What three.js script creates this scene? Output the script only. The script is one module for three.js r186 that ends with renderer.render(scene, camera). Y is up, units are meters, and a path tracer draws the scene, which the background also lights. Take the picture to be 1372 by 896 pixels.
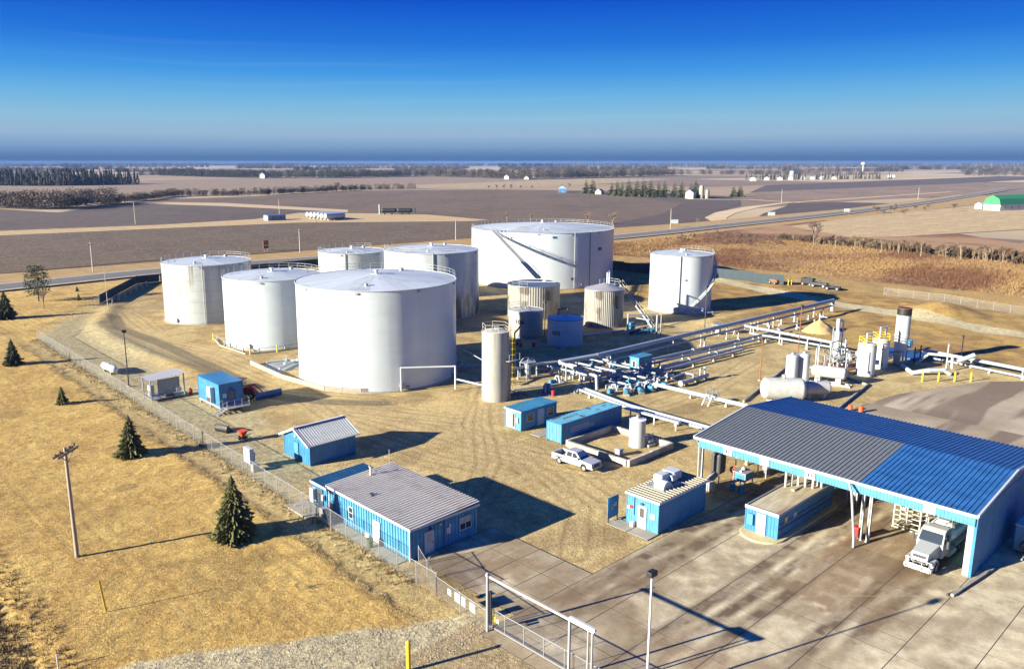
import * as THREE from 'three';
import { mergeGeometries } from 'three/addons/utils/BufferGeometryUtils.js';
import { FontLoader } from 'three/addons/loaders/FontLoader.js';
import { TextGeometry } from 'three/addons/geometries/TextGeometry.js';
import { RoundedBoxGeometry } from 'three/addons/geometries/RoundedBoxGeometry.js';

// ---------- camera: x runs along the container rows, z along the office front, metres ----------
const scene = new THREE.Scene();
const camera = new THREE.PerspectiveCamera(45.06, 1372 / 896, 0.5, 60000);
camera.setViewOffset(1372, 896, 36, 0, 1372, 896);
camera.position.set(0, 35, 0);
{ const p = 12.073 * Math.PI / 180; camera.lookAt(Math.cos(p) * 0.682, 35 - Math.sin(p), -Math.cos(p) * 0.7314); }
const renderer = new THREE.WebGLRenderer({ antialias: true });
renderer.setSize(1024, 668);
renderer.toneMapping = THREE.LinearToneMapping;
const EXPOSURE = 3.3;
renderer.toneMappingExposure = EXPOSURE;
renderer.shadowMap.enabled = true;

// ---------- sky: clear air, pale low down, deep blue above ----------
const lin = c => { c /= 255; return c <= 0.04045 ? c / 12.92 : Math.pow((c + 0.055) / 1.055, 2.4); };
{
  const stops = [[-90, 90, 110, 140], [-0.6, 62, 92, 138], [0, 66, 98, 146], [0.4, 88, 124, 172], [1.0, 124, 158, 199], [1.8, 152, 182, 211], [2.9, 142, 190, 219], [4.3, 110, 180, 227],
    [5.8, 70, 155, 229], [7.7, 38, 120, 220], [10.4, 18, 86, 205], [15, 16, 82, 198], [30, 18, 84, 192], [90, 20, 84, 186]].map(s => [s[0], lin(s[1]), lin(s[2]), lin(s[3])]);
  const W = 1024, H = 2048, a = new Float32Array(W * H * 4);
  for (let j = 0; j < H; j++) {
    const el = (j + 0.5) / H * 180 - 90;
    let k = 0; while (k < stops.length - 2 && el > stops[k + 1][0]) k++;
    const t = Math.min(1, Math.max(0, (el - stops[k][0]) / (stops[k + 1][0] - stops[k][0])));
    for (let i = 0; i < W; i++) {
      const az = i / W * Math.PI * 2, o = (j * W + i) * 4;
      // faint drawn-out cirrus
      let c = 0;
      if (el > 1 && el < 9) c = Math.max(0, Math.sin(el * 5.1 + Math.sin(az * 7) * 1.3 + Math.sin(az * 23 + el) * 0.35) - 0.72) * Math.max(0, Math.sin(az * 5 + 1.2 + el * 0.4)) * 0.16 * Math.sin((el - 1) / 8 * Math.PI);
      for (let q = 0; q < 3; q++) a[o + q] = (stops[k][q + 1] * (1 - t) + stops[k + 1][q + 1] * t + c * [0.5, 0.45, 0.3][q]) / EXPOSURE;
      a[o + 3] = 1;
    }
  }
  const t = new THREE.DataTexture(a, W, H, THREE.RGBAFormat, THREE.FloatType);
  t.mapping = THREE.EquirectangularReflectionMapping; t.magFilter = THREE.LinearFilter; t.needsUpdate = true;
  scene.background = t; scene.environment = t;
}
// ---------- low winter sun from the left, a little behind the camera ----------
const sun = new THREE.DirectionalLight(new THREE.Color().setRGB(1, 0.93, 0.76), 5);
sun.position.set(-906 + 100, 301, -298 - 100); sun.target.position.set(100, 0, -100);
sun.castShadow = true; sun.shadow.mapSize.set(4096, 4096); sun.shadow.radius = 1;
Object.assign(sun.shadow.camera, { left: -220, right: 220, top: 160, bottom: -160, near: 100, far: 2200 });
scene.add(sun, sun.target);
scene.fog = new THREE.FogExp2(new THREE.Color(0.28, 0.48, 0.95), 0.000045);

// ---------- helpers ----------
let seed = 7;
const rnd = () => { seed |= 0; seed = seed + 0x6D2B79F5 | 0; let t = Math.imul(seed ^ seed >>> 15, 1 | seed); t = t + Math.imul(t ^ t >>> 7, 61 | t) ^ t; return ((t ^ t >>> 14) >>> 0) / 4294967296; };
const rr = (a, b) => a + (b - a) * rnd();
const hash = (x, y) => { let h = Math.imul(x, 374761393) ^ Math.imul(y, 668265263); h = Math.imul(h ^ h >>> 13, 1274126177); return ((h ^ h >>> 16) >>> 0) / 4294967296; };
const vn = (x, y, per = 0) => {
  const xi = Math.floor(x), yi = Math.floor(y); let u = x - xi, v = y - yi; u = u * u * (3 - 2 * u); v = v * v * (3 - 2 * v);
  const m = per ? q => ((q % per) + per) % per : q => q;
  const a = hash(m(xi), m(yi)), b = hash(m(xi + 1), m(yi)), c = hash(m(xi), m(yi + 1)), d = hash(m(xi + 1), m(yi + 1));
  return a + (b - a) * u + (c - a) * v + (a - b - c + d) * u * v;
};
const fbm = (x, y, o = 3, per = 0) => { let s = 0, a = 0.5, n = 0; for (let i = 0; i < o; i++) { s += a * vn(x + i * 17, y + i * 9, per); n += a; a *= 0.5; x *= 2; y *= 2; if (per) per *= 2; } return s / n; };
const sm = (a, b, x) => { const t = Math.min(1, Math.max(0, (x - a) / (b - a))); return t * t * (3 - 2 * t); };
const mix3 = (a, b, t) => [a[0] + (b[0] - a[0]) * t, a[1] + (b[1] - a[1]) * t, a[2] + (b[2] - a[2]) * t];
const toS = c => { c = Math.min(1, Math.max(0, c)); return Math.round(255 * (c <= 0.0031308 ? c * 12.92 : 1.055 * Math.pow(c, 1 / 2.4) - 0.055)); };
function tex(w, h, fn, srgb = true, wrap = true) {   // fn(u, v) gives linear rgb
  const a = new Uint8Array(w * h * 4);
  for (let j = 0; j < h; j++) for (let i = 0; i < w; i++) {
    const c = fn((i + 0.5) / w, (j + 0.5) / h), o = (j * w + i) * 4;
    if (srgb) { a[o] = toS(c[0]); a[o + 1] = toS(c[1]); a[o + 2] = toS(c[2]); } else a[o] = a[o + 1] = a[o + 2] = Math.round(255 * Math.min(1, Math.max(0, c)));
    a[o + 3] = 255;
  }
  const t = new THREE.DataTexture(a, w, h, THREE.RGBAFormat); t.magFilter = THREE.LinearFilter; t.minFilter = THREE.LinearMipmapLinearFilter; t.generateMipmaps = true;
  if (srgb) t.colorSpace = THREE.SRGBColorSpace; if (wrap) t.wrapS = t.wrapT = THREE.RepeatWrapping; t.needsUpdate = true; return t;
}
const rep = (t, u, v = u) => { const c = t.clone(); c.repeat.set(1 / u, 1 / v); c.needsUpdate = true; return c; };
const col = (r, g, b) => new THREE.Color().setRGB(r, g, b);
const mat = (rgb, rough = 0.7, o = {}) => new THREE.MeshStandardMaterial({ color: col(...rgb), roughness: rough, ...o });

// box mapping in metres, one set of attributes
function uvBox(g) {
  const p = g.attributes.position, n = g.attributes.normal, uv = new Float32Array(p.count * 2);
  for (let i = 0; i < p.count; i++) {
    const ax = Math.abs(n.getX(i)), ay = Math.abs(n.getY(i)), az = Math.abs(n.getZ(i)), x = p.getX(i), y = p.getY(i), z = p.getZ(i);
    if (ay >= ax && ay >= az) { uv[2 * i] = x; uv[2 * i + 1] = z; } else if (ax >= az) { uv[2 * i] = z; uv[2 * i + 1] = y; } else { uv[2 * i] = x; uv[2 * i + 1] = y; }
  }
  g.setAttribute('uv', new THREE.BufferAttribute(uv, 2)); return g;
}
function mg(list, keepUV = false) {
  list = list.flat(9).filter(Boolean).map(g => { const q = g.index ? g.toNonIndexed() : g; for (const k of Object.keys(q.attributes)) if (!['position', 'normal', 'uv'].includes(k)) q.deleteAttribute(k); if (!q.attributes.uv) uvBox(q); return q; });
  const g = list.length === 1 ? list[0] : mergeGeometries(list);
  return keepUV ? g : uvBox(g);
}
const mv = (g, x = 0, y = 0, z = 0) => g.translate(x, y, z);
const bx = (x0, x1, y0, y1, z0, z1) => mv(new THREE.BoxGeometry(x1 - x0, y1 - y0, z1 - z0), (x0 + x1) / 2, (y0 + y1) / 2, (z0 + z1) / 2);
const rb = (x0, x1, y0, y1, z0, z1, r = 0.04, s = 2) => mv(new RoundedBoxGeometry(x1 - x0, y1 - y0, z1 - z0, s, Math.min(r, (x1 - x0) / 2.1, (y1 - y0) / 2.1, (z1 - z0) / 2.1)), (x0 + x1) / 2, (y0 + y1) / 2, (z0 + z1) / 2);
const V3 = (x, y, z) => new THREE.Vector3(x, y, z);
function rod(a, b, r0, r1 = r0, seg = 8, open = false) {   // tapered round bar from a to b
  const A = V3(...a), Bv = V3(...b), d = Bv.clone().sub(A), L = d.length();
  const g = new THREE.CylinderGeometry(r1, r0, L, seg, 1, open); g.translate(0, L / 2, 0);
  g.applyQuaternion(new THREE.Quaternion().setFromUnitVectors(V3(0, 1, 0), d.normalize())); return g.translate(A.x, A.y, A.z);
}
function bar(a, b, w, t = w) {   // square bar from a to b
  const A = V3(...a), Bv = V3(...b), d = Bv.clone().sub(A), L = d.length();
  const g = new THREE.BoxGeometry(w, L, t); g.translate(0, L / 2, 0);
  g.applyQuaternion(new THREE.Quaternion().setFromUnitVectors(V3(0, 1, 0), d.normalize())); return g.translate(A.x, A.y, A.z);
}
const cyl = (x, y0, z, r, h, seg = 24, r1 = r) => mv(new THREE.CylinderGeometry(r1, r, h, seg), x, y0 + h / 2, z);
const ball = (x, y, z, r, seg = 8) => mv(new THREE.SphereGeometry(r, seg, Math.max(4, seg - 2)), x, y, z);
function path(pts, r, seg = 10) { const o = []; for (let i = 0; i < pts.length - 1; i++) { o.push(rod(pts[i], pts[i + 1], r, r, seg)); if (i) o.push(ball(...pts[i], r * 1.08, seg)); } return o; }
const taken = {};
const numbered = n => { const k = taken[n] = (taken[n] ?? -1) + 1; return k ? `${n}_${String(k).padStart(3, '0')}` : n; };
function thing(name, label, category, [x, y, z] = [0, 0, 0], turn = 0, group) {
  const o = new THREE.Group(); o.name = numbered(name); o.position.set(x, y, z); o.rotation.y = turn; scene.add(o);
  o.userData = { label, category }; if (group) o.userData.group = group; return o;
}
function part(name, geo, m, parent, o = {}) {
  const g = Array.isArray(geo) ? mg(geo) : geo; const q = new THREE.Mesh(g, m); q.name = name; q.castShadow = q.receiveShadow = true; parent.add(q); Object.assign(q.userData, o); return q;
}
function solo(name, geo, m, label, category, group, pos, turn = 0) {   // a thing that is one mesh
  const q = part(numbered(name), geo, m, scene); if (pos) q.position.set(...pos); q.rotation.y = turn; q.userData = { label, category }; if (group) q.userData.group = group; return q;
}
function struct(name, geo, m) { const q = part(numbered(name), geo, m, scene); q.userData = { kind: 'structure' }; return q; }
function dup(root, [x, y, z], turn = 0, label, scale = 1) { const r = root.clone(); const base = root.name.replace(/_\d\d\d$/, ''); r.name = numbered(base); r.position.set(x, y, z); r.rotation.y = turn; r.scale.setScalar(scale); r.userData = { ...root.userData }; if (label) r.userData.label = label; scene.add(r); return r; }
// ribbed sheet: L along x, H along y, ribs run along y, facing +z
function ribs(L, H, pitch = 0.3, dep = 0.035) {
  const n = Math.max(1, Math.round(L / pitch)), p = L / n, xs = [], zs = [];
  for (let i = 0; i < n; i++) for (const [u, v] of [[0, 0], [0.58, 0], [0.68, 1], [0.9, 1]]) { xs.push((i + u) * p); zs.push(v * dep); }
  xs.push(L); zs.push(0);
  const pos = [], idx = [];
  for (let i = 0; i < xs.length - 1; i++) { const a = [xs[i], 0, zs[i]], b = [xs[i + 1], 0, zs[i + 1]]; pos.push(...a, ...b, b[0], H, b[2], ...a, b[0], H, b[2], a[0], H, a[2]); }
  const g = new THREE.BufferGeometry(); g.setAttribute('position', new THREE.Float32BufferAttribute(pos, 3)); g.computeVertexNormals(); return uvBox(g);
}
// four ribbed walls round a box, outward
const wallsOf = (x0, x1, z0, z1, h, y0 = 0, pitch = 0.3, dep = 0.035) => ({
  south: mv(ribs(x1 - x0, h, pitch, dep), x0, y0, z1), north: mv(ribs(x1 - x0, h, pitch, dep).rotateY(Math.PI), x1, y0, z0),
  west: mv(ribs(z1 - z0, h, pitch, dep).rotateY(-Math.PI / 2), x0, y0, z0), east: mv(ribs(z1 - z0, h, pitch, dep).rotateY(Math.PI / 2), x1, y0, z1) });

// ---------- shared materials ----------
const grime = tex(512, 512, (u, v) => { const n = fbm(u * 8, v * 8, 4, 8), s = fbm(u * 40, v * 6, 2, 40); const k = 0.86 + 0.14 * sm(0.25, 0.6, n) - 0.06 * sm(0.55, 0.8, s); return [k, k, k * 0.99]; });
const speck = tex(512, 512, (u, v) => 0.5 * fbm(u * 16, v * 16, 3, 16) + 0.5 * fbm(u * 80, v * 80, 2, 80), false);
const chalk = tex(512, 512, (u, v) => { const s = fbm(u * 44, v * 3, 3, 44), n = fbm(u * 7, v * 7, 4, 7), f = vn(u * 150, v * 20, 0); let c = mix3([0.72, 0.74, 0.76], [1, 1, 1], sm(0.25, 0.7, n)); c = mix3(c, [1.9, 1.25, 1.1].map(k => Math.min(1, k * 0.62)), 0.5 * sm(0.58, 0.8, s)); c = mix3(c, [0.45, 0.42, 0.4], 0.5 * sm(0.68, 0.85, fbm(u * 60, v * 4 + 7, 2, 60))); return c.map(k => k * (0.94 + 0.1 * f)); });
const M = {
  blue: mat([0.035, 0.19, 0.38], 0.5, { map: rep(chalk, 5) }), teal: mat([0.04, 0.22, 0.36], 0.5, { map: rep(chalk, 5) }),
  lightblue: mat([0.07, 0.27, 0.43], 0.55, { map: rep(chalk, 4) }), navy: mat([0.02, 0.09, 0.24], 0.5, { map: rep(grime, 4) }),
  white: mat([0.44, 0.475, 0.49], 0.42), whiteDirty: mat([0.37, 0.38, 0.37], 0.5, { map: rep(grime, 3) }), cream: mat([0.4, 0.37, 0.3], 0.6),
  steel: mat([0.42, 0.43, 0.44], 0.4, { metalness: 0.6 }), galv: mat([0.32, 0.33, 0.34], 0.5, { metalness: 0.4 }), grey: mat([0.28, 0.29, 0.3], 0.6), dark: mat([0.05, 0.05, 0.055], 0.6), black: mat([0.015, 0.015, 0.017], 0.55),
  rubber: mat([0.02, 0.02, 0.02], 0.85), rust: mat([0.22, 0.09, 0.04], 0.85), red: mat([0.42, 0.02, 0.015], 0.5), orange: mat([0.6, 0.08, 0.02], 0.55), yellow: mat([0.65, 0.45, 0.02], 0.5),
  glass: new THREE.MeshPhysicalMaterial({ color: col(0.03, 0.04, 0.05), roughness: 0.06, metalness: 0, clearcoat: 1 }),
  concrete: mat([0.31, 0.285, 0.235], 0.9, { map: rep(grime, 3), bumpMap: rep(speck, 1.3), bumpScale: 0.01 }), wood: mat([0.2, 0.14, 0.09], 0.85), pinkgrey: mat([0.5, 0.43, 0.42], 0.6), greenbox: mat([0.05, 0.08, 0.04], 0.7),
  pipe: mat([0.3, 0.34, 0.38], 0.45), pipeGrey: mat([0.3, 0.33, 0.37], 0.45, { metalness: 0.2 }),
  roofWhite: mat([0.55, 0.55, 0.54], 0.5, { map: rep(grime, 4) }),
};
const font = await new FontLoader().loadAsync('fonts/droid/droid_sans_bold.typeface.json');
const text = (s, size, d = 0.02) => { const g = new TextGeometry(s, { font, size, depth: d, curveSegments: 3 }); g.computeBoundingBox(); const b = g.boundingBox; return g.translate(-(b.min.x + b.max.x) / 2, -(b.min.y + b.max.y) / 2, 0); };
// ---------- ground: one wide sheet to the horizon, the fields laid on it ----------
const dseg = (x, z, a, b) => { const dx = b[0] - a[0], dz = b[1] - a[1]; let t = ((x - a[0]) * dx + (z - a[1]) * dz) / (dx * dx + dz * dz); t = t < 0 ? 0 : t > 1 ? 1 : t; return Math.hypot(x - a[0] - t * dx, z - a[1] - t * dz); };
const dline = (x, z, pts) => { let m = 1e9; for (let i = 0; i < pts.length - 1; i++) m = Math.min(m, dseg(x, z, pts[i], pts[i + 1])); return m; };
const fenceX = z => 38 + (-40 - z) * 0.0306;
const berm = [[66, -205], [63.3, -200], [55.3, -184], [53.2, -167], [53.1, -147], [53.9, -136], [53.6, -118], [52, -112]];
const dykeR = [[160, -88], [178, -92], [190, -97], [203, -106]];
function groundH(x, z) {
  let h = 0;
  if (x > 40 && x < 80 && z < -105 && z > -215) { const d = dline(x, z, berm); h += 0.65 * Math.exp(-d * d / 5) * sm(-106, -118, z); }
  if (x < 14) h -= 1.5 * sm(14, 5, x) * sm(-30, -50, z);
  const dl = fenceX(z) - 3.4 - x;  // lawn stands a little above the strip along the fence
  if (dl > -1 && z < -44) h += 0.16 * sm(-0.6, 0.5, dl + (vn(x * 0.8, z * 0.8) - 0.5) * 0.9) * sm(-44, -47, z);
  if (x < 40 && z < -42) h += (fbm(x * 0.9, z * 0.9, 2) - 0.5) * 0.12;
  if (x < 16) h += (fbm(x * 1.2, z * 1.2, 3) - 0.5) * 0.7 * sm(16, 10, x);
  if (x > 155) h += (fbm(x * 0.12, z * 0.12, 3) - 0.45) * 0.9 * sm(155, 175, x);
  if (x > 88 && z < -215) h -= 0;
  const dm = Math.hypot((x - 207) / 9, (z + 64) / 6); h += 2.2 * Math.exp(-dm * dm);
  const db = dline(x, z, [[92, -226], [150, -226]]); h += 1.4 * Math.exp(-db * db / 12);
  const dk = dline(x, z, [[150, -93], [172, -92], [196, -90]]); h += 1.1 * Math.exp(-dk * dk / 9) * sm(145, 155, x);
  return h;
}
const roadR = [[228, -168], [216, -128], [203, -91], [193, -47], [186, -10]];
const tracks = [[[60, -100], [64, -80], [66, -62], [60, -50], [52, -44]], [[63, -100], [67, -82], [69, -66], [64, -50]], [[57, -110], [62, -95], [70, -80], [86, -78]], [[56, -175], [58, -157], [57.5, -127], [58, -110], [68, -94]], [[60, -160], [64, -140], [63, -118]], [[70, -55], [66, -70], [70, -78], [84, -90]], [[61, -62], [58, -72], [57, -90], [60, -104]], [[54, -60], [62, -66], [72, -78], [90, -96]], [[96, -66], [110, -66], [130, -70]], [[62, -170], [66, -196], [84, -204], [100, -198]], [[90, -130], [100, -128], [98, -150]]];
const stain = [[58, -82, 5, 3], [55, -74, 4, 2.5], [53, -47, 6, 3], [57, -44, 4, 2.5], [70, -94, 6, 2.5], [92, -70, 4, 2], [97, -62, 5, 2], [84, -88, 4, 2]];
function groundCol(x, z) {
  const n1 = fbm(x * 0.06, z * 0.06, 3), n2 = fbm(x * 0.35 + 9, z * 0.35, 3), n3 = fbm(x * 2.1, z * 2.1 + 5, 2), n4 = vn(x * 6.5, z * 6.5);
  const fx = fenceX(z), w = (n2 - 0.5) * 3;
  // bare yard dirt, sandy
  let c = mix3([0.36, 0.25, 0.125], [0.58, 0.45, 0.26], sm(0.3, 0.68, n1 * 0.5 + n2 * 0.5));
  // pale gravel strip inside the fence and the corner
  const gv = Math.max(sm(53 + w, 49 + w, x) * sm(-92, -100, z), sm(48.5 + w * 0.6, 45.5 + w * 0.6, x) * sm(-72, -78, z), sm(60 + w, 52 + w, x) * sm(-135, -150, z));
  c = mix3(c, mix3([0.40, 0.34, 0.22], [0.54, 0.48, 0.36], n3), gv * 0.9);
  // brown tank farm, sand between the tanks
  const tf = sm(60, 66, x) * sm(-92, -100, z) * sm(152, 146, x);
  c = mix3(c, mix3([0.34, 0.235, 0.125], [0.47, 0.36, 0.2], sm(0.35, 0.65, n2)), tf * 0.8);
  // gravel round the process pipes
  if (x > 84 && x < 152 && z > -100) c = mix3(c, mix3([0.42, 0.32, 0.18], [0.55, 0.44, 0.27], sm(0.3, 0.7, n2)), 0.75 * sm(84, 88, x));
  for (const [sx, sz, a, b] of stain) { const d = Math.hypot((x - sx) / a, (z - sz) / b) + (n2 - 0.5) * 0.9; c = mix3(c, [0.2, 0.125, 0.07], 0.6 * sm(1, 0.55, d) * (0.6 + 0.4 * n3)); }
  for (const t of tracks) { const d = dline(x, z, t); if (d < 5) { const wob = Math.pow(Math.sin(d * 4.2 + n1 * 5) * 0.5 + 0.5, 2); c = mix3(c, [0.3, 0.2, 0.11], 0.55 * wob * sm(4.5, 1, d) * (0.4 + n3)); c = mix3(c, [0.56, 0.45, 0.29], 0.4 * (1 - wob) * sm(4.5, 1, d)); } }
  // haul road past the berm
  { const d = dline(x, z, [[62, -192], [58.3, -178], [59, -157], [57.8, -127], [56.8, -110], [61, -101], [67, -94.5]]); c = mix3(c, [0.13, 0.105, 0.085], 0.85 * sm(2.0 + w * 0.25, 0.9, d) * (0.7 + 0.3 * n3)); }
  // brown rough grass on the far side
  const fg = sm(152, 158, x + w + (z > -75 ? 0 : -14)) ; if (fg > 0) c = mix3(c, mix3([0.27, 0.15, 0.05], [0.46, 0.31, 0.11], sm(0.3, 0.7, n1 * 0.4 + n2 * 0.6)), fg);
  if (x > 196) c = mix3(c, mix3([0.5, 0.36, 0.15], [0.36, 0.22, 0.09], n2), sm(214, 230, x + w * 2) * 0.7);
  { const d = dline(x, z, roadR); c = mix3(c, mix3([0.5, 0.44, 0.33], [0.6, 0.53, 0.42], n3), sm(4.2 + w * 0.3, 3.2, d)); }
  // grass beyond the yard on the highway side
  const hg = Math.max(sm(-218, -226, z + (x > 92 ? 12 : 0)), sm(fx + 0.6, fx - 0.8, x), sm(0, 4, -(z + 177) * 1.0 - (x - 42.2) * 1.55));
  if (hg > 0) {
    let g = mix3([0.48, 0.31, 0.11], [0.7, 0.5, 0.2], sm(0.25, 0.75, n1 * 0.45 + n2 * 0.55));
    g = mix3(g, [0.6, 0.45, 0.2], 0.35 * sm(0.5, 0.85, n3));
    // wheel and mower lines run along the lawn
    const L = Math.sin(x * 4.4 + n1 * 5) * 0.5 + 0.5; g = mix3(g, [0.28, 0.17, 0.06], 0.34 * sm(0.55, 1, L) * sm(0.35, 0.6, fbm(x * 0.25 + 40, z * 0.05, 2)));
    for (const lx of [22.3, 23.9, 26.2, 27.9, 30.8]) { const d = Math.abs(x - lx - (n1 - 0.5) * 2.5 + (z + 70) * 0.012); g = mix3(g, [0.62, 0.48, 0.24], 0.5 * sm(0.16, 0.05, d) * (z > -110 ? 1 : 0.4) * sm(0.3, 0.6, n2)); }
    g = mix3(g, [0.16, 0.095, 0.04], 0.55 * sm(0.62, 0.72, fbm(x * 0.16 + 3, z * 0.16, 3)) * (0.3 + n3));
    const rough = sm(12.5 + w * 0.6, 10 + w * 0.6, x); g = mix3(g, mix3([0.14, 0.09, 0.05], [0.46, 0.34, 0.17], sm(0.3, 0.7, n3 * 0.6 + n4 * 0.4)), rough);
    // worn dark strip along the fence
    const e = fx - 3.1 - x + (n2 - 0.5) * 2.2; g = mix3(g, mix3([0.15, 0.09, 0.04], [0.36, 0.24, 0.11], n3), 0.85 * sm(1.3, 0.5, Math.abs(e - 0.2)) * sm(-44, -48, z) * sm(-178, -172, z));
    g = mix3(g, mix3([0.4, 0.3, 0.15], [0.5, 0.41, 0.26], n3), 0.8 * sm(0.9, -0.2, e) * sm(-180, -170, z));
    c = mix3(c, g, hg);
  }
  // gravel turnout at the bottom
  { const e = (z + 57.2) - (x - 11) * 0.515 + w * 0.5; if (x < 39) { c = mix3(c, mix3([0.42, 0.36, 0.27], [0.62, 0.56, 0.45], n3 * 0.6 + n4 * 0.4), sm(-0.4, 0.5, e) * sm(8, 11, x) * sm(39, 37.5, x)); if (z > -42.2 + (x - 31) * 0.0 && x > 28) c = mix3(c, [0.3, 0.2, 0.11], 0.6 * sm(-42.6, -41.6, z + w * 0.3)); } }
  const k = 0.48 + 0.92 * (0.45 * n3 + 0.55 * n4); return [c[0] * k * 0.86, c[1] * k * 0.83, c[2] * k * 0.6];
}
function groundSheet(name, x0, x1, z0, z1, nx, nz, hole, res) {
  const pos = [], uv = [], idx = [];
  for (let j = 0; j <= nz; j++) for (let i = 0; i <= nx; i++) {
    const x = x0 + (x1 - x0) * i / nx, z = z0 + (z1 - z0) * j / nz;
    const e = hole ? Math.min(x - x0, x1 - x, z - z0) : 99; pos.push(x, groundH(x, z) - 0.45 * sm(6, 0, e), z); uv.push((x - x0) / (x1 - x0), (z - z0) / (z1 - z0));
  }
  for (let j = 0; j < nz; j++) for (let i = 0; i < nx; i++) {
    const cx = x0 + (x1 - x0) * (i + 0.5) / nx, cz = z0 + (z1 - z0) * (j + 0.5) / nz;
    if (hole && cx > hole[0] && cx < hole[1] && cz > hole[2] && cz < hole[3]) continue;
    const a = j * (nx + 1) + i; idx.push(a, a + nx + 1, a + 1, a + 1, a + nx + 1, a + nx + 2);
  }
  const g = new THREE.BufferGeometry(); g.setAttribute('position', new THREE.Float32BufferAttribute(pos, 3)); g.setAttribute('uv', new THREE.Float32BufferAttribute(uv, 2)); g.setIndex(idx); g.computeVertexNormals();
  const t = tex(res[0], res[1], (u, v) => groundCol(x0 + u * (x1 - x0), z0 + v * (z1 - z0)), true, false);
  const bump = rep(speck, 1); bump.repeat.set((x1 - x0) / 3.1, (z1 - z0) / 3.1);
  return struct(name, g, mat([1, 1, 1], 0.95, { map: t, bumpMap: bump, bumpScale: 0.11 }));
}
groundSheet('yard_ground', 0, 96, -156, 0, 240, 390, null, [1408, 2048]);
groundSheet('site_ground', -60, 252, -254, 48, 312, 302, [0, 96, -156, 0], [2048, 2048]);
// wide land to the horizon, patchwork of pale and dark fields
{
  const t = tex(1024, 1024, (u, v) => {
    const a = 16; let x = u * a, y = v * a; const j = Math.floor(y), off = hash(3, j) * 0.8; const i = Math.floor(x + off); const p = hash(i % a, j + 50), q = fbm(u * 64, v * 64, 2, 64);
    const c = p < 0.4 ? [0.16, 0.11, 0.075] : p < 0.75 ? [0.38, 0.29, 0.17] : [0.27, 0.19, 0.11]; const k = 0.8 + 0.4 * q; return [c[0] * k, c[1] * k, c[2] * k];
  });
  const g = new THREE.CircleGeometry(9000, 128).rotateX(-Math.PI / 2); uvBox(g); struct('land', mv(g, 0, -0.75, 0), mat([1, 1, 1], 1, { map: rep(t, 7200, 5200) }));
}
// field sheets
const plowTex = tex(512, 512, (u, v) => { const f = 0.5 + 0.5 * Math.sin(u * Math.PI * 2 * 22 + 2 * fbm(u * 6, v * 6, 2, 6)); const n = fbm(u * 48, v * 48, 3, 48), b = fbm(u * 5, v * 5, 3, 5); const k = 0.4 + 0.5 * f * n + 0.55 * n + 0.5 * (b - 0.5); return [k, k, k]; });
const stubTex = tex(512, 512, (u, v) => { const n = fbm(u * 90, v * 90, 2, 90), b = fbm(u * 6, v * 6, 3, 6), s = sm(0.55, 0.75, n), k = 0.62 + 0.5 * (b - 0.5); return [k * 0.8 + 1.1 * s, k * 0.8 + 0.95 * s, k * 0.8 + 0.7 * s]; });
const grassTex = tex(512, 512, (u, v) => { const n = fbm(u * 40, v * 40, 3, 40), b = fbm(u * 7, v * 7, 4, 7); const k = 0.5 + 0.55 * n + 0.5 * (b - 0.3); return [k, k * (0.92 + 0.1 * b), k * (0.85 + 0.2 * n)]; });
let fieldY = -0.7;
function field(name, pts, rgb, t, sx, sy, y, turn = 0) {
  const s = new THREE.Shape(pts.map(p => new THREE.Vector2(p[0], -p[1]))); const g = new THREE.ShapeGeometry(s).rotateX(-Math.PI / 2);
  uvBox(g); const m = rep(t, sx, sy); m.rotation = turn; return struct(name, mv(g, 0, y ?? (fieldY += 0.012), 0), mat(rgb, 1, { map: m }));
}
field('stubble_field', [[-400, -1400], [326, -1500], [900, -1760], [1480, -1452], [1100, -896], [760, -830], [620, -915], [430, -846], [260, -810], [150, -900], [-300, -900]], [0.34, 0.24, 0.155], stubTex, 60, 60);
field('stubble_field', [[660, -1000], [1450, -1180], [1500, -1010], [1100, -880], [760, -835]], [0.5, 0.38, 0.21], stubTex, 60, 60);
field('plowed_field', [[-300, -720], [-60, -760], [155, -720], [175, -640], [255, -760], [270, -802], [414, -806], [587, -866], [736, -805], [830, -640], [716, -523], [690, -430], [671, -383], [475, -287], [355, -262], [-200, -262], [-200, -600]], [0.13, 0.083, 0.05], plowTex, 150, 150);
field('plowed_field', [[-300, -720], [155, -718], [175, -636], [247, -744], [300, -632], [338, -520], [275, -478], [186, -484], [107, -498], [-200, -530]], [0.085, 0.057, 0.044], plowTex, 150, 150, undefined, 1.2);
field('grass_strip', [[247, -790], [264, -792], [326, -690], [347, -526], [330, -500], [302, -640]], [0.5, 0.38, 0.22], grassTex, 20, 20);
field('stubble_field', [[-260, -420], [70, -440], [97, -457], [170, -446], [250, -433], [345, -374], [352, -300], [270, -281], [168, -281], [109, -289], [44, -286], [-260, -280]], [0.15, 0.1, 0.055], stubTex, 70, 70);
field('farm_track', [[-260, -450], [73, -462], [104, -488], [181, -473], [246, -480], [300, -518], [357, -452], [350, -372], [335, -372], [250, -434], [170, -447], [97, -458], [-260, -425]], [0.47, 0.34, 0.17], grassTex, 22, 14);
field('plowed_field', [[740, -600], [790, -560], [772, -440], [620, -352], [524, -318], [470, -282], [430, -262], [352, -258], [352, -290], [475, -330], [640, -420]], [0.08, 0.053, 0.045], plowTex, 60, 60, undefined, 0.6);
field('plowed_field', [[690, -345], [640, -322], [540, -288], [470, -258], [590, -256], [760, -266], [742, -320]], [0.07, 0.048, 0.044], plowTex, 60, 60, undefined, 0.4);
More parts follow.
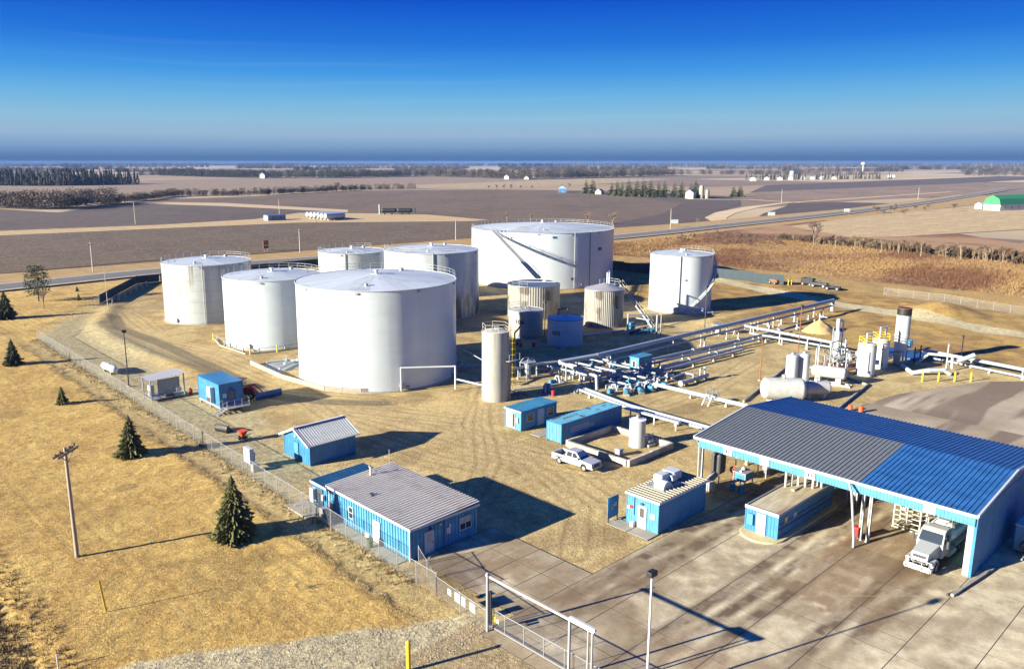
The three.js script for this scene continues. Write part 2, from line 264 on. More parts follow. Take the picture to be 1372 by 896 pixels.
field('stubble_field', [[700, -385], [760, -450], [1100, -560], [1700, -520], [1600, -330], [960, -300], [760, -330]], [0.24, 0.16, 0.105], plowTex, 220, 220);
field('plowed_field', [[900, -500], [1200, -640], [2400, -640], [2400, -480], [1500, -470]], [0.08, 0.055, 0.05], plowTex, 220, 220);
field('farm_track', [[424, -255], [438, -255], [476, -280], [530, -304], [612, -330], [690, -346], [1100, -340], [1100, -346], [690, -352], [610, -341], [524, -317], [468, -291]], [0.6, 0.46, 0.27], grassTex, 20, 20);
field('farm_track', [[690, -448], [720, -400], [700, -340], [706, -340], [728, -400], [700, -455]], [0.55, 0.44, 0.28], grassTex, 20, 20);
field('grass_verge', [[-260, -300], [60, -298], [170, -292], [260, -287], [420, -272], [640, -272], [1000, -305], [1000, -225], [560, -222], [240, -225], [-260, -225]], [0.38, 0.25, 0.09], grassTex, 18, 18);
field('marsh', [[205, -250], [300, -226], [372, -226], [500, -226], [470, -150], [420, -100], [380, -40], [330, 120], [200, 120], [200, -60]], [0.3, 0.175, 0.09], tex(1024, 1024, (u, v) => { const b = fbm(u * 9, v * 5, 4, 0), n = fbm(u * 90, v * 90, 2), s = sm(0.42, 0.62, b); const c = mix3([0.52, 0.36, 0.28], [1.25, 1.2, 0.95], s), k = 0.6 + 0.75 * n; return [c[0] * k, c[1] * k, c[2] * k]; }), 300, 300);
field('hay_field', [[440, -218], [545, -225], [700, -222], [900, -150], [760, -90], [520, -118], [420, -150], [395, -165]], [0.46, 0.34, 0.17], grassTex, 50, 20);
field('hay_field', [[500, -110], [760, -85], [900, 60], [480, 60], [380, -40], [420, -100]], [0.36, 0.235, 0.115], grassTex, 40, 20);
field('ditch_grass', [[-260, -300], [60, -298.5], [109, -301], [170, -292.5], [262, -287.5], [352, -280], [352, -284], [262, -292], [170, -297], [109, -305.5], [60, -303], [-260, -305]], [0.12, 0.075, 0.035], grassTex, 12, 12);
{ // highway with its shoulders and lines
  const ctr = [[-300, -246], [54, -263], [102, -267.5], [157, -262], [229, -250], [312, -242], [408, -244], [585, -250], [743, -261], [966, -286], [1300, -330]];
  const cv = new THREE.CatmullRomCurve3(ctr.map(p => V3(p[0], 0, p[1]))), P = cv.getSpacedPoints(120);
  const strip = (o0, o1, y) => { const q = []; for (let i = 0; i < P.length - 1; i++) { const pr = k => { const t = P[Math.min(P.length - 1, k + 1)].clone().sub(P[Math.max(0, k - 1)]).normalize(); return [P[k].x - t.z * 0, t]; }; const f = (k, o) => { const t = pr(k)[1]; return [P[k].x - t.z * o, y, P[k].z + t.x * o]; }; const a = f(i, o0), b = f(i + 1, o0), c = f(i + 1, o1), d = f(i, o1); q.push(...a, ...b, ...c, ...a, ...c, ...d); }
    const g = new THREE.BufferGeometry(); g.setAttribute('position', new THREE.Float32BufferAttribute(q.map((v, i) => v), 3)); g.computeVertexNormals(); if (g.attributes.normal.getY(0) < 0) { const p = g.attributes.position.array; for (let i = 0; i < p.length; i += 9) for (let k = 0; k < 3; k++) { const t = p[i + 3 + k]; p[i + 3 + k] = p[i + 6 + k]; p[i + 6 + k] = t; } g.computeVertexNormals(); } return uvBox(g); };
  struct('road_shoulder', strip(-8, 8, -0.1), mat([0.36, 0.31, 0.25], 1, { map: rep(grassTex, 9) }));
  const road = struct('highway', strip(-5, 5, -0.04), mat([0.13, 0.125, 0.12], 0.9, { map: rep(grime, 12) }));
  for (const o of [-4.2, 0, 4.2]) part('lane_line', strip(o - 0.12, o + 0.12, -0.02), o ? M.white : M.yellow, road);
}
// ---------- concrete: every slab its own piece on a dark bed ----------
const slabTex = tex(2048, 1792, (u, v) => {
  const x = 36 + u * 66, z = -54 + v * 57.75; const n1 = fbm(x * 0.14, z * 0.14, 3), n2 = fbm(x * 0.9, z * 0.9, 3), n3 = 0.5 * vn(x * 11, z * 11) + 0.5 * fbm(x * 3.3, z * 3.3, 2);
  let c = mix3([0.44, 0.35, 0.24], [0.76, 0.66, 0.5], sm(0.25, 0.75, n1 * 0.5 + n2 * 0.5));
  // tyre and diesel stains dragged along each lane out of the bays
  for (const [lz, wd, x0, x1] of [[-39.4, 0.8, 42, 80], [-37.3, 0.8, 41, 72], [-31.1, 0.75, 40, 96], [-29.2, 0.6, 44, 96], [-27.3, 0.7, 43, 96], [-22.7, 0.8, 47, 92], [-20.6, 0.7, 52, 90]]) {
    const d = Math.abs(z - lz + (n1 - 0.5) * 0.9) / wd; c = mix3(c, [0.14, 0.09, 0.055], 0.85 * sm(1.5, 0.35, d) * sm(x0 - 4, x0 + 9, x) * sm(x1 + 4, x1 - 4, x) * (0.45 + 0.7 * sm(0.3, 0.7, n2)));
  }
  { const e = Math.max(Math.abs(x - 69.5) / 10.5, Math.abs(z + 24.6) / 4.6) + (n2 - 0.5) * 0.35; c = mix3(c, [0.24, 0.145, 0.075], 0.7 * sm(1.02, 0.85, e) * (0.6 + 0.6 * n1)); }
  {}
  c = mix3(c, [0.2, 0.125, 0.07], 0.5 * sm(0.52, 0.64, fbm(x * 0.12 + 31, z * 0.16 + 7, 4)) * (0.5 + n2));
  c = mix3(c, [0.28, 0.18, 0.11], 0.5 * sm(0.58, 0.7, fbm(x * 0.3 + 5, z * 0.3 + 70, 3)) * sm(52, 46, x));
  const st = fbm(x * 0.3 + 8, z * 1.1, 4); c = mix3(c, [0.78, 0.71, 0.58], 0.22 * sm(0.5, 0.75, st));
  const k = 0.5 + 0.5 * (0.65 * n3 + 0.35 * n2); return [c[0] * k * 0.95, c[1] * k * 0.93, c[2] * k * 0.8];
}, true, false);
const slabTones = [1, 0.95, 1.04, 0.98, 1.07, 0.92].map(k => mat([k, k, k * 0.99], 0.85, { map: slabTex, bumpMap: rep(speck, 1), bumpScale: 0.008 }));
for (const m of slabTones) { m.bumpMap.repeat.set(40, 36); }
function slab(parent, x0, x1, z0, z1, y) {
  const j = 0.035, g = bx(x0 + j, x1 - j, -0.1, y, z0 + j, z1 - j), p = g.attributes.position, uv = g.attributes.uv;
  for (let i = 0; i < p.count; i++) uv.setXY(i, (p.getX(i) - 36) / 66, (p.getZ(i) + 54) / 57.75);
  part('slab', g, slabTones[Math.floor(rnd() * 6)], parent);
}
{
  const bed = struct('concrete_apron', mg([bx(37.2, 98, -0.1, 0.061, -40.5, 3), bx(41, 50.5, -0.1, 0.061, -53.1, -40.5)]), mat([0.05, 0.045, 0.04], 1));
  for (let x = 37.2; x < 97; x += 5.05) for (let z = -40.45; z < 0; z += 4.5) { const split = rnd() < 0.2; if (split) { slab(bed, x, x + 2.4, z, z + 4.5, 0.067 + rr(0, 0.004)); slab(bed, x + 2.4, x + 5.05, z, z + 4.5, 0.067 + rr(0, 0.004)); } else slab(bed, x, x + 5.05, z, z + 4.5, 0.067 + rr(0, 0.004)); }
  for (let x = 41; x < 50; x += 3.16) for (let z = -53.05; z < -41; z += 3.15) slab(bed, x, x + 3.16, z, z + 3.15, 0.067 + rr(0, 0.004));
  const walk = struct('footpath', mg([bx(38.9, 40.2, -0.1, 0.06, -66, -53.4)]), mat([0.06, 0.055, 0.05], 1));
  for (let z = -66; z < -54; z += 1.8) part('slab', bx(38.92, 40.18, -0.1, 0.085 + rr(0, 0.01), z + 0.02, z + 1.78), M.concrete, walk);
  // far turning pavement behind the canopy
  const s = new THREE.Shape([[98.02, 44.6], [108, 45.6], [118, 45.4], [128, 44], [138, 40.5], [146, 37], [152, 32], [154, 10], [154, -10], [98.02, -10]].map(p => new THREE.Vector2(p[0], p[1])));
  struct('pavement', mv(uvBox(new THREE.ShapeGeometry(s).rotateX(-Math.PI / 2)), 0, 0.06, 0), mat([1, 1, 1], 0.9, { map: rep(tex(1024, 1024, (u, v) => { const n = fbm(u * 5, v * 5, 4), m = fbm(u * 3 + 40, v * 22, 3), f = vn(u * 300, v * 300); let c = mix3([0.25, 0.2, 0.13], [0.42, 0.35, 0.245], sm(0.3, 0.7, n)); c = mix3(c, [0.13, 0.085, 0.055], 0.75 * sm(0.5, 0.66, m)); const k = 0.88 + 0.2 * f; return [c[0] * k, c[1] * k, c[2] * k]; }), 60) }));
}
// ---------- storage tanks ----------
function tankTex(R, h, o) {   // shell paint: plate seams, run-off streaks, dirt near the foot where the photograph shows it
  const C = 2 * Math.PI * R, sx = o.seed;
  return tex(1024, 512, (u, v) => {
    const x = u * C, y = v * h; let c = [0.9, 0.9, 0.88];
    const n = fbm(u * 40 + sx, v * 10, 3, 0), st = fbm(u * C * 1.6 + sx, v * 0.8, 3), row = Math.floor(y / 2.4);
    const plate = 0.97 + 0.05 * hash(Math.floor(x / 7.2 + row * 0.5), row + sx); c = c.map(k => k * plate);
    const jy = Math.abs(y - Math.round(y / 2.4) * 2.4), fx = x / 7.2 + row * 0.5, jx = Math.abs(fx - Math.round(fx)) * 7.2;
    { o.seams ??= 0.13; const s = Math.max(sm(0.07, 0.02, jy), sm(0.06, 0.02, jx)); c = mix3(c, [0.5, 0.49, 0.46], s * o.seams); }
    if (o.streak) { const s = sm(0.6, 0.82, st) * sm(0.3, 0.7, fbm(u * 9 + sx, v * 2, 2)); c = mix3(c, [0.36, 0.33, 0.27], s * o.streak); }
    if (o.patch) { const s = sm(0.52, 0.75, fbm(u * 12 + sx, v * 5, 4)); c = mix3(c, [0.6, 0.54, 0.42], s * o.patch); }
    if (o.foot) { const b = sm(0.62, 0.25, v + (st - 0.5) * 0.7) ; c = mix3(c, [0.24, 0.17, 0.1], b * o.foot * sm(0.35, 0.7, fbm(x * 0.8, v * 3 + sx, 3))); }
    if (o.rustTop) { const s = sm(0.55, 0.8, st) * sm(0.45, 0.95, v); c = mix3(c, [0.12, 0.1, 0.09], s * o.rustTop); }
    const k = 0.95 + 0.07 * n; return [c[0] * k, c[1] * k, c[2] * k];
  }, true, true);
}
function shellGeo(R, h, seg = 96, bands = 0) {   // plate courses step a few millimetres, one open tube with metric-free uv
  const pts = []; const n = bands || Math.max(2, Math.round(h / 2.4)); for (let i = 0; i < n; i++) { const d = R - i * 0.006; pts.push(new THREE.Vector2(d, h * i / n), new THREE.Vector2(d, h * (i + 1) / n)); }
  const g = new THREE.LatheGeometry(pts, seg); const p = g.attributes.position, uv = g.attributes.uv; for (let i = 0; i < p.count; i++) uv.setY(i, p.getY(i) / h); return g;
}
const roofTex = s => tex(1024, 256, (u, v) => { const k = 36, f = Math.floor(u * k), pl = 0.88 + 0.16 * hash(f + s * 7, 3), e = Math.abs(u * k - Math.round(u * k)); let q = pl * (0.9 + 0.12 * fbm(u * 60 + s, v * 6, 3)) * (e < 0.035 ? 0.86 : 1); const d = sm(0.55, 0.75, fbm(u * 22 + s, v * 4 + s, 3)); q *= 1 - 0.16 * d; return [q, q, q]; });
const roofCache = {};
function coneRoof(R, rise, seg = 96) { const g = new THREE.ConeGeometry(R, rise, seg, 1, true); g.translate(0, rise / 2, 0); return g; }
function railArc(R, y, a0, a1, m, parent, name = 'guard_rail', hgt = 1.1, rad = 0.035) {   // angles in degrees from +x towards +z
  const n = Math.max(2, Math.round(Math.abs(a1 - a0) * Math.PI / 180 * R / 2)), q = []; const P = (i, yy) => { const a = (a0 + (a1 - a0) * i / n) * Math.PI / 180; return [R * Math.cos(a), yy, R * Math.sin(a)]; };
  for (let i = 0; i <= n; i++) q.push(rod(P(i, y), P(i, y + hgt), rad, rad, 5));
  for (let i = 0; i < n; i++) for (const f of [0.55, 1]) q.push(rod(P(i, y + hgt * f), P(i + 1, y + hgt * f), rad, rad, 5));
  return part(name, q, m, parent);
}
function bigTank(label, x, z, R, h, o = {}) {
  const t = thing('storage_tank', label, 'tank', [x, 0, z], 0, 'white storage tanks');
  part('foundation', [cyl(0, -0.1, 0, R + 0.35, 0.28, 64)], M.concrete, t);
  part('shell', mv(shellGeo(R, h), 0, 0.18, 0), mat((o.tone ?? [0.53, 0.59, 0.625]), 0.3, { map: tankTex(R, h, { seed: x, ...o }) }), t);
  part('rim', [mv(new THREE.TorusGeometry(R + 0.03, 0.07, 6, 96).rotateX(Math.PI / 2), 0, h + 0.18, 0)], M.white, t);
  const rise = o.rise ?? R * 0.075; const rf = part('roof', mv(coneRoof(R, rise), 0, h + 0.18, 0), mat(o.roof ?? [0.47, 0.52, 0.54], 0.5, { map: roofTex(Math.round(x + z)) }), t);
  part('vent', [cyl(0, h + rise - 0.05, 0, 0.28, 0.8, 12), cyl(0, h + rise + 0.7, 0, 0.5, 0.12, 12), cyl(0, h + rise - 0.05, 0, 0.9, 0.22, 16)], M.white, rf);
  part('roof_hatch', cyl(R * 0.62, h + 0.2 + rise * 0.3, -R * 0.3, 0.4, 0.5, 12), M.galv, rf); part('roof_hatch', cyl(-R * 0.5, h + 0.2 + rise * 0.25, R * 0.5, 0.3, 0.4, 10), M.galv, rf);
  const nb = Math.round(R * 1.3); const br = []; for (let i = 0; i < nb; i++) { const a = i / nb * Math.PI * 2 + 0.2; br.push(mv(bx(-0.05, 0.12, -0.2, 0.08, -0.28, 0.28).rotateY(-a), (R + 0.05) * Math.cos(a), h - 0.1, (R + 0.05) * Math.sin(a))); }
  part('overflow_hood', br.filter((_, i) => i % 2 === 0), M.galv, t, { kind: 'stuff' });
  if (o.rails) for (const [a0, a1] of o.rails) railArc(R - 0.1, h + 0.2, a0, a1, o.railMat ?? M.galv, t);
  for (const a of o.conduits ?? []) { const c = Math.cos(a * Math.PI / 180), s = Math.sin(a * Math.PI / 180); part('conduit', [rod([(R + 0.16) * c, 0.2, (R + 0.16) * s], [(R + 0.16) * c, h + 0.3, (R + 0.16) * s], 0.11, 0.11, 8)], M.galv, t); }
  for (const [a, y] of o.manholes ?? []) { const c = Math.cos(a * Math.PI / 180), s = Math.sin(a * Math.PI / 180); part('manway', [rod([R * c, y, R * s], [(R + 0.35) * c, y, (R + 0.35) * s], 0.4, 0.4, 16), rod([(R + 0.32) * c, y, (R + 0.32) * s], [(R + 0.4) * c, y, (R + 0.4) * s], 0.5, 0.5, 16)], M.whiteDirty, t); }
  for (const [a, y, w] of o.plates ?? []) { const g = bx(0, 0.05, -w / 2, w / 2, -w * 0.28, w * 0.28).rotateX(Math.PI / 2); part('name_plate', [mv(bx(-0.02, 0.05, -w * 0.28, w * 0.28, -w / 2, w / 2).rotateY(-a * Math.PI / 180), (R + 0.03) * Math.cos(a * Math.PI / 180), y, (R + 0.03) * Math.sin(a * Math.PI / 180))], M.navy, t); }
  return t;
}
bigTank('weathered white tank with streaked plates, leftmost of the big tanks', 78.5, -177.6, 9.76, 12.8, { tone: [0.43, 0.46, 0.465], seams: 0.55, streak: 0.85, patch: 0.55, rails: [[-170, 60]], manholes: [[160, 0.9]], conduits: [120] });
bigTank('clean white tank between the leftmost streaked one and the foreground tank', 77.1, -144.5, 9.52, 13.1, { patch: 0.14, streak: 0.1, rails: [[-150, 20]], manholes: [[150, 0.9]] });
const tankFront = bigTank('large clean white tank in front, nearest to the camera', 77.8, -110.1, 13.29, 15.7, { patch: 0.12, streak: 0.14, rails: [[-120, 45]], manholes: [[60, 0.9], [110, 0.9]], roof: [0.5, 0.55, 0.57] });
bigTank('white tank far back, mostly hidden behind its taller right neighbour', 115.5, -173.8, 8.57, 12.7, { tone: [0.45, 0.49, 0.51], patch: 0.25, streak: 0.2, rails: [[-180, -20], [90, 180]], conduits: [135] });
bigTank('white tank with a dirty brown foot behind the large foreground tank', 119.7, -146.8, 11.12, 14.9, { tone: [0.46, 0.505, 0.53], patch: 0.25, streak: 0.35, foot: 0.95, seams: 0.2, rails: [[100, 250]], conduits: [128], plates: [[150, 10.5, 1.0]] });
const tankWide = bigTank('widest white tank at the back with a long diagonal stair to its rim', 179.8, -167.4, 21.45, 15.5, { patch: 0.08, rails: [[0, 360]], conduits: [112, 98], plates: [[87, 10.8, 1.6], [128, 14.6, 1.0], [113, 2.9, 1.2]], manholes: [[105, 1.2]] });
const tankStair = bigTank('tall white tank with a spiral stair, right of the tank farm', 167, -109.5, 7.43, 13.3, { patch: 0.06, rails: [[-60, 60]], conduits: [148], plates: [[137, 8, 0.5], [72, 7, 1.0]], manholes: [[150, 1.2]] });
{ // spiral stair climbs the right side of that tank
  const R = 7.43, n = 46, st = [], tr = [], rl = []; const P = (i, r) => { const a = (140 - 112 * i / n) * Math.PI / 180; return [r * Math.cos(a), 0.2 + (13.2 * i) / n, r * Math.sin(a)]; };
  for (let i = 0; i < n; i++) { const a = P(i, R + 0.1), b = P(i, R + 0.85); tr.push(bar([a[0], a[1], a[2]], [b[0], b[1], b[2]], 0.05, 0.26)); for (const r of [R + 0.1, R + 0.86]) st.push(bar(P(i, r), P(i + 1, r), 0.05, 0.22)); rl.push(rod(P(i, R + 0.88).map((v, k) => k === 1 ? v + 1 : v), P(i + 1, R + 0.88).map((v, k) => k === 1 ? v + 1 : v), 0.03, 0.03, 5)); if (i % 4 === 0) rl.push(rod(P(i, R + 0.88), P(i, R + 0.88).map((v, k) => k === 1 ? v + 1 : v), 0.025, 0.025, 5)); }
  const s = part('spiral_stair', st, M.white, tankStair); part('tread', tr, M.galv, s, { kind: 'stuff' }); part('handrail', rl, M.white, s);
  part('landing', [mv(bx(-0.1, 1.5, 13.3, 13.38, -1.3, 1.3).rotateY(-0.5), R * Math.cos(0.5), 0, R * Math.sin(0.5))], M.galv, tankStair);
}
{ // straight gangway stair from the small ribbed tank up to the wide tank
  const t = thing('gangway_stair', 'long straight steel stair rising from ribbed silver tank to widest white tank', 'stair');
  const A = [139.6, 7.9, -131], B = [158.6, 15.9, -166.5], d = V3(B[0] - A[0], 0, B[2] - A[2]).normalize(), nx = -d.z * 0.55, nz = d.x * 0.55; const L = (s, up) => [[A[0] + nx * s, A[1] + up, A[2] + nz * s], [B[0] + nx * s, B[1] + up, B[2] + nz * s]];
  for (const s of [-1, 1]) { part('stringer', [bar(...L(s, 0), 0.1, 0.3)], M.galv, t); part('handrail', [rod(...L(s, 1.1), 0.05, 0.05, 6), rod(...L(s, 0.6), 0.04, 0.04, 6), ...Array.from({ length: 22 }, (_, i) => { const f = i / 21, p = [0, 1, 2].map(k => L(s, 0)[0][k] * (1 - f) + L(s, 0)[1][k] * f); return rod(p, [p[0], p[1] + 1.1, p[2]], 0.035, 0.035, 5); })], M.galv, t); }
  const tr = []; for (let i = 0; i < 60; i++) { const f = i / 59, p = [0, 1, 2].map(k => A[k] * (1 - f) + B[k] * f); tr.push(bar([p[0] - nx, p[1], p[2] - nz], [p[0] + nx, p[1], p[2] + nz], 0.05, 0.3)); } part('tread', tr, M.galv, t, { kind: 'stuff' });
  part('lamp_mast', [rod([150, 12.5, -151], [150, 15.5, -151], 0.06), bx(149.7, 150.3, 15.4, 15.7, -151.3, -150.7)], M.galv, t);
}
// ribbed silver tanks
const silverTex = tex(1024, 512, (u, v) => { const k = 72, f = Math.floor(u * k), h = hash(f, 5), n = fbm(u * 30, v * 6, 3), p = fbm(u * 14, v * 3 + 4, 3); let c = mix3([0.5, 0.49, 0.45], [0.72, 0.71, 0.68], h * 0.7 + n * 0.3); c = mix3(c, [0.26, 0.22, 0.17], 0.75 * sm(0.56, 0.7, p) * (0.4 + h)); return c; });
function ribbedTank(label, x, z, R, h, rise, roofRgb) {
  const t = thing('ribbed_tank', label, 'tank', [x, 0, z], 0, 'ribbed silver tanks'); const pts = [], n = 66;
  const s = new THREE.Shape(); for (let i = 0; i < n * 4; i++) { const a = i / (n * 4) * Math.PI * 2, r = R + (i % 4 >= 2 ? 0.07 : 0); i ? s.lineTo(r * Math.cos(a), r * Math.sin(a)) : s.moveTo(r * Math.cos(a), r * Math.sin(a)); } s.closePath();
  const g = new THREE.ExtrudeGeometry(s, { depth: h, bevelEnabled: false, curveSegments: 1 }).rotateX(-Math.PI / 2); const gi = g.toNonIndexed ? (g.index ? g.toNonIndexed() : g) : g, p = gi.attributes.position, uv = gi.attributes.uv;
  for (let i = 0; i < p.count; i += 3) { const us = []; for (let k = 0; k < 3; k++) us.push((Math.atan2(p.getZ(i + k), p.getX(i + k)) / (2 * Math.PI) + 1) % 1); if (Math.max(...us) - Math.min(...us) > 0.5) for (let k = 0; k < 3; k++) if (us[k] < 0.5) us[k] += 1; for (let k = 0; k < 3; k++) uv.setXY(i + k, us[k], p.getY(i + k) / h); }
  part('cladding', gi, mat([0.48, 0.475, 0.455], 0.42, { map: silverTex, metalness: 0.35 }), t);
  const roof = new THREE.ConeGeometry(R + 0.12, rise, 24, 1, true).toNonIndexed(); roof.computeVertexNormals(); part('roof', [mv(roof, 0, h + rise / 2, 0)], mat(roofRgb, 0.45, { metalness: 0.3 }), t);
  part('rim', [mv(new THREE.TorusGeometry(R + 0.09, 0.06, 6, 64).rotateX(Math.PI / 2), 0, h, 0)], M.steel, t);
  part('base_ring', [cyl(0, -0.1, 0, R + 0.3, 0.25, 40)], M.concrete, t); return t;
}
const rib1 = ribbedTank('wide ribbed silver tank with dark low roof below the diagonal stair', 135.1, -128.3, 6.06, 7.4, 0.3, [0.1, 0.14, 0.2]);
railArc(5.9, 7.45, 150, 330, M.galv, rib1); part('roof_walkway', [bx(-0.4, 0.4, 7.75, 7.85, -5.2, 5.2).rotateY(0.7)], M.white, rib1); part('nozzle', [cyl(2.2, 7.5, 1.5, 0.5, 0.6, 12)], M.white, rib1);
{ const q = []; for (let y = 0.3; y < 7.4; y += 0.35) q.push(bar([-0.28, y, 0], [0.28, y, 0], 0.035)); for (const s of [-0.28, 0.28]) q.push(bar([s, 0.1, 0], [s, 8.4, 0], 0.05)); const g = mg(q).rotateY(-0.9); const a = 165 * Math.PI / 180; part('ladder', mv(g, 6.35 * Math.cos(a), 0, 6.35 * Math.sin(a)), M.galv, rib1); }
const rib2 = ribbedTank('ribbed silver tank with panelled cone roof and hooped vent pipe', 137.7, -109.5, 4.21, 8.1, 1.25, [0.34, 0.33, 0.32]);
part('vent_pipe', path([[0.4, 9.0, 0.4], [0.4, 11.4, 0.4], [3.4, 11.4, -1.4], [3.4, 8.6, -1.4]], 0.16), M.white, rib2);
part('roof_platform', [bx(1.6, 4.6, 8.5, 8.6, -2.6, 0.4)], M.galv, rib2);
{ const q = []; for (const [a, b] of [[[1.6, -2.6], [4.6, -2.6]], [[4.6, -2.6], [4.6, 0.4]], [[4.6, 0.4], [1.6, 0.4]]]) for (const y of [9.1, 9.65]) q.push(rod([a[0], y, a[1]], [b[0], y, b[1]], 0.035, 0.035, 5)); for (const [px, pz] of [[1.6, -2.6], [3.1, -2.6], [4.6, -2.6], [4.6, -1.1], [4.6, 0.4], [3.1, 0.4]]) q.push(rod([px, 8.6, pz], [px, 9.65, pz], 0.035, 0.035, 5)); part('guard_rail', q, M.white, rib2); }
part('inspection_plate', [bx(-0.4, 0.4, 4.2, 4.6, 4.24, 4.32).rotateY(-0.2)], M.dark, rib2);
{ // stair down from its platform
  const t = thing('access_stair', 'steep steel stair leaning on the cone-roofed ribbed tank', 'stair'); const A = [141.5, 0, -98.5], B = [142.3, 8.5, -108.5];
  for (const s of [-0.45, 0.45]) { part('stringer', [bar([A[0] + s, A[1], A[2]], [B[0] + s, B[1], B[2]], 0.07, 0.26)], M.white, t); part('handrail', [rod([A[0] + s, 1.05, A[2]], [B[0] + s, B[1] + 1.05, B[2]], 0.04, 0.04, 6), ...Array.from({ length: 9 }, (_, i) => { const f = i / 8; return rod([A[0] + s + 0.8 * f, 8.5 * f, A[2] - 10 * f], [A[0] + s + 0.8 * f, 8.5 * f + 1.05, A[2] - 10 * f], 0.03, 0.03, 5); })], M.cream, t); }
  part('tread', Array.from({ length: 30 }, (_, i) => { const f = i / 29; return bx(A[0] + 0.8 * f - 0.45, A[0] + 0.8 * f + 0.45, 8.5 * f - 0.02, 8.5 * f + 0.03, A[2] - 10 * f - 0.13, A[2] - 10 * f + 0.13); }), M.galv, t, { kind: 'stuff' });
}
function smallTank(label, x, z, R, h, paint, o = {}) {
  const t = thing(o.name ?? 'vertical_tank', label, 'tank', [x, 0, z]); part('shell', mv(shellGeo(R, h, 48, 3), 0, 0, 0), mat(paint, 0.45, { map: tankTex(R, h, { seed: x * 3, patch: 0.18, ...o }) }), t);
  const rf = part('roof', mv(coneRoof(R, o.rise ?? R * 0.1, 40), 0, h, 0), mat(o.roof ?? paint, 0.5), t); part('rim', [mv(new THREE.TorusGeometry(R, 0.05, 6, 48).rotateX(Math.PI / 2), 0, h, 0)], o.rimMat ?? M.white, t);
  part('vent', [cyl(0, h, 0, 0.14, 0.6, 10), cyl(0, h + 0.5, 0, 0.24, 0.12, 10)], M.galv, rf); part('roof_hatch', cyl(R * 0.5, h, -R * 0.3, 0.22, 0.3, 10), M.galv, rf);
  if (o.rail) railArc(R - 0.05, h, o.rail[0], o.rail[1], o.railMat ?? M.galv, t); return t;
}
// curved numerals on a tank, centre angle in degrees
function number(t, s, R, a0, y, size) { const q = [...s].map((ch, i) => { const a = a0 * Math.PI / 180 - (i - (s.length - 1) / 2) * size * 0.86 / R; return mv(text(ch, size, 0.03).rotateY(Math.PI / 2 - a), (R + 0.0) * Math.cos(a), y, (R + 0.0) * Math.sin(a)); }); part('number', q, M.black, t); }
const w106 = smallTank('small cream-white tank numbered 106 in front of the wide ribbed tank', 117.3, -113.5, 3.55, 5.4, [0.36, 0.35, 0.32], { rail: [120, 330], streak: 0.15, foot: 0.12 }); number(w106, '106', 3.55, 158, 3.4, 0.85);
part('mast', [rod([2.2, 0, 3.3], [2.2, 7, 3.3], 0.08), bx(1.9, 2.5, 6.9, 7.2, 3.1, 3.5)], M.dark, w106);
const b105 = smallTank('low white tank numbered 105 standing in shade, blue shade tone painted in', 117.5, -102.9, 3.51, 5.1, [0.4, 0.5, 0.58], { rimMat: M.navy, roof: [0.34, 0.42, 0.5], streak: 0.1, patch: 0.3 }); number(b105, '105', 3.51, 170, 2.6, 0.8);  // white tank; the blue of its shade is mixed into shell and roof colour
part('roof_pipework', [...path([[0, 5.4, -2], [0, 6.6, -2], [3, 6.6, -2], [3, 5.3, -2]], 0.1), ...path([[1, 5.3, -2.6], [1, 6.2, -2.6], [2.6, 6.2, -2.6]], 0.08)], M.dark, b105);
// tall slim silo
const silo = smallTank('tall slim white silo with a caged ladder and stained top', 81, -84.6, 2.05, 10.5, [0.38, 0.37, 0.34], { name: 'silo', rustTop: 0.95, streak: 0.25, foot: 0.12, rail: [0, 360], railMat: M.cream, roof: [0.5, 0.45, 0.36] });
{ const q = []; const a = 60 * Math.PI / 180, cx = 2.3 * Math.cos(a), cz = 2.3 * Math.sin(a); for (let y = 0.4; y < 11.4; y += 0.32) q.push(bar([cx - 0.26, y, cz + 0.15], [cx + 0.26, y, cz - 0.15], 0.035)); for (const s of [-1, 1]) q.push(bar([cx + 0.26 * s, 0.1, cz - 0.15 * s], [cx + 0.26 * s, 11.5, cz - 0.15 * s], 0.05)); part('ladder', q, M.cream, silo);
  const c = []; for (let y = 2.6; y < 11.5; y += 0.9) c.push(mv(new THREE.TorusGeometry(0.42, 0.03, 4, 14).rotateX(Math.PI / 2), cx + 0.2, y, cz + 0.33)); for (let k = 0; k < 5; k++) { const b = k / 5 * 6.28; c.push(rod([cx + 0.2 + 0.42 * Math.cos(b), 2.6, cz + 0.33 + 0.42 * Math.sin(b)], [cx + 0.2 + 0.42 * Math.cos(b), 11.5, cz + 0.33 + 0.42 * Math.sin(b)], 0.022, 0.022, 4)); } part('ladder_cage', c, M.yellow, silo);
  part('platform', [mv(bx(-1.1, 1.1, 6.2, 6.28, -0.5, 0.9), cx, 0, cz), ...[-1.1, 1.1].flatMap(s => [rod([cx + s, 6.2, cz + 0.9], [cx + s, 7.3, cz + 0.9], 0.04)]), rod([cx - 1.1, 7.3, cz + 0.9], [cx + 1.1, 7.3, cz + 0.9], 0.04)], M.galv, silo);
  part('rust_pipe', [rod([1.2, 0.3, 1.85], [1.2, 6.2, 1.85], 0.1)], M.rust, silo); part('foot_valve', [rod([1.8, 0.6, 1.2], [3.0, 0.6, 2.0], 0.16), ball(3.0, 0.6, 2.0, 0.3), rod([3, 0.6, 2], [4.1, 0.4, 2.6], 0.12)], M.dark, silo); }
smallTank('small white vertical tank standing in the block-walled bund', 79.8, -57.5, 1.02, 3.5, [0.42, 0.45, 0.47], { roof: [0.7, 0.7, 0.7] });
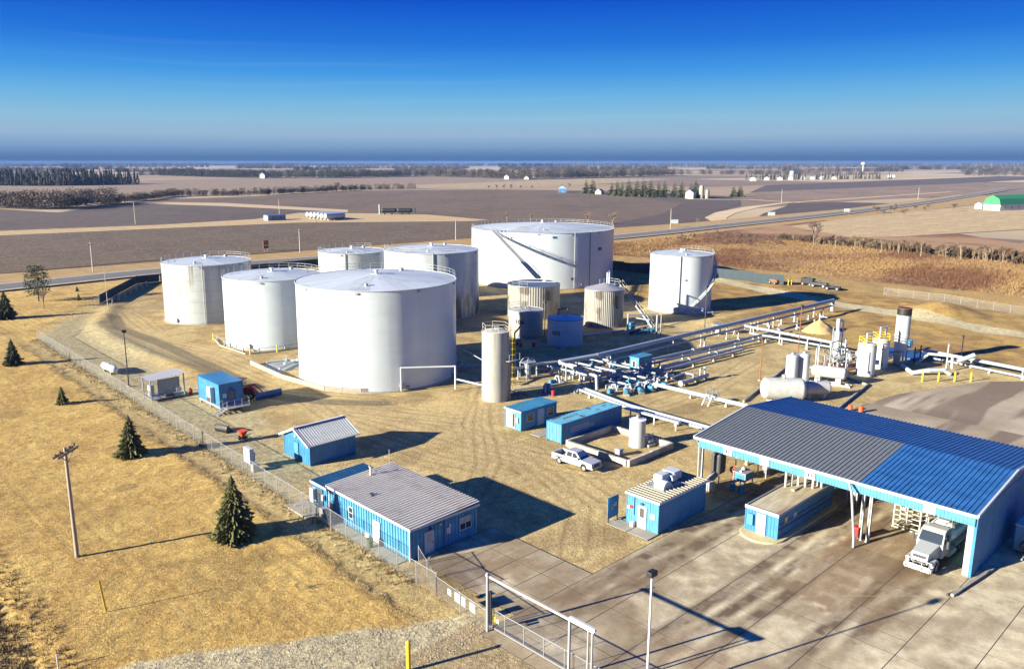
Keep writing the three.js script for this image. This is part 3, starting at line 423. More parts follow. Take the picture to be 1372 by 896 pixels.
// low concrete kerb wall round the front tanks
function kerb(label, pts, h = 0.7, w = 0.28) { const t = thing('containment_wall', label, 'wall'); for (let i = 0; i < pts.length - 1; i++) { const a = pts[i], b = pts[i + 1], n = Math.max(1, Math.round(Math.hypot(b[0] - a[0], b[1] - a[1]) / 3)), an = Math.atan2(-(b[1] - a[1]), b[0] - a[0]), L = Math.hypot(b[0] - a[0], b[1] - a[1]) / n; for (let k = 0; k < n; k++) { const f = (k + 0.5) / n; const g = rb(-L / 2 + 0.02, L / 2 - 0.02, -0.1, h + rr(-0.02, 0.02), -w / 2, w / 2, 0.03).rotateY(an); part('wall_block', mv(g, a[0] + (b[0] - a[0]) * f, 0, a[1] + (b[1] - a[1]) * f), M.concrete, t); } } return t; }
kerb('low concrete kerb wall curving round the foreground tank', [[64, -129.5], [63.2, -117], [64.5, -106], [68, -101], [74.3, -97]], 0.75);
kerb('thin concrete kerb round the clean white tank second from left', [[68.5, -154], [66.5, -147], [66.8, -137], [72, -135.2], [78, -134.6]], 0.3, 0.2);
for (const [x, z, w] of [[67.9, -153, 'leftmost'], [66.6, -143, 'second from left'], [67.4, -136.4, 'middle'], [72, -134.6, 'second from right'], [76.5, -134.2, 'rightmost']]) solo('bollard', [cyl(0, 0, 0, 0.12, 1.3, 10), ball(0, 1.3, 0, 0.12)], M.yellow, w + ' thin yellow guard post at foot of the second white tank', 'bollard', 'yellow posts at the second tank', [x, 0, z]);
// ---------- buildings ----------
function winPart(t, name, face, u0, u1, y0, y1, at, o = {}) {   // window or door proud of a wall; face 'w' looks to -x, 's' to +z
  const f = (a, b, c, d, e, g) => face === 's' ? bx(a, b, c, d, at + e, at + g) : bx(at - g, at - e, c, d, a, b);
  if (name === 'window') { const w = part('window', f(u0, u1, y0, y1, 0, 0.05), M.glass, t); const k = 0.07; part('frame', [f(u0 - k, u1 + k, y1, y1 + k, 0, 0.1), f(u0 - k, u1 + k, y0 - k, y0, 0, 0.1), f(u0 - k, u0, y0, y1, 0, 0.1), f(u1, u1 + k, y0, y1, 0, 0.1), o.mid ? f((u0 + u1) / 2 - 0.03, (u0 + u1) / 2 + 0.03, y0, y1, 0.05, 0.09) : null, o.sash ? f(u0, u1, (y0 + y1) / 2 - 0.03, (y0 + y1) / 2 + 0.03, 0.05, 0.09) : null], M.white, w); if (o.blind) part('blind', f(u0 + 0.03, u1 - 0.03, (y0 + y1) / 2, y1 - 0.02, 0.051, 0.058), M.cream, w); return w; }
  const d = part('door', f(u0, u1, y0, y1, 0, 0.07), o.m ?? M.white, t); part('frame', [f(u0 - 0.07, u0, y0, y1 + 0.07, 0, 0.1), f(u1, u1 + 0.07, y0, y1 + 0.07, 0, 0.1), f(u0, u1, y1, y1 + 0.07, 0, 0.1)], o.fm ?? M.white, d);
  if (o.pane) part('pane', f(u0 + 0.2, u1 - 0.2, y0 + (y1 - y0) * 0.5, y1 - 0.15, 0.07, 0.085), o.pane === 1 ? M.glass : o.pane, d);
  part('handle', f(u1 - 0.16, u1 - 0.08, y0 + 0.95, y0 + 1.05, 0.07, 0.13), M.dark, d); return d;
}
function boxBuilding(name, label, x0, x1, z0, z1, h, o = {}) {
  const t = thing(name, label, o.cat ?? 'building'); const y0 = o.y0 ?? 0, m = o.m ?? M.blue, W = wallsOf(x0, x1, z0, z1, h - y0, y0, o.pitch ?? 0.3, o.dep ?? 0.035);
  part('core', bx(x0 + 0.01, x1 - 0.01, y0, h, z0 + 0.01, z1 - 0.01), m, t); for (const k of ['south', 'north', 'west', 'east']) part('wall', W[k], m, t);
  part('corner_trim', [[x0, z0], [x1, z0], [x0, z1], [x1, z1]].map(([a, b]) => bx(a - 0.05, a + 0.05, y0, h, b - 0.05, b + 0.05)), o.trim ?? M.blue, t, { kind: 'stuff' }); return t;
}
// flat ribbed roof, ribs along x or z, a white fascia round it
function flatRoof(t, x0, x1, z0, z1, y, dir, m, o = {}) {
  const L = x1 - x0, D = z1 - z0; let g; if (dir === 'x') g = mv(ribs(D, L, o.pitch ?? 0.4, o.dep ?? 0.06).rotateX(-Math.PI / 2).rotateY(Math.PI / 2), x1, y + 0.09, z1); else g = mv(ribs(L, D, o.pitch ?? 0.4, o.dep ?? 0.06).rotateX(-Math.PI / 2), x0, y + 0.09, z1);
  if (o.tilt) { const p = g.attributes.position; for (let i = 0; i < p.count; i++) { const f = dir === 'x' ? (p.getX(i) - x0) / L : (p.getZ(i) - z0) / D; p.setY(i, p.getY(i) + o.tilt * f); } g.computeVertexNormals(); }
  const r = part('roof', mg([g]), m, t); if (o.valleyMat) { const n = Math.max(1, Math.round((dir === 'x' ? D : L) / (o.pitch ?? 0.4))), q = (dir === 'x' ? D : L) / n, gs = []; for (let i = 0; i < n; i++) { const e = (i + 0.32) * q, w = q * 0.1; const s = dir === 'x' ? bx(x0, x1, y + 0.075, y + 0.096, z1 - e - w, z1 - e + w) : bx(x0 + e - w, x0 + e + w, y + 0.075, y + 0.096, z0, z1); if (o.tilt) { const p = s.attributes.position; for (let k = 0; k < p.count; k++) p.setY(k, p.getY(k) + o.tilt * (dir === 'x' ? (p.getX(k) - x0) / L : (p.getZ(k) - z0) / D)); } gs.push(s); } part('valley_strip', gs, o.valleyMat, r, { kind: 'stuff' }); } part('roof_deck', bx(x0 + 0.02, x1 - 0.02, y - 0.06, y + 0.085, z0 + 0.02, z1 - 0.02), M.grey, r);  // optional thin darker strips laid along each valley between the ribs
  part('fascia', [bx(x0 - 0.04, x0 + 0.02, y - 0.12, y + 0.12, z0, z1), bx(x1 - 0.02, x1 + 0.04, y - 0.12, y + 0.12, z0, z1), bx(x0 - 0.04, x1 + 0.04, y - 0.12, y + 0.12, z1 - 0.02, z1 + 0.04), bx(x0 - 0.04, x1 + 0.04, y - 0.12, y + 0.12, z0 - 0.04, z0 + 0.02)], o.fascia ?? M.white, r); return r;
}
const roofOld = mat([0.72, 0.67, 0.55], 0.6, { map: rep(tex(512, 512, (u, v) => { const n = fbm(u * 6, v * 6, 4, 6), r = sm(0.6, 0.75, fbm(u * 5, v * 9, 3, 0)); return mix3([0.8 + 0.3 * n, 0.8 + 0.3 * n, 0.82 + 0.28 * n], [0.6, 0.42, 0.3], r * 0.5); }), 7) });
const valleyM = mat([0.16, 0.125, 0.09], 0.9);
{ // office
  const t = boxBuilding('office_building', 'long blue office building with striped pale metal roof beside the fence', 40.35, 48.3, -66.4, -53.1, 3.0, { pitch: 0.42, dep: 0.085, trim: M.white, m: M.lightblue });
  const r = flatRoof(t, 40.2, 48.55, -66.7, -52.85, 3.08, 'x', roofOld, { pitch: 0.42, dep: 0.09, tilt: 0.25, valleyMat: valleyM });
  part('vent_pipe', [cyl(44.8, 3.1, -65.4, 0.13, 1.3, 10), cyl(44.8, 4.3, -65.4, 0.2, 0.1, 10)], M.cream, r); part('vent_pipe', [cyl(45.4, 3.1, -65.2, 0.08, 0.7, 8)], M.white, r); part('roof_vent', [cyl(42.0, 3.15, -61.2, 0.18, 0.3, 10), cyl(42.0, 3.4, -61.2, 0.25, 0.08, 10)], M.dark, r); part('mast', [rod([47.8, 3.2, -66.2], [47.8, 5.2, -66.2], 0.04)], M.galv, r);
  winPart(t, 'door', 's', 42.0, 42.95, 0.12, 2.2, -53.05, { pane: M.cream }); winPart(t, 'window', 's', 46.2, 47.55, 1.15, 2.3, -53.05, { mid: 1, blind: 1 });
  winPart(t, 'door', 'w', -58.6, -57.6, 0.1, 2.15, 40.3); winPart(t, 'window', 'w', -62.6, -62.0, 1.1, 2.2, 40.3, { sash: 1 }); winPart(t, 'door', 'w', -65.0, -64.1, 0.1, 2.15, 40.3, { m: M.blue, fm: M.blue });
  part('sign', bx(44.55, 45.05, 1.3, 1.9, -53.06, -52.99), M.white, t); part('sign', bx(44.85, 45.1, 1.9, 2.2, -53.06, -52.99), M.white, t); part('wall_lamp', rb(42.4, 42.7, 2.4, 2.6, -53.06, -52.8), M.dark, t); part('wall_lamp', rb(43.6, 43.9, 2.45, 2.75, -53.06, -52.85), M.galv, t); part('wall_unit', rb(40.05, 40.33, 0.15, 0.55, -59.8, -59.1), M.white, t); part('conduit', [rod([44.2, 0.1, -53], [44.2, 2.9, -53], 0.04)], M.navy, t); part('electric_box', rb(40.05, 40.33, 0.9, 1.6, -65.9, -65.4), M.galv, t);
  part('step', bx(41.9, 43.05, 0.05, 0.18, -53, -52.3), M.concrete, t); part('downpipe', [rod([40.25, 0.1, -53], [40.25, 2.95, -53], 0.06)], M.white, t);
}
{ // annex
  const t = boxBuilding('annex_building', 'narrow blue annex with ribbed blue roof behind the office', 40.7, 47.0, -70.0, -67.3, 2.45, { pitch: 0.35 }); flatRoof(t, 40.5, 47.2, -70.2, -67.1, 2.5, 'x', M.teal, { pitch: 0.36, dep: 0.09, tilt: 0.1, valleyMat: M.navy });
  part('air_conditioner', rb(40.1, 40.64, 0.5, 2.0, -69.8, -69.1), M.white, t); winPart(t, 'door', 'w', -68.9, -68.1, 0.1, 2.1, 40.65, { m: M.dark, fm: M.blue }); part('meter_box', rb(40.35, 40.65, 1.1, 1.7, -67.95, -67.6), M.white, t); winPart(t, 'window', 's', 40.95, 41.6, 1.0, 2.0, -67.28);
}
solo('condenser_unit', [rb(-0.4, 0.4, 0, 0.9, -0.4, 0.4), cyl(0, 0.9, 0, 0.3, 0.05, 16)], M.galv, 'grey outdoor condenser unit between annex and office wall', 'condenser', undefined, [39.9, 0, -66.6]);
solo('trash_can', [cyl(0, 0, 0, 0.26, 0.8, 14, 0.3), cyl(0, 0.8, 0, 0.32, 0.08, 14)], M.greenbox, 'small dark green trash can on path by office fence', 'trash can', undefined, [39.2, 0.06, -57.7]);
solo('concrete_pad', bx(-1.2, 1.2, -0.1, 0.12, -2.2, 2.2), M.concrete, 'dark concrete pad in front of the annex', 'pad', undefined, [39.3, 0, -69.3]);
const shedRoof = mat([0.4, 0.4, 0.4], 0.5, { map: rep(grime, 3), metalness: 0.2 });
{ // gabled shed
  const x0 = 46, x1 = 52.3, z0 = -85.4, z1 = -79.5, h = 2.75, zm = -82.4, rh = 3.95, t = boxBuilding('shed', 'small blue shed with gabled grey ribbed roof and white trim', x0, x1, z0, z1, h, { cat: 'shed', pitch: 0.4, dep: 0.04 });
  for (const x of [x0 - 0.02, x1 + 0.02]) { const s = new THREE.Shape([[z0, h], [z1, h], [zm, rh - 0.1]].map(p => new THREE.Vector2(p[0], p[1]))); part('gable', mv(new THREE.ExtrudeGeometry(s, { depth: 0.06, bevelEnabled: false }).rotateY(-Math.PI / 2), x + 0.03, 0, 0), M.blue, t); }
  for (const s of [-1, 1]) { const run = s > 0 ? z1 + 0.45 - zm : zm - (z0 - 0.45), drop = rh - h + 0.28, len = Math.hypot(run, drop), an = Math.atan2(drop, run); const g = ribs(x1 - x0 + 0.9, len, 0.34, 0.05).rotateX(-Math.PI / 2); mv(g, -(x1 - x0 + 0.9) / 2, 0.02, len); g.rotateX(an); if (s < 0) g.rotateY(Math.PI); const r = part('roof', mg([mv(g, (x0 + x1) / 2, rh + 0.06, zm)]), shedRoof, t); const c = mv(bx(-(x1 - x0 + 0.8) / 2, (x1 - x0 + 0.8) / 2, -0.1, 0.005, 0.0, len - 0.02).rotateX(an), 0, 0, 0); if (s < 0) c.rotateY(Math.PI); part('roof_deck', mv(c, (x0 + x1) / 2, rh + 0.06, zm), M.white, r);
    for (const ex of [x0 - 0.47, x1 + 0.47]) { const f = bx(-0.04, 0.04, -0.16, 0.09, 0, len).rotateX(an); if (s < 0) f.rotateY(Math.PI); part('barge_board', mv(f, ex, rh + 0.06, zm), M.white, r); } }
  part('ridge_cap', bx(x0 - 0.45, x1 + 0.45, rh + 0.1, rh + 0.18, zm - 0.18, zm + 0.18), M.white, t); winPart(t, 'door', 'w', -82.9, -82.0, 0.1, 2.2, x0 - 0.05, { m: M.lightblue, fm: M.blue }); part('wall_lamp', rb(x0 - 0.25, x0 - 0.05, 2.9, 3.1, -82.6, -82.3), M.white, t);
}
{ // raised blue control building with stair
  const t = boxBuilding('control_building', 'windowless blue control building on low legs with steel steps', 47.6, 51.2, -113.6, -106.6, 4.0, { y0: 0.7, pitch: 0.25, dep: 0.012 }); part('roof', bx(47.5, 51.3, 4.0, 4.09, -113.7, -106.5), M.blue, t); part('base_frame', [bx(47.6, 51.2, 0.45, 0.7, -113.6, -106.6)], M.grey, t);
  for (const [x, z] of [[47.8, -113.4], [51, -113.4], [47.8, -110.1], [51, -110.1], [47.8, -106.8], [51, -106.8]]) part('leg', bx(x - 0.12, x + 0.12, -0.05, 0.45, z - 0.12, z + 0.12), M.concrete, t);
  winPart(t, 'door', 's', 48.9, 49.9, 0.75, 2.9, -106.58, { m: M.navy, fm: M.navy, pane: 1 }); part('sign', bx(48.05, 48.65, 2.0, 2.6, -106.6, -106.53), M.white, t); const ac = part('air_conditioner', rb(46.95, 47.58, 1.1, 3.4, -109.4, -108.2), M.white, t); part('grille', [bx(46.92, 46.96, 1.2, 1.9, -109.3, -108.3)], M.dark, ac); part('wall_lamp', rb(49.2, 49.6, 3.2, 3.35, -106.6, -106.35), M.dark, t);
  const s = thing('platform_stair', 'galvanised landing with handrails and steps at the control building door', 'stair'); part('landing', bx(47.9, 51.4, 0.66, 0.74, -106.5, -104.9), M.galv, s);
  for (const [x, z] of [[48, -105], [51.3, -105], [51.3, -106.4], [48, -106.4]]) part('leg', bx(x - 0.05, x + 0.05, -0.05, 0.66, z - 0.05, z + 0.05), M.galv, s);
  part('handrail', [...[0.55, 1.1].flatMap(y => [rod([48, 0.74 + y, -105], [51.3, 0.74 + y, -105], 0.03), rod([51.3, 0.74 + y, -105], [51.3, 0.74 + y, -106.4], 0.03)]), ...[48, 49.1, 50.2, 51.3].map(x => rod([x, 0.7, -105], [x, 1.84, -105], 0.03))], M.galv, s);
  for (let i = 0; i < 4; i++) part('step', bx(47.5 - i * 0.3, 47.8 - i * 0.3, 0.52 - i * 0.15, 0.56 - i * 0.15, -106.3, -105.1), M.galv, s); for (const z of [-106.3, -105.1]) part('stair_rail', [rod([46.5, 0.95, z], [47.9, 1.8, z], 0.03), rod([46.5, 0, z], [46.5, 0.95, z], 0.03), rod([47.9, 0.7, z], [47.9, 1.8, z], 0.03), bar([46.5, 0, z], [47.9, 0.72, z], 0.05, 0.16)], M.galv, s);
}
{ // open shelter
  const t = thing('pump_shelter', 'open steel shelter with ribbed tin roof and grey inner wall', 'shelter'); const g = mv(ribs(5.5, 3.6, 0.35, 0.05).rotateX(-Math.PI / 2), 42.0, 0, -117.7); const p = g.attributes.position; for (let i = 0; i < p.count; i++) p.setY(i, p.getY(i) + 3.35 + (p.getX(i) - 42) * 0.07); g.computeVertexNormals(); part('roof', mg([g]), M.steel, t);
  for (const [x, z] of [[42.2, -121], [42.2, -117.9], [47.2, -121], [47.2, -117.9]]) part('post', bx(x - 0.08, x + 0.08, -0.05, 3.35 + (x - 42) * 0.07, z - 0.08, z + 0.08), M.galv, t);
  part('back_panel', ribs(3.4, 2.4, 0.3, 0.04).translate(43.8, 0.5, -119.6), M.grey, t); part('floor_frame', [bx(42.2, 47.2, 0.3, 0.42, -121, -117.9)], M.galv, t); part('rail', [rod([42.2, 1.4, -117.9], [44, 1.4, -117.9], 0.04), rod([42.2, 0.9, -117.9], [44, 0.9, -117.9], 0.04), rod([42.2, 1.4, -121], [42.2, 1.4, -117.9], 0.04), rod([42.2, 0.9, -121], [42.2, 0.9, -117.9], 0.04)], M.galv, t); part('sign', bx(46, 46.8, 1.0, 1.6, -118.02, -117.97), M.white, t); part('cabinet', rb(42.6, 43.3, 0.45, 2.2, -120.4, -119.6), M.whiteDirty, t); part('pump', [rod([44.4, 0.6, -118.4], [45.6, 0.6, -118.4], 0.28), bx(44.3, 45.8, 0.42, 0.5, -118.7, -118.1)], M.dark, t);
}
solo('extinguisher_drum', [cyl(0, 0, 0, 0.28, 0.9, 14), cyl(0, 0.9, 0, 0.1, 0.2, 8)], M.red, 'red drum standing right of the open shelter', 'drum', undefined, [48.3, 0, -118.3]);
{ // cabin
  const x0 = 73.1, x1 = 80, z0 = -74.4, z1 = -71.4, t = boxBuilding('site_cabin', 'small blue cabin with white side door and two windows', x0, x1, z0, z1, 2.6, { m: M.lightblue, pitch: 0.3, dep: 0.008, cat: 'cabin' }); part('roof', [bx(x0 - 0.12, x1 + 0.12, 2.6, 2.72, z0 - 0.12, z1 + 0.12)], M.teal, t); part('fascia', [bx(x0 - 0.15, x0 - 0.12, 2.54, 2.74, z0 - 0.12, z1 + 0.12)], M.white, t);
  winPart(t, 'window', 's', 74.2, 75.4, 1.1, 2.1, z1 + 0.01, { blind: 0 }); winPart(t, 'window', 's', 78.2, 79.3, 1.1, 2.1, z1 + 0.01); winPart(t, 'door', 's', 76.3, 77.4, 0.1, 2.35, z1 + 0.01, { m: M.white }); winPart(t, 'door', 'w', -74.0, -73.1, 0.15, 2.3, x0 - 0.01, { m: M.white }); winPart(t, 'window', 'w', -72.9, -72.5, 0.3, 2.2, x0 - 0.01); part('electric_box', rb(x0 - 0.22, x0, 1.0, 1.8, -72.2, -71.8), M.white, t); part('skid', [bx(x0, x1, -0.05, 0.06, z0 + 0.2, z0 + 0.4), bx(x0, x1, -0.05, 0.06, z1 - 0.4, z1 - 0.2)], M.dark, t, { kind: 'stuff' });
}
solo('concrete_pad', bx(-1.4, 1.4, -0.1, 0.05, -0.9, 0.9), M.concrete, 'pale concrete pad between the cabin and the container', 'pad', undefined, [74.6, 0, -68.9]);
{ // shipping container
  const x0 = 73.2, x1 = 85.4, z0 = -66.8, z1 = -64.36, t = thing('shipping_container', 'long blue shipping container with three white stripes', 'container'); const W = wallsOf(x0, x1, z0, z1, 2.5, 0.12, 0.28, 0.04); part('core', bx(x0 + 0.02, x1 - 0.02, 0.12, 2.6, z0 + 0.02, z1 - 0.02), M.blue, t); for (const k of ['south', 'north', 'east']) part('side_wall', W[k], M.blue, t);
  part('roof', mg([mv(ribs(x1 - x0, z1 - z0, 0.6, 0.03).rotateX(-Math.PI / 2), x0, 2.63, z1)]), mat([0.09, 0.3, 0.42], 0.55, { map: rep(tex(512, 256, (u, v) => { const r = sm(0.56, 0.7, fbm(u * 14, v * 5, 3)); const k = 0.9 + 0.2 * fbm(u * 20, v * 10, 2); return mix3([k, k, k], [2.2, 0.55, 0.25].map(q => q * 0.5), r); }), 13, 3) }), t);
  part('corner_post', [[x0, z0], [x1, z0], [x0, z1], [x1, z1]].map(([a, b]) => bx(a - 0.07, a + 0.07, 0, 2.62, b - 0.07, b + 0.07)), M.blue, t, { kind: 'stuff' }); part('bottom_rail', [bx(x0, x1, 0.02, 0.16, z1 - 0.03, z1 + 0.055), bx(x0, x1, 0.02, 0.16, z0 - 0.055, z0 + 0.03)], M.blue, t, { kind: 'stuff' }); part('top_rail', [bx(x0, x1, 2.5, 2.66, z1 - 0.03, z1 + 0.055), bx(x0, x1, 2.5, 2.66, z0 - 0.055, z0 + 0.03), bx(x0 - 0.05, x0 + 0.05, 2.5, 2.66, z0, z1)], M.blue, t, { kind: 'stuff' });
  for (const [a, b] of [[z0 + 0.08, -65.6], [-65.56, z1 - 0.08]]) { const d = part('door', bx(x0 - 0.03, x0, 0.16, 2.5, a, b), M.lightblue, t); for (const f of [0.3, 0.72]) part('lock_bar', [rod([x0 - 0.06, 0.2, a + (b - a) * f], [x0 - 0.06, 2.48, a + (b - a) * f], 0.025, 0.025, 6)], M.galv, d); }
  for (const [a, b, y] of [[75.0, 78.6, 1.72], [74.9, 79.6, 1.46], [74.9, 79.8, 1.2]]) part('stripe', bx(a, b, y, y + 0.07, z1 + 0.044, z1 + 0.05), M.white, t);
}
{ // bund: two courses of concrete blocks round a small tank
  const t = thing('block_bund', 'rectangular bund of concrete blocks round the small white tank', 'wall'); const X0 = 73.2, X1 = 82.2, Z0 = -63.4, Z1 = -53.9, bl = [mat([0.4, 0.37, 0.3], 0.9, { map: rep(grime, 2) }), mat([0.34, 0.3, 0.24], 0.9, { map: rep(grime, 2) }), mat([0.46, 0.42, 0.35], 0.9, { map: rep(grime, 2) })];
  const side = (ax, az, bx_, bz) => { const L = Math.hypot(bx_ - ax, bz - az), n = Math.round(L / 1.5); for (let i = 0; i < n; i++) { const f0 = i / n, f1 = (i + 1) / n, g = Math.abs(bx_ - ax) > 0.1 ? rb(ax + (bx_ - ax) * f0 + 0.015, ax + (bx_ - ax) * f1 - 0.015, -0.05, 0.8 + rr(-0.03, 0.03), az - 0.2, az + 0.2, 0.02) : rb(ax - 0.2, ax + 0.2, -0.05, 0.8 + rr(-0.03, 0.03), az + (bz - az) * f0 + 0.015, az + (bz - az) * f1 - 0.015, 0.02); part('block', g, bl[Math.floor(rnd() * 3)], t); } };
  side(X0, Z0, X1, Z0); side(X0, Z1, X1, Z1); side(X0, Z0 + 0.2, X0, Z1 - 0.2); side(X1, Z0 + 0.2, X1, Z1 - 0.2);
  const b = thing('meter_box', 'small white box standing inside the block bund', 'box', [75.4, 0, -56.9]); part('body', rb(-0.4, 0.4, 0.05, 0.85, -0.35, 0.35), M.whiteDirty, b); part('lid', rb(-0.44, 0.44, 0.85, 0.93, -0.39, 0.39), M.whiteDirty, b);
  const p = thing('transfer_pump', 'grey pump skid with pipes right of the small bund tank', 'pump', [81, 0, -56.4]); part('motor', [rod([-0.5, 0.7, 0], [0.4, 0.7, 0], 0.28)], M.pipeGrey, p); part('frame', [bx(-0.7, 0.7, 0.05, 0.35, -0.4, 0.4), ...[-0.6, 0.6].flatMap(x => [bx(x - 0.04, x + 0.04, 0.3, 1.6, -0.04, 0.04)])], M.galv, p); part('pipework', path([[-1.2, 0.6, -0.6], [-0.5, 0.6, -0.6], [-0.5, 1.3, -0.3], [0.6, 1.3, -0.3], [0.6, 0.3, 0.2]], 0.07), M.white, p);
}
{ // kiosk
  const x0 = 61, x1 = 69.1, z0 = -44.8, z1 = -41.1, t = boxBuilding('control_kiosk', 'blue kiosk building with white rooftop air unit near the canopy', x0, x1, z0, z1, 3.2, { pitch: 0.3, dep: 0.035, m: M.blue }); const r = flatRoof(t, x0 - 0.15, x1 + 0.15, z0 - 0.15, z1 + 0.15, 3.25, 'z', mat([0.25, 0.22, 0.16], 0.6, { map: rep(grime, 4) }), { pitch: 0.5, dep: 0.09, valleyMat: M.dark }); part('west_wall_sheet', mv(ribs(3.7, 3.2, 0.3, 0.036).rotateY(-Math.PI / 2), x0 - 0.006, 0, z0), M.lightblue, t);
  const a = part('air_unit', rb(64.4, 65.9, 3.4, 4.4, -44.3, -43.2, 0.2, 3), M.white, r); part('hood', [new THREE.CylinderGeometry(0.75, 0.75, 1.1, 20, 1, false, 0, Math.PI).rotateX(Math.PI / 2).rotateZ(Math.PI / 2).translate(64.2, 3.4, -42.9)], M.white, a); part('curb', bx(63.4, 66.6, 3.3, 3.42, -44.5, -42.2), M.steel, a);
  const b = part('air_unit', rb(66.2, 67.7, 3.4, 4.3, -44.5, -43.0, 0.15, 3), M.white, r); part('duct', [rod([65.6, 3.8, -43.1], [66.4, 3.8, -43.1], 0.4, 0.4, 16)], M.white, b);
  winPart(t, 'door', 'w', -43.4, -42.5, 0.1, 2.3, x0 - 0.04, { m: M.pinkgrey, pane: M.dark }); part('sign', bx(x0 - 0.1, x0 - 0.03, 1.4, 1.9, -42.0, -41.5), M.white, t); part('warning_sign', bx(x0 - 0.1, x0 - 0.03, 1.75, 2.05, -44.4, -44.1), M.red, t); part('sign', bx(x0 - 0.1, x0 - 0.03, 1.6, 1.95, -44.7, -44.45), M.white, t); part('wall_lamp', rb(x0 - 0.25, x0 - 0.04, 2.5, 2.7, -43.1, -42.8), M.dark, t); part('white_box', rb(x0 - 0.6, x0 - 0.15, 0.08, 0.6, -44.0, -43.6), M.white, t); part('conduit', [rod([x0 - 0.08, 1.2, -43.9], [x0 - 0.08, 3.0, -43.9], 0.04)], M.navy, t);
  const pad = struct('doorstep_pad', bx(59.2, 61, -0.1, 0.05, -45.9, -41), mat([0.05, 0.045, 0.04], 1)); for (const [a0, a1] of [[-45.9, -43.5], [-43.45, -41]]) part('slab', bx(59.22, 60.98, -0.1, 0.09, a0 + 0.02, a1 - 0.02), M.concrete, pad);
}
{ // freestanding blue sign panel
  const t = thing('information_sign', 'tall blue sign panel on two legs left of the kiosk', 'sign', [60.4, 0, -46.1]); part('panel', rb(-0.85, 0.85, 0.35, 2.55, -0.05, 0.05, 0.02), M.blue, t); for (const s of [-0.7, 0.7]) part('leg', bx(s - 0.06, s + 0.06, -0.05, 0.4, -0.06, 0.06), M.dark, t); part('emblem', [mv(new THREE.TorusGeometry(0.18, 0.04, 6, 16), -0.15, 1.6, 0.06), bx(-0.19, -0.11, 1.2, 1.45, 0.05, 0.065)], M.cream, t); part('notice', bx(0.15, 0.5, 1.45, 1.9, 0.05, 0.065), M.cream, t);
}
// electrical switch cabinets by the fence
{ const t = thing('switch_cabinet', 'white electrical cabinet on posts inside the fence near the shed', 'cabinet', [40.5, 0, -83.9]); part('cabinet', rb(-0.28, 0.28, 0.7, 2.5, -0.75, 0.75, 0.03), M.white, t); for (const z of [-0.6, 0.6]) part('leg', bx(-0.06, 0.06, -0.05, 0.7, z - 0.06, z + 0.06), M.galv, t); part('back_box', rb(0.28, 0.55, 0.9, 1.9, -0.4, 0.5), M.grey, t); part('base_box', rb(-0.35, 0.4, -0.05, 0.9, 0.9, 1.7), M.galv, t); }
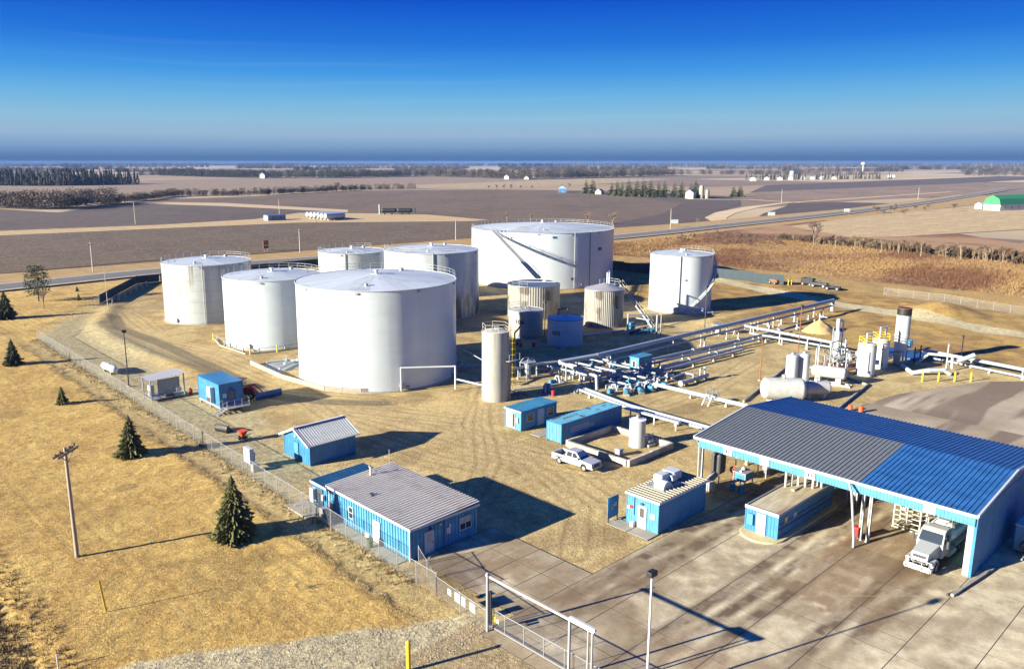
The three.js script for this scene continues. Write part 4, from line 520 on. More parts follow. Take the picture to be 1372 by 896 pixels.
// ---------- loading canopy ----------
{
  const X0 = 73.1, XR = 84, X1 = 95, Z0 = -45.1, Z1 = -17.8, EH = 6.0, RH = 7.1, t = thing('loading_canopy', 'wide loading canopy with faded grey and bright blue ribbed roof', 'canopy');
  const roofGrey = mat([0.185, 0.2, 0.19], 0.4, { metalness: 0.25, map: rep(grime, 3) }), roofBlue = mat([0.03, 0.13, 0.33], 0.42, { map: rep(chalk, 6) });
  const slope = (xa, ya, xb, yb, za, zb, m) => { const run = Math.hypot(xb - xa, yb - ya), an = Math.atan2(yb - ya, xb - xa); const g = ribs(zb - za, run, 0.42, 0.07); /* z(local x)->-z, up run */ g.rotateX(-Math.PI / 2).rotateY(Math.PI / 2).rotateY(Math.PI); mv(g, 0, 0, 0); g.computeBoundingBox(); const b = g.boundingBox; mv(g, -b.min.x, 0.0, -b.min.z); g.rotateZ(an); mv(g, xa, ya, za); return part('roof_panel', mg([g]), m, t); };
  slope(X0, EH, XR, RH, Z0, -27.6, roofGrey); slope(X0, EH, XR, RH, -27.6, Z1, roofBlue); slope(XR, RH, X1, EH, Z0, -27.6, roofBlue); slope(XR, RH, X1, EH, -27.6, Z1, roofBlue);
  for (const [xa, ya, xb, yb] of [[X0, EH, XR, RH], [XR, RH, X1, EH]]) { const s = new THREE.Shape([[xa, ya - 0.14], [xb, yb - 0.14], [xb, yb - 0.03], [xa, ya - 0.03]].map(p => new THREE.Vector2(...p))); part('ceiling', mv(new THREE.ExtrudeGeometry(s, { depth: Z1 - Z0 - 0.04, bevelEnabled: false }), 0, 0, Z0 + 0.02), M.galv, t); }
  part('eave_gutter', bx(X0 - 0.16, X0, EH - 0.2, EH + 0.05, Z0 - 0.1, Z1 + 0.1), M.white, t); part('eave_gutter', bx(X1, X1 + 0.16, EH - 0.3, EH - 0.06, Z0 - 0.1, Z1 + 0.1), M.white, t);
  for (const z of [Z0 - 0.08, Z1 + 0.08]) part('gable_trim', [bar([X0 - 0.1, EH, z], [XR, RH + 0.02, z], 0.22, 0.16), bar([XR, RH + 0.02, z], [X1 + 0.1, EH, z], 0.22, 0.16)], M.white, t);
  part('fascia_band', mv(ribs(Z1 - Z0 - 0.4, 1.05, 0.3, 0.035).rotateY(-Math.PI / 2), X0 + 0.42, EH - 1.2, Z0 + 0.2), M.lightblue, t); part('fascia_backing', bx(X0 + 0.43, X0 + 0.56, EH - 1.2, EH - 0.14, Z0 + 0.2, Z1 - 0.2), M.galv, t); part('fascia_band', mv(ribs(X1 - X0 - 1, 0.7, 0.3, 0.035).rotateY(Math.PI), X1 - 0.5, EH - 0.8, Z0 + 0.2), M.lightblue, t);
  // right-hand end wall
  const W = wallsOf(X0 + 0.6, X1 - 0.3, Z1 - 0.3, Z1 - 0.05, EH - 0.1, 0.02, 0.3, 0.03); const ew = part('end_wall', mg([bx(X0 + 0.61, X1 - 0.31, 0.02, EH - 0.1, Z1 - 0.3, Z1 - 0.06), W.south]), M.blue, t); { const s = new THREE.Shape([[X0 + 0.6, EH - 0.1], [XR, RH - 0.14], [X1 - 0.3, EH - 0.1]].map(p => new THREE.Vector2(...p))); part('gable', mv(new THREE.ExtrudeGeometry(s, { depth: 0.18, bevelEnabled: false }), 0, 0, Z1 - 0.26), M.blue, ew); }
  // columns: bays open to the left
  const column = (x, z, y1 = EH - 0.15, m = M.whiteDirty) => part('column', [bx(x - 0.14, x + 0.14, 0.05, y1, z - 0.03, z + 0.03), bx(x - 0.14, x - 0.08, 0.05, y1, z - 0.14, z + 0.14), bx(x + 0.08, x + 0.14, 0.05, y1, z - 0.14, z + 0.14), bx(x - 0.22, x + 0.22, 0.05, 0.12, z - 0.22, z + 0.22)], m, t);
  for (const z of [-44.7, -27.4, -26.7, -18.4]) column(74.1, z); for (const x of [84, 94]) for (const z of [-44.7, -35.5, -27, -18.4]) column(x, z);
  part('corner_pier', bx(73.85, 74.25, 0.05, EH - 0.15, -18.6, -17.98), M.whiteDirty, t);
  part('downspout', path([[73.2, EH - 0.15, -28.6], [72.6, EH - 0.9, -28.0], [72.1, 0.9, -27.2], [71.9, 0.1, -27.1]], 0.12, 8), M.galv, t); part('downspout', path([[73.1, EH - 0.15, -45.0], [73.7, EH - 0.9, -44.9], [73.8, 0.1, -44.9]], 0.08, 8), M.whiteDirty, t);
  // number boards along the fascia; their print is too small to read
  for (const z of [-41.3, -37.2, -32.4, -21.6]) { const b = part('number_board', bx(X0 + 0.32, X0 + 0.385, EH - 1.16, EH - 0.36, z - 0.5, z + 0.5), M.white, t); if (z < -40 || z > -34 && z < -30) part('mark', [bx(X0 + 0.31, X0 + 0.32, EH - 0.95, EH - 0.6, z - 0.24, z - 0.05), bx(X0 + 0.31, X0 + 0.32, EH - 0.9, EH - 0.65, z + 0.05, z + 0.2)], M.dark, b, { kind: 'stuff' }); }
  for (let x = 75; x < 95; x += 3.1) part('rafter', [bar([x, EH - 0.35 + Math.min(1, 1 - Math.abs(x - XR) / 11) * 1.0, Z0 + 0.3], [x, EH - 0.35 + Math.min(1, 1 - Math.abs(x - XR) / 11) * 1.0, Z1 - 0.4], 0.12, 0.22)], M.galv, t);
}
{ // loading island building under the canopy
  const x0 = 68, x1 = 79.5, z0 = -35.9, z1 = -32.6, h = 2.6, t = boxBuilding('loading_island', 'blue island building with dirty flat roof reaching under the canopy', x0, x1, z0, z1, h, { pitch: 0.34, dep: 0.04 });
  const r = part('roof', bx(x0 + 0.05, x1 - 0.05, h, h + 0.04, z0 + 0.05, z1 - 0.05), mat([1, 1, 1], 0.95, { map: rep(tex(512, 256, (u, v) => { const n = fbm(u * 10, v * 5, 4), f = vn(u * 120, v * 60), r = sm(0.55, 0.7, fbm(u * 6 + 9, v * 4, 3)); let c = mix3([0.3, 0.25, 0.16], [0.48, 0.42, 0.28], n); c = mix3(c, [0.22, 0.1, 0.05], r); return c.map(q => q * (0.8 + 0.4 * f)); }), 11.5, 3.3) }), t); part('parapet', [bx(x0 - 0.06, x0 + 0.06, h - 0.1, h + 0.14, z0 - 0.06, z1 + 0.06), bx(x0, x1, h - 0.1, h + 0.14, z0 - 0.06, z0 + 0.06), bx(x0, x1, h - 0.1, h + 0.14, z1 - 0.06, z1 + 0.06)], M.galv, r); part('fascia', bx(x0 - 0.1, x0 - 0.06, h - 0.16, h + 0.16, z0 - 0.08, z1 + 0.08), M.white, r);
  winPart(t, 'door', 'w', -34.7, -33.8, 0.1, 2.3, x0 - 0.045, { m: M.pinkgrey, fm: M.lightblue }); part('electric_box', rb(x0 - 0.3, x0 - 0.04, 0.9, 2.0, -35.6, -35.0), M.lightblue, t); part('caution_sign', bx(69.2, 69.75, 1.5, 2.05, z1 + 0.04, z1 + 0.07), M.yellow, t); part('sign', bx(71, 71.6, 1.5, 2.0, z1 + 0.04, z1 + 0.07), M.white, t); part('bump_rail', [bx(x0, x1, 0.95, 1.15, z1 + 0.03, z1 + 0.09)], M.navy, t); part('bump_rail', [bx(x0, x1, 1.55, 1.62, z1 + 0.03, z1 + 0.08)], M.navy, t);
  const k = new THREE.Shape(); k.moveTo(66.9, 34.2); k.absarc(68.4, 34.2, 2.1, Math.PI, Math.PI / 2, true); k.lineTo(80, 36.3); k.lineTo(80, 32.1); k.lineTo(68.4, 32.1); k.absarc(68.4, 34.2, 2.1, -Math.PI / 2, -Math.PI, true); struct('island_kerb', mg([mv(new THREE.ExtrudeGeometry(k, { depth: 0.17, bevelEnabled: true, bevelSize: 0.03, bevelThickness: 0.03, bevelSegments: 1 }).rotateX(-Math.PI / 2), 0, 0.03, 0)]), mat([0.5, 0.42, 0.22], 0.85, { map: rep(grime, 2) }));
  const pp = thing('pipe_posts', 'row of white posts and pipes standing on the island roof', 'pipework'); for (const [x, z, y] of [[75, -35.5, 5], [75.7, -35.2, 5], [76.1, -34.7, 5], [76.4, -34.1, 5], [76.6, -33.4, 5], [78.6, -35, 5], [78.8, -34.2, 5], [79, -33.5, 5]]) part('post', [rod([x, h + 0.03, z], [x, y, z], 0.13, 0.13, 10)], M.whiteDirty, pp); part('valve_box', rb(77.4, 78.2, h + 0.03, h + 0.9, -33.4, -32.8), M.grey, pp); part('roof_duct', [bx(74.5, 78.8, h + 0.03, h + 0.2, -34.6, -34.3)], M.cream, pp);
}
// loading arms and gear inside the bays, each rack its own
function rack(label, x, z, m) { const t = thing('loading_rack', label, 'loading rack', [x, 0, z]); for (const [a, b] of [[-1.4, -0.5], [1.4, -0.5], [-1.4, 0.5], [1.4, 0.5]]) part('post', bx(a - 0.06, a + 0.06, 0.06, 4.6, b - 0.06, b + 0.06), M.galv, t); part('platform', bx(-1.5, 1.5, 2.2, 2.3, -0.6, 0.6), M.galv, t); for (let i = 0; i < 3; i++) part('loading_arm', path([[-1 + i, 2.3, 0], [-1 + i, 4.2, 0], [-1 + i, 4.2, 1.4], [-1 + i, 2.6, 1.6]], 0.09, 8), m, t); for (let i = 0; i < 3; i++) part('meter', [cyl(-1 + i, 0.9, 0.1, 0.24, 0.7, 12), rod([-1 + i, 0.06, 0.1], [-1 + i, 2.3, 0.1], 0.07)], M.pipeGrey, t); part('rail', [rod([-1.5, 3.3, -0.6], [1.5, 3.3, -0.6], 0.035), rod([-1.5, 3.3, 0.6], [1.5, 3.3, 0.6], 0.035)], M.galv, t); return t; }
rack('loading rack with pipe arms in the shadow behind the island posts', 84, -34, M.cream); rack('loading rack deep in the left bay under the canopy', 83, -41.5, M.galv); rack('loading rack right of the island in the dark middle bay', 82.5, -31.2, M.cream);
{ const t = thing('additive_skid', 'small additive skid with blue tank on legs inside the left bay', 'skid', [77, 0, -41.3]); for (const [a, b] of [[-0.8, -0.7], [0.8, -0.7], [-0.8, 0.7], [0.8, 0.7]]) part('leg', bx(a - 0.05, a + 0.05, 0.05, 2.1, b - 0.05, b + 0.05), M.galv, t); part('tank', rb(-0.75, 0.75, 1.1, 2.0, -0.65, 0.65, 0.15, 3), M.teal, t); part('tray', bx(-0.9, 0.9, 2.1, 2.18, -0.8, 0.8), M.galv, t); part('valve', [rod([-0.6, 2.2, 0], [0.6, 2.2, 0], 0.14), ball(0, 2.35, 0, 0.25)], M.white, t); for (const s of [-0.5, 0.5]) part('drum', cyl(-1.2, 0.05, s, 0.28, 0.85, 14), M.teal, t); }
{ const t = thing('conveyor', 'dark belt machine with curved hood at the left end of the canopy', 'machine', [76.6, 0, -44.1]); part('hood', [rb(-0.7, 0.7, 1.2, 3.6, -0.6, 0.6, 0.3, 3)], M.dark, t); part('frame', [bar([-2.6, 0.6, 0], [0.4, 1.5, 0], 0.9, 0.25), bx(-2.9, -2.5, 0.05, 1.2, -0.5, 0.5)], M.grey, t); part('arm', path([[0.7, 3.2, 0.6], [0.9, 3.6, 0.9], [1.6, 3.6, 1.2], [1.6, 2.0, 1.2]], 0.08), M.whiteDirty, t); for (const s of [-0.4, 0.4]) part('leg', bx(-0.5, -0.4, 0.05, 1.3, s - 0.05, s + 0.05), M.galv, t); part('cabinet', rb(-2.95, -2.3, 0.06, 1.1, 0.6, 1.1), M.cream, t); }
solo('hose_reel', [mv(new THREE.TorusGeometry(0.32, 0.12, 8, 18).rotateY(Math.PI / 2), 0, 1.5, 0), bx(-0.05, 0.05, 0.05, 1.5, -0.05, 0.05)], M.red, 'round red hose reel on a post in the left bay', 'hose reel', undefined, [77.9, 0, -43]);
{ const t = thing('fire_box', 'red fire equipment box at foot of the canopy middle column', 'box', [74.0, 0.06, -27.75]); part('body', rb(-0.35, 0.35, 0.25, 1.2, -0.3, 0.3), M.red, t); for (const [a, b] of [[-0.28, -0.22], [0.28, -0.22], [-0.28, 0.22], [0.28, 0.22]]) part('leg', bx(a - 0.04, a + 0.04, 0, 0.25, b - 0.04, b + 0.04), M.dark, t); part('lid', rb(-0.38, 0.38, 1.2, 1.27, -0.33, 0.33), M.red, t); }
{ // white folding stair frame in bay three
  const t = thing('folding_stair', 'white steel fall-protection cage standing in the right bay', 'cage', [80.3, 0.06, -25.2]); for (const [a, b] of [[-0.9, -1.2], [0.9, -1.2], [-0.9, 1.2], [0.9, 1.2], [-0.9, 0], [0.9, 0]]) part('post', bx(a - 0.06, a + 0.06, 0, 3.4, b - 0.06, b + 0.06), M.cream, t); for (let i = 0; i < 7; i++) { const y = 0.3 + i * 0.5; part('rung', bar([-0.9, y, -1.2], [-0.9, y, 1.2], 0.08), M.cream, t); part('rung', bar([0.9, y, -1.2], [0.9, y, 1.2], 0.08), M.cream, t); } part('base', [bx(-1.0, 1.0, 0, 0.1, -1.3, -1.15), bx(-1.0, 1.0, 0, 0.1, 1.15, 1.3), bx(-1.0, -0.85, 0, 0.1, -1.15, 1.15), bx(0.85, 1.0, 0, 0.1, -1.15, 1.15)], M.cream, t);
}
// ---------- vehicles ----------

function addWheel(t, x, r, z, w) { // axle along z
  const g = new THREE.Group(); g.name = 'wheel'; g.position.set(x, r, z); t.add(g); const lp = [[r * 0.58, -w / 2], [r * 0.92, -w / 2], [r, -w * 0.32], [r, w * 0.32], [r * 0.92, w / 2], [r * 0.58, w / 2], [r * 0.58, -w / 2]].map(p => new THREE.Vector2(...p)); part('tyre', mg([new THREE.LatheGeometry(lp, 24).rotateX(Math.PI / 2)]), M.rubber, g); part('rim', [new THREE.CylinderGeometry(r * 0.6, r * 0.6, w * 0.8, 20).rotateX(Math.PI / 2), new THREE.CylinderGeometry(r * 0.2, r * 0.2, w * 1.0, 10).rotateX(Math.PI / 2)], M.steel, g);
}
const paint = new THREE.MeshPhysicalMaterial({ color: col(0.36, 0.38, 0.39), roughness: 0.35, clearcoat: 0.6, clearcoatRoughness: 0.15 });
const side = (pts, w, m, holes = []) => { const s = new THREE.Shape(pts.map(p => new THREE.Vector2(...p))); const g = new THREE.ExtrudeGeometry(s, { depth: w - 0.08, bevelEnabled: true, bevelSize: 0.04, bevelThickness: 0.04, bevelSegments: 2, curveSegments: 12 }); return mv(g, 0, 0, -(w - 0.08) / 2); };
function arch(cx, r, y, n = 8) { const o = []; for (let i = 0; i <= n; i++) { const a = Math.PI - Math.PI * i / n; o.push([cx + r * Math.cos(a), y + r * Math.sin(a)]); } return o; }
{ // pickup, nose towards +x of its own axes
  const t = thing('pickup_truck', 'white crew-cab pickup truck parked beside the block bund', 'pickup', [69.05, 0, -58.3], -Math.PI / 2 + 0.06);
  part('body', mg([side([[-2.9, 0.55], ...arch(-1.85, 0.46, 0.5), ...arch(1.75, 0.46, 0.5), [2.85, 0.5], [2.92, 0.85], [2.85, 1.08], [1.3, 1.2], [-0.95, 1.22], [-0.95, 0.72], [-2.75, 0.72], [-2.75, 1.2], [-2.92, 1.2]], 1.92)]), paint, t);
  for (const s of [-1, 1]) part('bed_side', rb(-2.85, -0.98, 0.98, 1.26, s * 0.95 - 0.07, s * 0.95 + 0.07, 0.04), paint, t); for (const s of [-1, 1]) part('bed_panel', rb(-1.36, -0.98, 0.6, 1.2, s * 0.92 - 0.06, s * 0.92 + 0.06, 0.03), paint, t); for (const s of [-1, 1]) part('bed_panel', rb(-2.85, -2.34, 0.6, 1.2, s * 0.92 - 0.06, s * 0.92 + 0.06, 0.03), paint, t);
  part('bed_floor', bx(-2.8, -1, 0.72, 0.78, -0.88, 0.88), M.dark, t); part('tool_box', rb(-1.4, -1.05, 0.9, 1.24, -0.86, 0.86), M.galv, t);
  const cab = part('cab', mg([(() => { const g = side([[-0.95, 1.18], [1.35, 1.18], [0.55, 1.86], [0.35, 1.92], [-0.75, 1.92], [-0.9, 1.86]], 1.74); const p = g.attributes.position; for (let i = 0; i < p.count; i++) p.setZ(i, p.getZ(i) * (1 - 0.16 * Math.max(0, p.getY(i) - 1.2) / 0.7)); g.computeVertexNormals(); return g; })()]), paint, t);
  const win = (pts, s) => { const g = new THREE.ExtrudeGeometry(new THREE.Shape(pts.map(p => new THREE.Vector2(...p))), { depth: 0.012, bevelEnabled: false }); const p = g.attributes.position; for (let i = 0; i < p.count; i++) { const y = p.getY(i); p.setZ(i, s * ((0.87) * (1 - 0.16 * (y - 1.2) / 0.7) + 0.002 + p.getZ(i))); } g.computeVertexNormals(); return g; };
  for (const s of [-1, 1]) { part('side_window', win([[-0.78, 1.3], [-0.06, 1.3], [-0.06, 1.8], [-0.74, 1.8]], s), M.glass, cab); part('side_window', win([[0.06, 1.3], [0.98, 1.3], [0.45, 1.8], [0.06, 1.8]], s), M.glass, cab); }
  { const g = bx(-0.008, 0.008, 0, 0.92, -0.74, 0.74); const p = g.attributes.position; for (let i = 0; i < p.count; i++) if (p.getY(i) > 0.5) p.setZ(i, p.getZ(i) * 0.9); g.rotateZ(0.866); part('windshield', mg([mv(g, 1.31, 1.24, 0)]), M.glass, cab); part('rear_window', bx(-0.96, -0.945, 1.35, 1.78, -0.62, 0.62), M.glass, cab); }
  part('grille', rb(2.86, 2.97, 0.68, 1.0, -0.55, 0.55), M.dark, t); for (const s of [-1, 1]) { part('headlight', rb(2.78, 2.94, 0.75, 0.98, s * 0.76 - 0.16, s * 0.76 + 0.16, 0.05), M.steel, t); part('mirror', rb(0.85, 1.05, 1.25, 1.5, s * 1.1 - 0.1, s * 1.1 + 0.1), M.white, t); part('tail_light', rb(-2.95, -2.88, 0.85, 1.15, s * 0.88 - 0.06, s * 0.88 + 0.06), M.red, t); for (const x of [-0.3, 0.75]) part('door_handle', rb(x - 0.3, x - 0.12, 1.05, 1.09, s * 0.97 - 0.02, s * 0.97 + 0.02, 0.01), M.dark, t); }
  part('front_bumper', rb(2.8, 3.05, 0.42, 0.66, -0.95, 0.95, 0.06), M.steel, t); part('rear_bumper', rb(-3.05, -2.88, 0.45, 0.66, -0.9, 0.9, 0.05), M.steel, t); part('chassis', bx(-2.7, 2.6, 0.35, 0.55, -0.5, 0.5), M.black, t);
  for (const x of [-1.85, 1.75]) for (const s of [-1, 1]) addWheel(t, x, 0.4, s * 0.82, 0.28);
}
{ // tank truck, nose towards -x of the site: built facing +x, turned round
  const t = thing('tanker_truck', 'white tanker truck with chrome bumper guard parked in the right bay', 'truck', [79.0, 0.08, -21.3], Math.PI); const N = 8;
  const hood = side([[5.2, 0.95], [7.55, 0.95], [7.7, 1.35], [7.55, 1.8], [5.2, 2.1]], 1.7); { const p = hood.attributes.position; for (let i = 0; i < p.count; i++) p.setZ(i, p.getZ(i) * (1 - 0.2 * Math.max(0, p.getX(i) - 5.4) / 2.2)); hood.computeVertexNormals(); } part('hood', mg([hood]), paint, t);
  const cab = side([[3.3, 0.9], [5.3, 0.9], [5.35, 2.05], [4.75, 2.95], [4.3, 3.1], [3.45, 3.1], [3.3, 2.9]], 2.2); { const p = cab.attributes.position; for (let i = 0; i < p.count; i++) p.setZ(i, p.getZ(i) * (1 - 0.12 * Math.max(0, p.getY(i) - 2) / 1.1)); cab.computeVertexNormals(); } const cb = part('cab', mg([cab]), paint, t);
  { const g = bx(-0.01, 0.01, 0, 0.95, -0.95, 0.95).rotateZ(0.57); const p = g.attributes.position; for (let i = 0; i < p.count; i++) p.setZ(i, p.getZ(i) * (1 - 0.1 * p.getY(i))); part('windshield', mg([mv(g, 5.38, 2.1, 0)]), M.glass, cb); } for (const s of [-1, 1]) { part('side_window', bx(3.9, 4.85, 2.05, 2.7, s * 1.09 - 0.015, s * 1.09 + 0.015), M.glass, cb); part('mirror', rb(5.2, 5.38, 1.9, 2.6, s * 1.42 - 0.1, s * 1.42 + 0.1), M.dark, cb); part('fender', [mv(new THREE.TorusGeometry(0.62, 0.16, 8, 14, Math.PI), 6.75, 0.5, s * 0.98), rb(6.6, 7.6, 1.02, 1.25, s * 0.95 - 0.2, s * 0.95 + 0.2, 0.1)], paint, t); part('headlight', rb(7.38, 7.58, 0.95, 1.25, s * 0.95 - 0.18, s * 0.95 + 0.18, 0.05), M.steel, t); part('fuel_tank', [rod([2.2, 0.75, s * 1.0], [3.6, 0.75, s * 1.0], 0.32, 0.32, 14)], M.steel, t); part('exhaust_stack', [rod([3.15, 0.9, s * 0.95], [3.15, 3.5, s * 0.95], 0.08)], M.steel, t); }
  part('grille', rb(7.6, 7.72, 1.0, 1.7, -0.55, 0.55), M.dark, t); part('bumper', rb(7.6, 7.95, 0.35, 0.75, -1.15, 1.15, 0.08), M.steel, t); part('bumper_guard', [...[-0.95, -0.35, 0.35, 0.95].map(z => rod([8.0, 0.35, z], [8.0, 1.4, z], 0.045, 0.045, 8)), ...[0.45, 0.85, 1.35].map(y => rod([8.0, y, -1.0], [8.0, y, 1.0], 0.045, 0.045, 8))], M.steel, t);
  part('chassis', bx(-8.5, 7.4, 0.6, 0.9, -0.45, 0.45), M.black, t);
  const tk = new THREE.CapsuleGeometry(1.12, 9.0, 6, 28).rotateZ(Math.PI / 2).scale(1, 0.92, 1.06); part('tank', mg([mv(tk, -2.5, 2.15, 0)]), mat([0.75, 0.75, 0.74], 0.25, { metalness: 0.25 }), t); part('walkway', bx(-7.5, 2.2, 3.14, 3.2, -0.5, 0.5), M.galv, t); for (let i = 0; i < 4; i++) part('hatch', cyl(-6 + i * 2.3, 3.2, 0, 0.32, 0.16, 14), M.steel, t); part('top_rail', [rod([-7.5, 3.5, -0.75], [2.4, 3.5, -0.75], 0.03, 0.03, 6), rod([-7.5, 3.5, 0.75], [2.4, 3.5, 0.75], 0.03, 0.03, 6), ...[2.4, 0, -3, -7.5].flatMap(x => [-0.75, 0.75].map(z => rod([x, 3.0, z], [x, 3.5, z], 0.03, 0.03, 5)))], M.steel, t);
  part('ladder', [rod([2.85, 1.0, -0.3], [2.6, 3.3, -0.3], 0.03), rod([2.85, 1.0, 0.3], [2.6, 3.3, 0.3], 0.03), ...[0, 1, 2, 3, 4, 5].map(i => rod([2.83 - i * 0.04, 1.2 + i * 0.38, -0.3], [2.83 - i * 0.04, 1.2 + i * 0.38, 0.3], 0.02))], M.galv, t); part('side_skirt', [bx(-7.4, 2.0, 1.0, 1.15, -1.2, 1.2)], M.steel, t);
  for (const [x, w] of [[6.75, 0.3], [2.0, 0.55], [0.8, 0.55], [-6.6, 0.55], [-7.8, 0.55]]) for (const s of [-1, 1]) addWheel(t, x, 0.5, s * (1.18 - w / 2), w);
}
{ // red loader tractor with blue plough behind the control building
  const t = thing('tractor', 'red tractor partly hidden behind the blue control building', 'tractor', [53.6, 0, -111.3], -0.9); part('hood', rb(0.2, 1.8, 0.9, 1.6, -0.4, 0.4, 0.1), M.red, t); part('cab', rb(-1.3, 0.2, 1.0, 2.7, -0.75, 0.75, 0.12), M.glass, t); part('cab_roof', rb(-1.4, 0.3, 2.7, 2.9, -0.85, 0.85, 0.06), M.red, t); part('chassis', bx(-1.3, 1.9, 0.5, 0.9, -0.4, 0.4), M.dark, t); for (const s of [-1, 1]) { addWheel(t, -0.8, 0.8, s * 0.95, 0.45); addWheel(t, 1.5, 0.5, s * 0.8, 0.3); part('loader_arm', path([[-0.3, 1.5, s * 0.6], [1.6, 1.9, s * 0.6], [2.8, 0.7, s * 0.6]], 0.09), M.red, t); }
  const p = thing('plough_blade', 'dark blue plough blade lying on the ground right of the tractor', 'plough', [56.3, 0, -108.6], 0.05); const s = new THREE.Shape(); s.moveTo(0, 0); s.quadraticCurveTo(-0.35, 0.5, 0.1, 1.05); s.lineTo(0.2, 1.0); s.quadraticCurveTo(-0.22, 0.5, 0.1, 0.0); part('blade', mv(new THREE.ExtrudeGeometry(s, { depth: 4.4, bevelEnabled: false }), 0, 0, -2.2).rotateY(Math.PI / 2), M.navy, p); part('push_frame', [bar([-0.8, 0.3, 0.1], [-0.5, 0.3, 1.4], 0.14), bar([0.8, 0.3, 0.1], [0.5, 0.3, 1.4], 0.14)], M.navy, p);
  const q = thing('salt_spreader', 'small orange hopper spreader on wheels near the fence', 'spreader', [44.4, 0, -93.3], 0.4); const h = new THREE.CylinderGeometry(0.75, 0.25, 0.8, 4).rotateY(Math.PI / 4); part('hopper', [mv(h, 0, 0.95, 0)], M.orange, q); part('frame', [bar([0.2, 0.4, 0], [1.5, 0.45, 0], 0.08), bx(-0.4, 0.4, 0.35, 0.5, -0.4, 0.4)], M.dark, q); for (const s of [-1, 1]) addWheel(q, 0, 0.3, s * 0.55, 0.15);
  const b = thing('loader_bucket', 'dark steel loader bucket lying at foot of the control building steps', 'bucket', [43.8, 0, -98.2], 0.3); const bs = new THREE.Shape(); bs.moveTo(0, 0); bs.lineTo(1.0, 0.05); bs.lineTo(1.0, 0.12); bs.lineTo(0.1, 0.12); bs.quadraticCurveTo(-0.2, 0.6, 0.25, 1.0); bs.lineTo(0.15, 1.05); bs.quadraticCurveTo(-0.4, 0.55, 0, 0); part('bowl', mv(new THREE.ExtrudeGeometry(bs, { depth: 2.2, bevelEnabled: false }), 0, 0, -1.1), M.black, b); for (const s of [-1.1, 1.06]) part('cheek', mv(new THREE.ExtrudeGeometry(new THREE.Shape([[0, 0], [1, 0.05], [0.25, 1.0], [-0.15, 0.6]].map(v => new THREE.Vector2(...v))), { depth: 0.04, bevelEnabled: false }), 0, 0, s), M.dark, b);
  const pl = thing('propane_tank', 'horizontal white propane tank lying on gravel inside the fence', 'tank', [43.7, 0, -140.4], Math.PI / 2 + 0.05); part('shell', mg([mv(new THREE.CapsuleGeometry(0.62, 4.2, 8, 20).rotateZ(Math.PI / 2), 0, 0.95, 0)]), M.white, pl); for (const x of [-1.4, 1.4]) part('saddle', bx(x - 0.15, x + 0.15, 0, 0.5, -0.45, 0.45), M.concrete, pl); part('valve_dome', [cyl(0, 1.5, 0, 0.22, 0.3, 12)], M.whiteDirty, pl);
}
{ const t = thing('service_trailer', 'blue service unit with hose beside the canopy end wall', 'trailer', [83.6, 0, -15.6]); part('body', rb(-2.4, 2.4, 0.6, 3.0, -1.1, 1.1, 0.05), M.blue, t); for (const x of [-1.2, 1.2]) for (const s of [-1, 1]) addWheel(t, x, 0.45, s * 0.95, 0.3); part('hose_reel', [mv(new THREE.TorusGeometry(0.45, 0.13, 8, 20).rotateY(Math.PI / 2), -2.55, 1.2, 0)], M.dark, t); part('drawbar', [bar([-2.4, 0.6, 0], [-3.9, 0.5, 0], 0.12)], M.galv, t); part('roof_rim', bx(-2.45, 2.45, 3.0, 3.06, -1.15, 1.15), M.white, t); }
struct('curb', [bar([69.2, 0.16, -17.9], [76.6, 0.16, -17.0], 0.3, 0.25), bar([62.4, 0.12, -24.3], [69.2, 0.12, -17.9], 0.02, 0.02)], M.concrete);
solo('floor_hose', path([[69.0, 0.16, -18.2], [71, 0.16, -17.6], [74, 0.16, -17.2], [76, 0.2, -17.0]], 0.12), M.dark, 'thick dark hose lying on concrete by the canopy corner', 'hose');
// ---------- pipe runs ----------
function run(name, label, pts, r, m, o = {}) {
  const t = thing(name, label, 'pipeline', [0, 0, 0], 0, o.group); part('pipe', path(pts, r, 12), m, t);
  if (o.flange) for (let i = 0; i < pts.length - 1; i++) { const a = V3(...pts[i]), b = V3(...pts[i + 1]), L = a.distanceTo(b); for (let s = o.flange; s < L - 1; s += o.flange) { const p = a.clone().lerp(b, s / L), q = a.clone().lerp(b, (s + 0.16) / L); part('flange', rod(p.toArray(), q.toArray(), r * 1.55, r * 1.55, 12), m, t); } }
  if (o.sup) for (let i = 0; i < pts.length - 1; i++) { const a = V3(...pts[i]), b = V3(...pts[i + 1]), L = a.distanceTo(b); if (Math.abs(a.y - b.y) > 0.5 || L < o.sup * 0.8) continue; for (let s = o.sup * 0.4; s < L; s += o.sup) { const p = a.clone().lerp(b, s / L); part('support', [bx(p.x - 0.09, p.x + 0.09, -0.05, p.y - r, p.z - 0.09, p.z + 0.09), bx(p.x - 0.18, p.x + 0.18, -0.05, 0.3, p.z - 0.18, p.z + 0.18), bx(p.x - 0.15, p.x + 0.15, p.y - r - 0.06, p.y - r + 0.02, p.z - 0.15, p.z + 0.15)], o.sm ?? M.galv, t); } }
  return t;
}
const G1 = 'pipes of the main rack', G2 = 'pipes crossing to the canopy', G3 = 'low pipes beside the rack', G4 = 'pipes at the far side';
run('pipeline', 'large pale pipe along the top of the long elevated rack', [[97, 2.7, -86], [104.5, 2.9, -84.2], [189, 2.9, -81.6], [189, 0.4, -81.6]], 0.42, M.pipe, { group: G1, sup: 9 });
run('pipeline', 'thinner pipe slung below the large rack pipe', [[106, 2.0, -83.1], [187, 2.0, -80.8]], 0.2, M.pipeGrey, { group: G1, sup: 12 });
run('pipeline', 'upper pipe leaving the silo for the manifold', [[84, 1.9, -89], [90, 1.9, -90.4], [97, 1.9, -89.6], [99.5, 1.9, -88.6]], 0.22, M.pipeGrey, { sup: 4, group: G1 });
